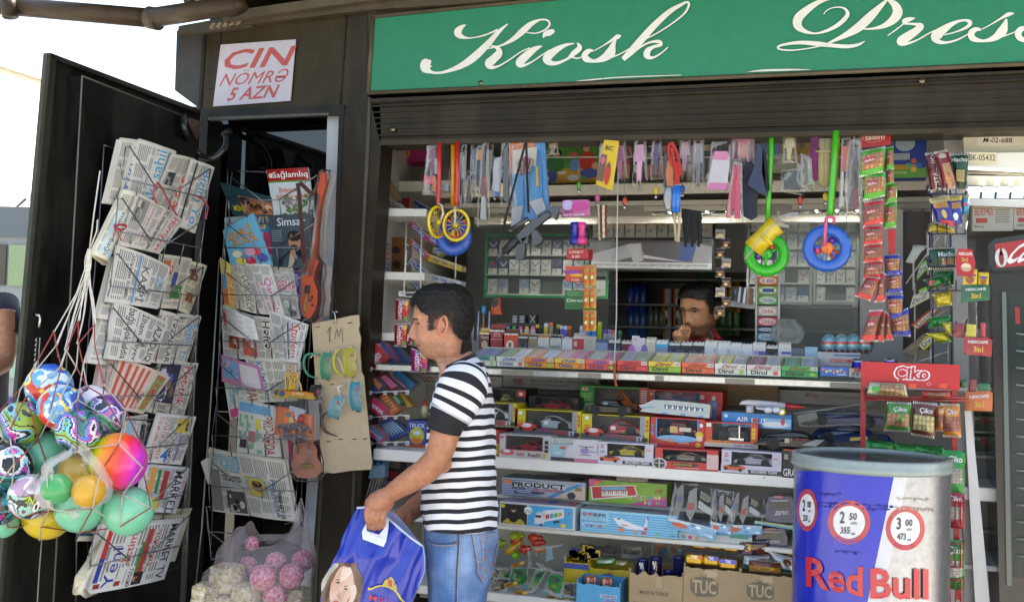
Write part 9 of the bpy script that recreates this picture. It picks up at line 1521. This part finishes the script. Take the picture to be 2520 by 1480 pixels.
for lb,q,z,v,c,fn in(('dark red pouch with white vertical lettering, top basket',(692,320,770,310,830,610,735,635),cB,-.01,'#5c161c',tx(('PISTACHIO',.45,.08,.85,.95,'#cfc8c0',-90))),('red brown nut bag leaning right of the lettered one',(765,310,868,290,948,595,840,620),cB,-.03,'#7a1c22',tx(('n',.3,.35,.9,.95,'#b88a60'),('o',.5,.15,.3,.07,'#b0a090'))),('tall dark green nut pouch, top basket right',(888,325,1035,315,1020,630,900,620),cB,0,'#123f26',tx(('Macho',.05,.12,.95,.24,'#c8c8b8'),('n',.3,.45,.8,.75,'#b09a60'))),('blue and cream peanut pouch, front of the second basket',(720,680,880,640,950,920,790,880),cB,-.03,'#1b2580',tx((0,0,1,.2,'#b8a870'),('n',.1,.2,.8,.4,'#b8803a'),('o',.5,.6,.12,.14,'#b89a5c'),(.2,.8,.9,.95,'#a82a3c'))),('blue and yellow peanut pouch, right of the second basket',(870,660,980,640,985,900,880,900),cB,-.02,'#1f2f90',tx((0,0,1,.2,'#c8b05c'),('n',.1,.25,.9,.45,'#b8803a'),('o',.5,.7,.2,.12,'#c8d0d8'))),('pale blue pouch behind the peanut pouches',(970,650,1040,645,1035,800,975,820),cB,0,'#2a8ab0',tx((0,0,1,.2,'#c0b08c'),('o',.5,.5,.2,.1,'#c8403c'))),('yellow pouch edge below the second basket',(735,870,900,900,960,975,715,940),cB,.01,'#b8a020',None),('wide dark green nut pouch in the third basket',(722,1070,930,1062,925,1235,722,1240),cB,-.01,'#0f3a24',tx(('Macho',.35,.2,1,.42,'#b8c0b0'),('n',.5,.5,.95,.8,'#a88a58'))),('bright green pouch slanting in the fourth basket',(675,1320,820,1285,850,1350,740,1400),cB,-.04,'#16682c',tx(('o',.3,.5,.2,.3,'#a8242c'))),('green pouch upright behind the slanting one',(760,1250,920,1240,915,1370,770,1380),cB,0,'#125a2a',None),('yellow pouch with black lettering in the fourth basket',(700,140,850,90,850,220,740,235),cC,-.02,'#b8a41a',tx(('CHİPS',.1,.1,.8,.4,'#222'))),('green pouch in the lowest basket',(680,310,840,295,840,370,670,395),cC,-.03,'#1c7a2c',None),('yellow and green pouch in the lowest basket',(650,430,790,410,850,490,770,505),cC,-.04,'#b0a81c',tx((0,.8,1,1,'#2a7a2c'))),('white and yellow pouch jutting out of the lowest basket',(770,345,845,345,850,450,800,420),cC,-.05,'#b8b040',None)):
 pouch(lb,q,v,c,fn,zz_=z,group='pouches in the basket column')
for k,(q,z,c,t)in enumerate((((600,1060,690,1055,600,1190,535,1180),cB,'#b0b4a8',''),((650,1190,718,1150,715,1230,620,1330),cB,'#7ab03a','Dirol'),((640,1400,725,1360,720,1440,660,1490),cB,'#8ac03a','Dirol'),((560,150,680,110,680,170,530,250),cC,'#c0c8a8','Dirol'),((540,370,680,255,760,250,600,400),cC,'#c04a1c','Dirol'),((580,500,720,410,780,430,640,560),cC,'#c0b41c','Dirol'),((480,560,640,430,660,450,560,600),cC,'#7a6a58',''))):
 pouch(NM[k]+' slanted gum holder behind the basket column',q,.10,c,tx((.02,.3,.98,.8,'#c8ccc0'),(t or ' ',.1,.35,.8,.75,'#222'))if t else None,name='gum_holder',cat='gum holder',group='slanted gum holders',zz_=z,bulge=.004,crimp=None,m=CD)
m=MB();GR=thing('gum_rack',P(2300,1090,.12),'white wire rack with slanted gum holders','wire rack')
for a,b in(((600,1050),(600,1400)),((710,930),(715,1280)),((850,970),(850,1050))):m.tube([P(*P2(cB,*a),.12),P(*P2(cB,*b),.12)],.0035,GL,'#b8b8b4',n=5)
for a,b in(((600,1050),(715,1055)),((560,1180),(700,1060)),((540,1350),(800,980))):m.tube([P(*P2(cB,*a),.12),P(*P2(cB,*b),.12)],.0025,GL,'#b8b8b4',n=5)
for a,b in(((570,60),(575,640)),((690,500),(690,650)),((820,500),(820,650)),((600,640),(820,560)),((640,360),(820,250))):m.tube([P(*P2(cC,*a),.12),P(*P2(cC,*b),.12)],.003,GL,'#b8b8b4',n=5)
m.build('wires',GR)
def cof(lab,q,z,c,txc,hole,v=-.09):
 Tn=thing('coffee_pocket',P(*P2(z,q[6],q[7]),v),lab,'sachet pocket','hanging coffee sachet pockets');m=MB();A,B,C,E=[P(*P2(z,q[i],q[i+1]),v)for i in(0,2,4,6)];sh=Sheet(m,A,B,C,E,CD,bulge=.006);sh.fill(c);sh.lay=.001;sh.text('NESCAFÉ',.15,.15,.85,.34,'#d8d4d0',0,3,4);sh.text('3in1',.34,.5,.68,.82,'#c8a84a',0,3,4);m.quad(A,B,C,E,CD,mixc(c,'#222',.3));m.build('pocket_card',Tn)
 for k,(x0,y0,x1,y1,cc_)in enumerate(hole):m=MB();s_=Sheet(m,*[P(*P2(z,x,y),v+.012+.003*k)for x,y in((x0,y0),(x1,y0+4),(x1-4,y1),(x0-4,y1))],'foil',bulge=.004);s_.fill(cc_);(s_.ell(.5,.62,.3,.22,'#8a4a28',2),s_.rect(.1,.3,.9,.42,'#3a3a7c',2))if cc_=='#c8a818' else 0;m.build('sachet',Tn)
cof('green coffee pocket with two yellow sachets sticking out',(978,1362,1205,1358,1200,1480,975,1500),cB,'#1c5c40',0,[(992,1232,1105,1370,'#c8a818'),(1112,1258,1196,1370,'#c8a818')]);cof('red coffee pocket with yellow and dark sachets',(932,455,1146,460,1140,600,936,585),cC,'#9c2c2c',0,[(955,360,1028,475,'#b8a81c'),(1030,390,1065,475,'#3a1414'),(1060,350,1098,475,'#b82a3a'),(860,355,945,460,'#7a1a24')]);cof('orange coffee pocket with green and red sachets, lowest',(945,865,1150,850,1145,1005,945,1000),cC,'#b8683c',0,[(905,770,965,830,'#1c5a30'),(975,770,1030,880,'#7a1c1c'),(1040,800,1130,885,'#1a6a38'),(960,830,1030,880,'#b8a820')])
m=MB();sh=Sheet(m,*[P(*P2(cB,x,y),-.10)for x,y in((945,1072),(1070,1078),(1090,1290),(925,1285))],CD);sh.poly([(.05,0),(.95,0),(1.05,.5),(.9,1),(.1,1),(-.05,.5)],'#a8232c',0);sh.text('NESCAFÉ',.12,.1,.92,.24,'#dcd4d0',0,2,4);sh.text('3in1',.3,.32,.65,.48,'#c8a84a',0,2,4);sh.ell(.55,.68,.28,.16,'#b89a80',2);sh.ell(.55,.62,.24,.07,'#d8c0a8',3);one(m,'coffee_sign','red hexagonal coffee sign with a cup picture at the top of the sachet strip','sign')
m=MB()
for x0,y0,x1,y1 in((2352,590,2400,1000),(2370,740,2432,990)):s_=Sheet(m,P(x0,y0,-.085),P(x1,y0,-.085),P(x1+10,y1,-.085),P(x0,y1,-.085),FM,bulge=.012);s_.fill('#ddd')
one(m,'clear_strip','long clear film strip carrying the coffee sachet pockets','film strip')
RR=thing('snack_rack',P(2240,1200,-.12),'red metal snack rack with a white lettered header','snack rack');rv=-.12;qc=lambda x,y,v=rv:P(*P2(cC,x,y),v);m=MB()
for pts in([(172,638),(210,640),(207,1285),(168,1285)],[(845,660),(890,662),(886,1300),(850,1300)]):m.prism([qc(*p)for p in pts],(0,.02,0),PT,'#a8262a')
m.prism([qc(845,1300),qc(886,1300),qc(915,2400),qc(875,2400)],(0,.02,0),PT,'#a8262a');m.build('post',RR);m=MB();m.prism([qc(175,638,rv-.012),qc(905,662,rv-.012),qc(905,848,rv-.012),qc(175,818,rv-.012)],(0,.01,0),PT,'#b8242a');sh=Sheet(m,*[qc(x,y,rv-.0125)for x,y in((400,655),(700,665),(700,818),(400,808))],CD);sh.text('Çiko',.04,.05,.96,.92,'#dcdce0',0,1,12,.05);sh.text('Çiko',.08,.1,.92,.86,'#b8242a',0,2,4,.05);sh.ring(.92,.9,.05,.08,.2,'#d8c8c8',1)
for x in(528,752):s_=Sheet(m,*[qc(a,b,rv-.014)for a,b in((x,800),(x+58,803),(x+56,838),(x,835))],CD);s_.fill('#d8502c')
m.build('header',RR);m=MB()
for y in(900,920):m.tube([qc(200,y,rv-.01),qc(945,y+6,rv-.01)],.003,GL,'#a8262a',n=5)
for pts in([(180,860),(205,850),(208,1000),(185,1000)],):m.tube([qc(*p,rv-.01)for p in pts],.002,GL,'#a8262a',n=5)
for yy in(1398,1410):m.tube([P(2322,1240+0*yy,-.14),P(2366,1240,-.14)],.002,GL,'#a8262a',n=4)
for y in(1232,1335,1425):
 m.tube([P(2330,y,-.10),P(2330,y,-.17),P(2372,y+2,-.17),P(2368,y-40,-.10)],.0022,GL,'#a8262a',n=5);m.tube([P(2372,y+2,-.17),P(2370,y+60,-.17),P(2330,y+58,-.17)],.0022,GL,'#a8262a',n=5)
 for k in range(3):m.tube([P(2338+k*13,y,-.17),P(2338+k*13,y+58,-.17)],.0016,GL,'#a8262a',n=4)
m.build('wire_basket',RR)
for lb,q,c,nut in(('green pouch of pistachios hanging left on the red rack',(368,932,550,940,535,1160,345,1150),'#3f7a2a','#a07458'),('brown pouch of pale nuts hanging in the middle of the red rack',(560,930,742,945,718,1210,545,1180),'#5a2c20','#a8a070'),('orange pouch of peanuts hanging right on the red rack',(762,945,905,950,915,1200,780,1195),'#b8741a','#8a5248'),('orange pouch of peanuts behind the right one',(735,960,800,950,790,1160,722,1150),'#b8741a','#8a5248')):
 pouch(lb,q,-.16,c,tx(('n',.06,.38,.94,.82,nut),('Çiko',.28,.16,.82,.34,'#d8ccc8')),group='nut pouches hung on the red rack',zz_=cC,crimp='#cfc4b8',bulge=.016)
pouch('open clear pouch of pistachios lying on the rack\'s upper wires',(240,790,500,800,520,900,215,880),-.15,'#a8b090',tx(('n',.3,.1,.95,.95,'#a88460'),(.1,.3,.3,.7,'#3a9a2c')),zz_=cC,crimp=None);pouch('red pouch of nuts lying on the right of the upper wires',(620,852,830,850,840,905,630,912),-.15,'#9c2026',tx(('n',.2,.2,.85,.9,'#8a5a44')),zz_=cC,crimp=None)
for k,(x0,x1,y)in enumerate(((2125,2200,1082),(2200,2262,1090),(2255,2322,1094),(2300,2375,1104))):pouch(('leftmost','second','third','rightmost')[k]+' shiny green pouch top behind the barrel rim',(x0,y,x1,y+4,x1+2,y+34,x0,y+30),-.05-.004*k,'#0f7a2c',None,group='green pouches behind the barrel',bulge=.012,crimp=None)
for k,(y0,y1,c,nm)in enumerate(((1105,1215,'#0f7a2c','upper green'),(1205,1300,'#8c1424','dark red'),(1325,1450,'#0f7a2c','lower green'))):pouch(nm+' seed pouch in the red basket beside the barrel',(2318,y0,2374,y0+4,2374,y1,2312,y1-4),-.15,c,tx(('Çiko',.3,.12,.9,.3,'#d8d0cc'),('n',.2,.4,.9,.75,'#8a8c8c')),group='seed pouches in the red baskets',bulge=.014,crimp=None)
for k,y in enumerate((1022,1072)):carton('can_pack',('upper','lower')[k]+' green and white multipack on the shelves by the fridge','multipack',(2388,y,2440,y+44),.30,.2,'#a8b0a4',None,tx((.2,0,.95,.9,'#1c3a20'),('METRO',.2,.05,.95,.25,'#a8b0a0'),(.5,.1,.7,.45,'#8a2a28')))
m=MB();slab([(2395,1120),(2442,1122),(2442,1520),(2410,1520)],.28,.02,PT,'#8f8d88',mb=m);slab([(2385,1118),(2446,1120),(2446,1128),(2385,1126)],.25,.2,PT,'#b8b6b0',mb=m);slab([(2395,1300),(2442,1304),(2442,1312),(2395,1308)],.25,.1,PT,'#a8a6a0',mb=m);slab([(2380,420),(2640,420),(2640,900),(2385,1400)],.50,.02,PT,'#5c5a58',mb=m);kpart(m,'side_cabinet')
for k,(x0,x1)in enumerate(((2394,2494),(2496,2620))):carton('sweets_carton',('left','right')[k]+' white carton with red script and red label above the fridge','carton',(x0,505+k*2,x1,568-k*4),.12,.2,'#b8b0a0','#888',tx(('БЕЛОЧКА',.05,.1,.5,.4,'#b03a2c'),(.08,.5,.36,.68,'#b03a34'),('l',.55,.15,.9,.7,6,'#8a8278'),('300 gr',.05,.78,.3,.88,'#555')))
FR=thing('fridge',P(2520,1520,-.02),'tall black glass door drinks fridge with a curved red header at the right edge','fridge');m=MB();qf=lambda x,y,v=-.05:P(x,y,v)
m.prism([qf(2438,640),qf(2660,590),qf(2660,1560),qf(2462,1560)],(0,.45,0),GL,'#101216');m.build('fridge_body',FR);m=MB();m.prism([qf(2434,600,-.09),qf(2446,588,-.09),qf(2660,555,-.09),qf(2660,652,-.09),qf(2448,668,-.09),qf(2438,655,-.09)],(0,.05,0),GL,'#121316');sh=Sheet(m,qf(2444,598,-.0905),qf(2660,566,-.0905),qf(2660,645,-.0905),qf(2448,662,-.0905),GL);sh.rect(0.02,.04,1,.96,'#9c1a20',1);sh.ell(.085,.58,.075,.36,'#c0bcbc',2);sh.ell(.085,.6,.03,.28,'#7a1c20',3);sh.rect(.072,.2,.098,.5,'#7a1c20',3);sh.text('Coca-Cola',.20,.12,1.05,.85,'#d8d4d4',0,3,5,.25);m.build('header',FR)
m=MB();m.prism([qf(2475,720,-.055),qf(2660,720,-.055),qf(2660,1450,-.055),qf(2488,1430,-.055)],(0,.004,0),GL,'#1a2220');m.prism([qf(2481,726,-.06),qf(2660,726,-.06),qf(2660,1440,-.06),qf(2495,1420,-.06)],(0,.002,0),'tint','#3a4644');m.prism([qf(2466,718,-.07),qf(2476,718,-.07),qf(2490,1440,-.07),qf(2478,1440,-.07)],(0,.02,0),GL,'#5c6866');m.build('glass_door',FR)
m=MB();sh=Sheet(m,qf(2497,755,-.062),qf(2509,755,-.062),qf(2511,796,-.062),qf(2499,796,-.062));sh.fill('#8c2428');m.build('sticker',FR)
for k in range(14):m=MB();m.tube([qf(2500,820+k*42,-.066),qf(2540,824+k*42,-.066)],.003,GL,'#7c8886',n=5);m.build('shelf_edge',FR)
def qbox(label,q,v,dep,c,fn=None,z=c8,name='candy_box',cat='candy box',group='candy boxes in the slanted rack',m_=CD):
 m=MB();pts=[P(*P2(z,q[i],q[i+1]),v)for i in(0,2,4,6)];m.prism(pts,(0,dep,0),m_,c,mixc(c,'#888',.4));sh=Sheet(m,*[p+V((0,-.0006,0))for p in pts],m_)
 if fn:fn(sh,m,RN(int(q[0])))
 return one(m,name,label,cat,group)
MT=lambda t,c='#d0d4e0',b=None:tx(*([(.0,0,1,.35,b)]if b else[]),('o',.3,.7,.2,.2,'#c86a8a'),(t,.1,.38,.75,.72,c))
for lb,q,v,c,fn in(('red candy box with white lettering, left of the top row',(100,580,150,548,232,640,150,710),.05,'#a81f2c',MT('mentos','#c8ccd8',None)),('red box with a blue lid edge, second in the top row',(150,548,200,548,275,655,215,712),.09,'#a8202c',tx((.6,0,1,1,'#1f4a9c'))),('dark blue candy box, third in the top row',(215,570,262,560,345,655,300,712),.13,'#27386a',MT('','#fff')),('green candy box at the right end of the top row',(300,660,330,655,370,665,350,715),.16,'#1c5a30',None),('blue and orange candy box at the left of the second row',(100,745,130,740,190,800,150,850),.05,'#2a3a7c',tx((.5,0,1,1,'#a8702c'))),('dark red box with pink sweets in the second row',(140,730,190,718,310,820,250,850),.09,'#5c1c24',tx((.3,.2,.95,.8,'#b8608a'))),('pink and white sweets tray in the second row',(190,745,240,735,335,810,290,845),.12,'#b07a9a',tx(('l',.05,.1,.95,.9,6,'#c8a8c0'))),('bright blue candy box at the right of the second row',(250,720,290,712,385,790,345,832),.15,'#1470a8',None),('pink candy box with large white lettering in the third row',(110,860,210,930,190,1000,105,930),.04,'#b82c54',tx(('mentos',.05,.3,.95,.7,'#d0d4e0'),(.0,.8,1,1,'#8a1c3c'))),('orange and pink candy box in the third row',(180,860,215,850,295,945,230,990),.09,'#b8602c',tx(('l',.1,.1,.9,.9,5,'#c89a5c'))),('green gum box in the third row',(238,862,270,855,305,900,285,930),.12,'#1c7a4a',tx(('l',.1,.1,.9,.9,4,'#a8c8b0'))),('small yellow box at the right of the third row',(290,850,310,848,370,925,345,930),.15,'#b88a1c',None),('pink box with lettering and pictures at the left of the lowest row',(105,1020,200,1100,190,1155,100,1080),.04,'#b0446a',tx((0,0,1,.3,'#2a8ab0'),('l',.1,.35,.9,.6,2,'#d8c8d0'),('o',.7,.75,.15,.15,'#5aa0d0'))),('blue gum tray in the lowest row',(175,1010,235,990,345,1080,240,1130),.10,'#2a3f7c',tx(*[('o',.1+.16*k,.5,.06,.35,'#8aa8c0')for k in range(6)]))):
 qbox(lb,q,v,.05,c,fn)
Tn=thing('candy_rack',P(960,1095,.05),'white wire rack of slanted candy boxes by the left jamb','wire rack')
for y in(700,840,985,1140):
 m=MB();m.tube([P(*P2(c8,100,y+4),.02),P(*P2(c8,350,y-10),.02)],.002,GL,'#c0c0bc',n=5)
 for x in(120,208,270,340):s_=Sheet(m,*[P(*P2(c8,a,b),.016)for a,b in((x-14,y-8),(x+14,y-9),(x+10,y+14),(x-10,y+15))]);s_.fill('#b8b8b8');s_.text('0.50',.1,.25,.9,.75,'#333',0,2)
 m.build('price_rail',Tn)
m=MB()
for a,b in(((335,0),(318,250)),((418,0),(418,250))):m.tube([P(*P2(c8,*a),.0),P(*P2(c8,*b),.0)],.0025,GL,'#c8c8c4',n=5)
m.build('uprights',Tn)
for k,(q,c)in enumerate((((272,285,352,290,345,425,268,418),'#9c1620'),((264,432,345,430,335,575,262,568),'#9c1620'),((352,430,395,445,395,570,345,560),'#8c1420'),((362,575,460,610,455,725,362,722),'#a0146a'))):pouch(('top red','lower red','half hidden red','magenta')[k]+' sweets pouch on the hook by the man\'s face',q,-.02,c,tx(('Skittles',.32,.08,.72,.92,'#d8d4d8',90),('o',.85,.2,.12,.12,'#c8a020'),('o',.9,.4,.1,.1,'#c8601c'),('o',.85,.85,.12,.1,'#3a8a3a')),zz_=c8,group='sweets pouches on hooks')
m=MB()
for x,y,t in((288,242,'0.50'),(390,245,'0.50')):s_=Sheet(m,*[P(*P2(c8,a,b),-.03)for a,b in((x,y),(x+40,y),(x+40,y+30),(x,y+30))]);s_.fill('#c0c0be');s_.text(t,.2,.25,.85,.7,'#333',0,2)
for y in(250,275):m.tube([P(*P2(c8,325,y),-.03),P(*P2(c8,395,y),-.03)],.002,GL,'#c8c8c4',n=5)
m.build('hook_tags',Tn)
carton('toy_box','blue box of toy vehicles with orange foot beside the customer\'s chest','toy box',cv(c8,340,1005,452,1172),.12,.1,'#2c3f94','#1c2c6c',tx(('TRUCK',.1,.1,.9,.26,'#c8d0d8'),('o',.5,.55,.38,.3,'#a8b030'),('o',.5,.75,.3,.12,'#c8742a'),(0,.88,1,1,'#b0502c'),('o',.5,.45,.2,.08,'#b8c8d8')))
m=MB();m.lathe(P(*P2(c8,440,992),.2),[(.012,0),(.016,.03),(.012,.045),(.006,.06),(0,.07)],GL,'#c0b890',12,ccol=lambda i,j:'#c0522c' if i>1 else '#b8b48c');one(m,'toy_bird','white and orange toy behind the customer\'s shoulder','toy')
qbox('blue toy ukulele neck in shiny film beside the pillar',(138,1190,215,1180,205,1340,110,1350),.02,.03,'#155a80',tx(*[('o',x,y,.08,.06,'#0c0c10')for x in(.3,.7)for y in(.2,.45)]),name='toy_ukulele',cat='toy ukulele',group=None,m_=GL);qbox('black film wrapped toy body under the blue neck',(125,1340,205,1335,170,1480,80,1480),.03,.03,'#0c0d12',tx(*[(.1+.2*k,.05,.13+.2*k,.95,'#7a8a98')for k in range(4)]),name='wrapped_toy',cat='toy',group=None,m_='foil')
qbox('dark printed box low behind the customer',(205,1210,345,1230,330,1370,200,1360),.15,.05,'#1c1c20',tx(('l',.1,.1,.7,.5,5,'#8a8a88'),(.0,.6,.6,.9,'#8a2c34')),name='toy_box',cat='toy box',group=None)
qbox('coloured xylophone strip seen between the bag and the jeans',(338,1545,372,1535,300,1700,262,1700),0,.01,'#a8c0cc',tx(*[(.2,.04+.12*k,.8,.12+.12*k,['#5a3aa0','#3aa83a','#b8303a','#c8a820'][k%4])for k in range(8)]),name='toy_xylophone',cat='toy',group=None)
for k,(q,c,t)in enumerate((((410,812,562,940,538,982,388,850),'#a01f6c','Orbit'),((560,922,660,985,650,1030,548,975),'#b03030','Orbit'),((412,958,562,1098,540,1142,390,990),'#b8502c','Orbit'),((560,1090,838,1192,836,1240,550,1148),'#b8a024','Orbit   Orbit   Orbit'),((412,1118,560,1255,540,1304,385,1160),'#a8acb4','Orbit'),((552,1250,836,1322,832,1372,542,1302),'#b4b8c0','Orbit   Orbit   Orbit'),((412,1288,530,1395,505,1440,382,1330),'#2a9a84','Orbit'),((600,1030,690,1060,640,1110,590,1080),'#a8a83a','Orbit'))):
 qbox(NM[k]+' gum box of the slanted tiers behind the customer\'s head',q,.30+.01*k,.05,c,tx((.0,0,1,.12,'#c8c8c4'),('o',.5,.5,.4,.4,'#2f4a9c')if len(t)<9 else(0,0,0,0,c),(t,.15,.25,.85,.75,'#d8dce8' if len(t)<9 else '#2a3f8c')),z=c9,name='gum_box',cat='gum box',group='slanted gum boxes at the upper left')
Tn=thing('gum_rack',P(*P2(c9,430,1400),.28),'white wire gum rack standing on the left shelves','wire rack');m=MB()
for pts in([(375,780),(350,1410)],[(500,900),(490,1410)],[(375,780),(400,775),(500,870),(500,910)],[(790,1110),(785,1300)],[(360,1000),(395,1020)],[(358,1165),(390,1180)],[(352,1330),(385,1340)]):m.tube([P(*P2(c9,*p),.28)for p in pts],.0028,GL,'#c0c0bc',n=5)
m.build('wires',Tn)
qbox('blue sign card with white mirrored lettering at the upper left',(395,598,690,770,600,860,400,740),.5,.01,'#1f4a94',tx(('YEDGÇEYNƏ',.06,.3,.9,.75,'#c8ccd4'),(0,0,1,.08,'#b8bcc4')),z=c9,name='sign_card',cat='sign',group=None)
for k in range(9):c=P(*P2(c9,165+(k%4)*42+(k//4)*12,720-(k//4)*90+(k%4)*20),.25);m=MB();m.lathe(c,[(.016,0),(.016,.10)],'paper','#a8a49c',12,ax=wd);m.disc(c-wd*.001,wn,V((0,0,1)),.004,.007,MT_,'#555',10);one(m,'paper_roll',NM[k]+' small white paper roll of the pile on the left shelf','paper roll','white paper rolls on the left shelf')
qbox('brown cardboard flap beside the paper rolls',(152,350,175,350,330,640,270,640),.28,.01,'#9a7c50',None,z=c9,name='cardboard_flap',cat='cardboard',group=None);qbox('small red box behind the paper rolls',(320,620,398,615,390,770,345,770),.4,.05,'#8c1c1c',None,z=c9,name='small_box',cat='box',group=None)
for k,c in enumerate(('#1c6a3a','#1c6a4a','#a82c2c','#a8302c','#1f4a90','#2450a0')):qbox(NM[k]+' coloured block from the top beside the left jamb',(112,960+k*42,188,990+k*42,186,1015+k*42,104,990+k*42),.16,.04,c,None,z=c9,name='block',cat='block',group='coloured blocks by the left jamb')
qbox('brown carton with dark windows on the left shelf',(215,955,350,950,345,1260,240,1250),.35,.08,'#7a4a24',tx(('o',.5,.35,.3,.1,'#2a1c18'),('o',.5,.75,.3,.12,'#2a1c18')),z=c9,name='small_box',cat='box',group=None);qbox('pink and yellow card with an oval mirror at the jamb',(95,1260,155,1255,150,1480,85,1480),.10,.01,'#a83a4a',tx((0,0,1,.3,'#a89a5c'),('o',.5,.7,.38,.25,'#b8a8b0')),z=c9,name='toy_card',cat='card',group=None)
def gcar(lb,q,v,c,hc='#3a9ab0'):
 clearbag(lb,q,v,[([(.1,.15),(.5,.02),(.9,.15),(.95,.6),(.75,.82),(.2,.8),(.05,.55)],c),([(.3,.18),(.7,.18),(.75,.36),(.25,.36)],'#3c4444'),([(.35,.5),(.65,.5),(.65,.66),(.35,.66)],mixc(c,'#c8b850',.4))],group='bagged toy cars heaped on the lower shelf',zz_=c5,header=(.84,1.0,hc,lambda s2,m,r:s2.photo(0,0,1,1,['#4a9ab0','#a8b060','#2a7a4a','#c8683c'],r=r,h=1)),name='toy_car_pack')
for a in(('green bagged toy car leaning left in the heap',(190,1100,370,1110,400,1260,200,1250),.10,'#127a30'),('green bagged toy car upright in the middle of the heap',(395,1095,560,1115,570,1330,330,1320),.06,'#14862c'),('long green bagged toy car lying diagonally',(640,1120,800,1110,660,1350,530,1420),.03,'#1a8a34'),('green bagged toy car at the right front with printed card',(800,1150,960,1190,930,1440,720,1370),0,'#108a2c'),('black bagged toy car at the left front of the heap',(200,1210,380,1220,330,1400,130,1380),.03,'#1a1c20'),('black bagged toy car at the right end of the heap',(950,1270,1075,1270,1070,1440,930,1420),.02,'#17181c'),('dark bagged toy car at the far left of the heap',(130,1130,230,1150,200,1280,110,1260),.08,'#22282a')):gcar(*a)
for k,(x0,y0,x1,y1,c,nm)in enumerate(((360,780,530,770,'#98a818','lime'),(560,790,720,800,'#c0401c','orange'),(380,850,500,790,'#b8301c','red'),(320,960,500,830,'#b89018','yellow'),(600,850,750,840,'#b83a24','dark orange'),(470,930,600,900,'#c02c18','bright red'),(400,1000,460,950,'#7ab010','bright lime'),(620,910,760,920,'#b8701c','amber'),(250,860,330,840,'#8a9a1c','olive lime'))):
 m=MB();a,b=P(*P2(c5,x0,y0),.10+.01*(k%3)),P(*P2(c5,x1,y1),.13);d=b-a;m.tube([a,a+d*.2,a+d*.5,a+d*.7,a+d*.85,b],[.005,.014,.016,.008,.011,.006],GL,c,n=12);one(m,'toy_skittle',nm+' plastic skittle in the heap on the lower shelf','toy skittle','plastic skittles in the heap')
clearbag('large crumpled clear bag over the toy heap',(560,900,980,860,950,1180,560,1120),.01,[([(.5,.1),(.6,.0),(.7,.5),(.5,.6)],'#8aa8b0')],name='film_bag',cat='bag',zz_=c5);clearbag('clear bag with a white and purple toy telescope',(1090,800,1520,850,1530,1000,1100,960),.25,[([(.05,.3),(.7,.4),(.7,.75),(.05,.65)],'#8a7a98'),([(.7,.25),(.95,.3),(.95,.8),(.7,.8)],'#6c6460')],zz_=c5);clearbag('grey bagged toy with silver lettering behind the yellow cartons',(1560,870,1830,880,1790,1040,1530,1020),.22,[([(.1,.2),(.8,.1),(.95,.9),(.0,.9)],'#55585a'),([(.1,.6),(.8,.6),(.8,.9),(.1,.9)],'#9a9c9c')],zz_=c5)
for k,q in enumerate(((1880,840,2080,850,2060,1020,1860,1000),(2060,850,2230,860,2200,1010,2080,1010))):clearbag(('left','right')[k]+' clear bag with an orange toy behind the brown cartons',q,.20,[([(.3,0),(.7,.05),(.6,.6),(.2,.7)],'#b85a14'),([(.5,.3),(.9,.3),(.9,.9),(.4,.9)],'#5a7a88')],zz_=c5,group='bagged orange toys')
m=MB();r=RN(6)
for k in range(16):c=P(*P2(c5,1000+r.uniform(0,290),990+r.uniform(-50,50)),.12);m.box(c,c+V((r.uniform(.015,.03),.012,r.uniform(.012,.03))),GL,['#b8981a','#1c1c20','#c0a020','#2a3c80'][k%4])
tag(one(m,'toy_pieces','jumble of yellow and black plastic pieces on top of the banded yellow carton','toy pieces'),kind='stuff')
for k,(q,c)in enumerate((((1290,1010,1490,1010,1480,1090,1280,1090),'#4a9a2c'),((1500,1030,1630,1040,1620,1110,1500,1100),'#b8a018'))):pouch(('green','yellow')[k]+' biscuit pack lying in the emblem carton',q,.11,c,tx((.1,.2,.9,.6,'#a8b8a8')),zz_=c5,crimp='#c8c8c0',bulge=.012)
for k,(x,y)in enumerate(((1230,1250),(1400,1270))):m=MB();m.lathe(P(*P2(c5,x,y+60),.02),[(.022,0),(.022,.03),(.018,.033),(0,.033)],GL,'#b0a898',16,ccol=lambda i,j:'#b8483a' if j%3 else '#c8b898');one(m,'round_tub',('left','right')[k]+' round printed tub in the sky blue carton','tub','round tubs in the sky blue carton')
for k,(x,y,a)in enumerate(((140,1400,.2),(480,1380,-.1),(820,1440,.1),(380,1290,.4),(950,1450,-.2),(450,1080,.5))):q=(x-70,y-25+a*40,x+70,y-25-a*40,x+72,y+22-a*40,x-68,y+24+a*40);pouch(NM[k]+' yellow sweet wrapper scattered among the bagged cars',q,.02,'#b8901a',tx((.2,.3,.7,.6,'#7a3a1c')),name='sweet_wrapper',cat='sweet wrapper',group='yellow wrappers in the heap',zz_=c5,bulge=.008)
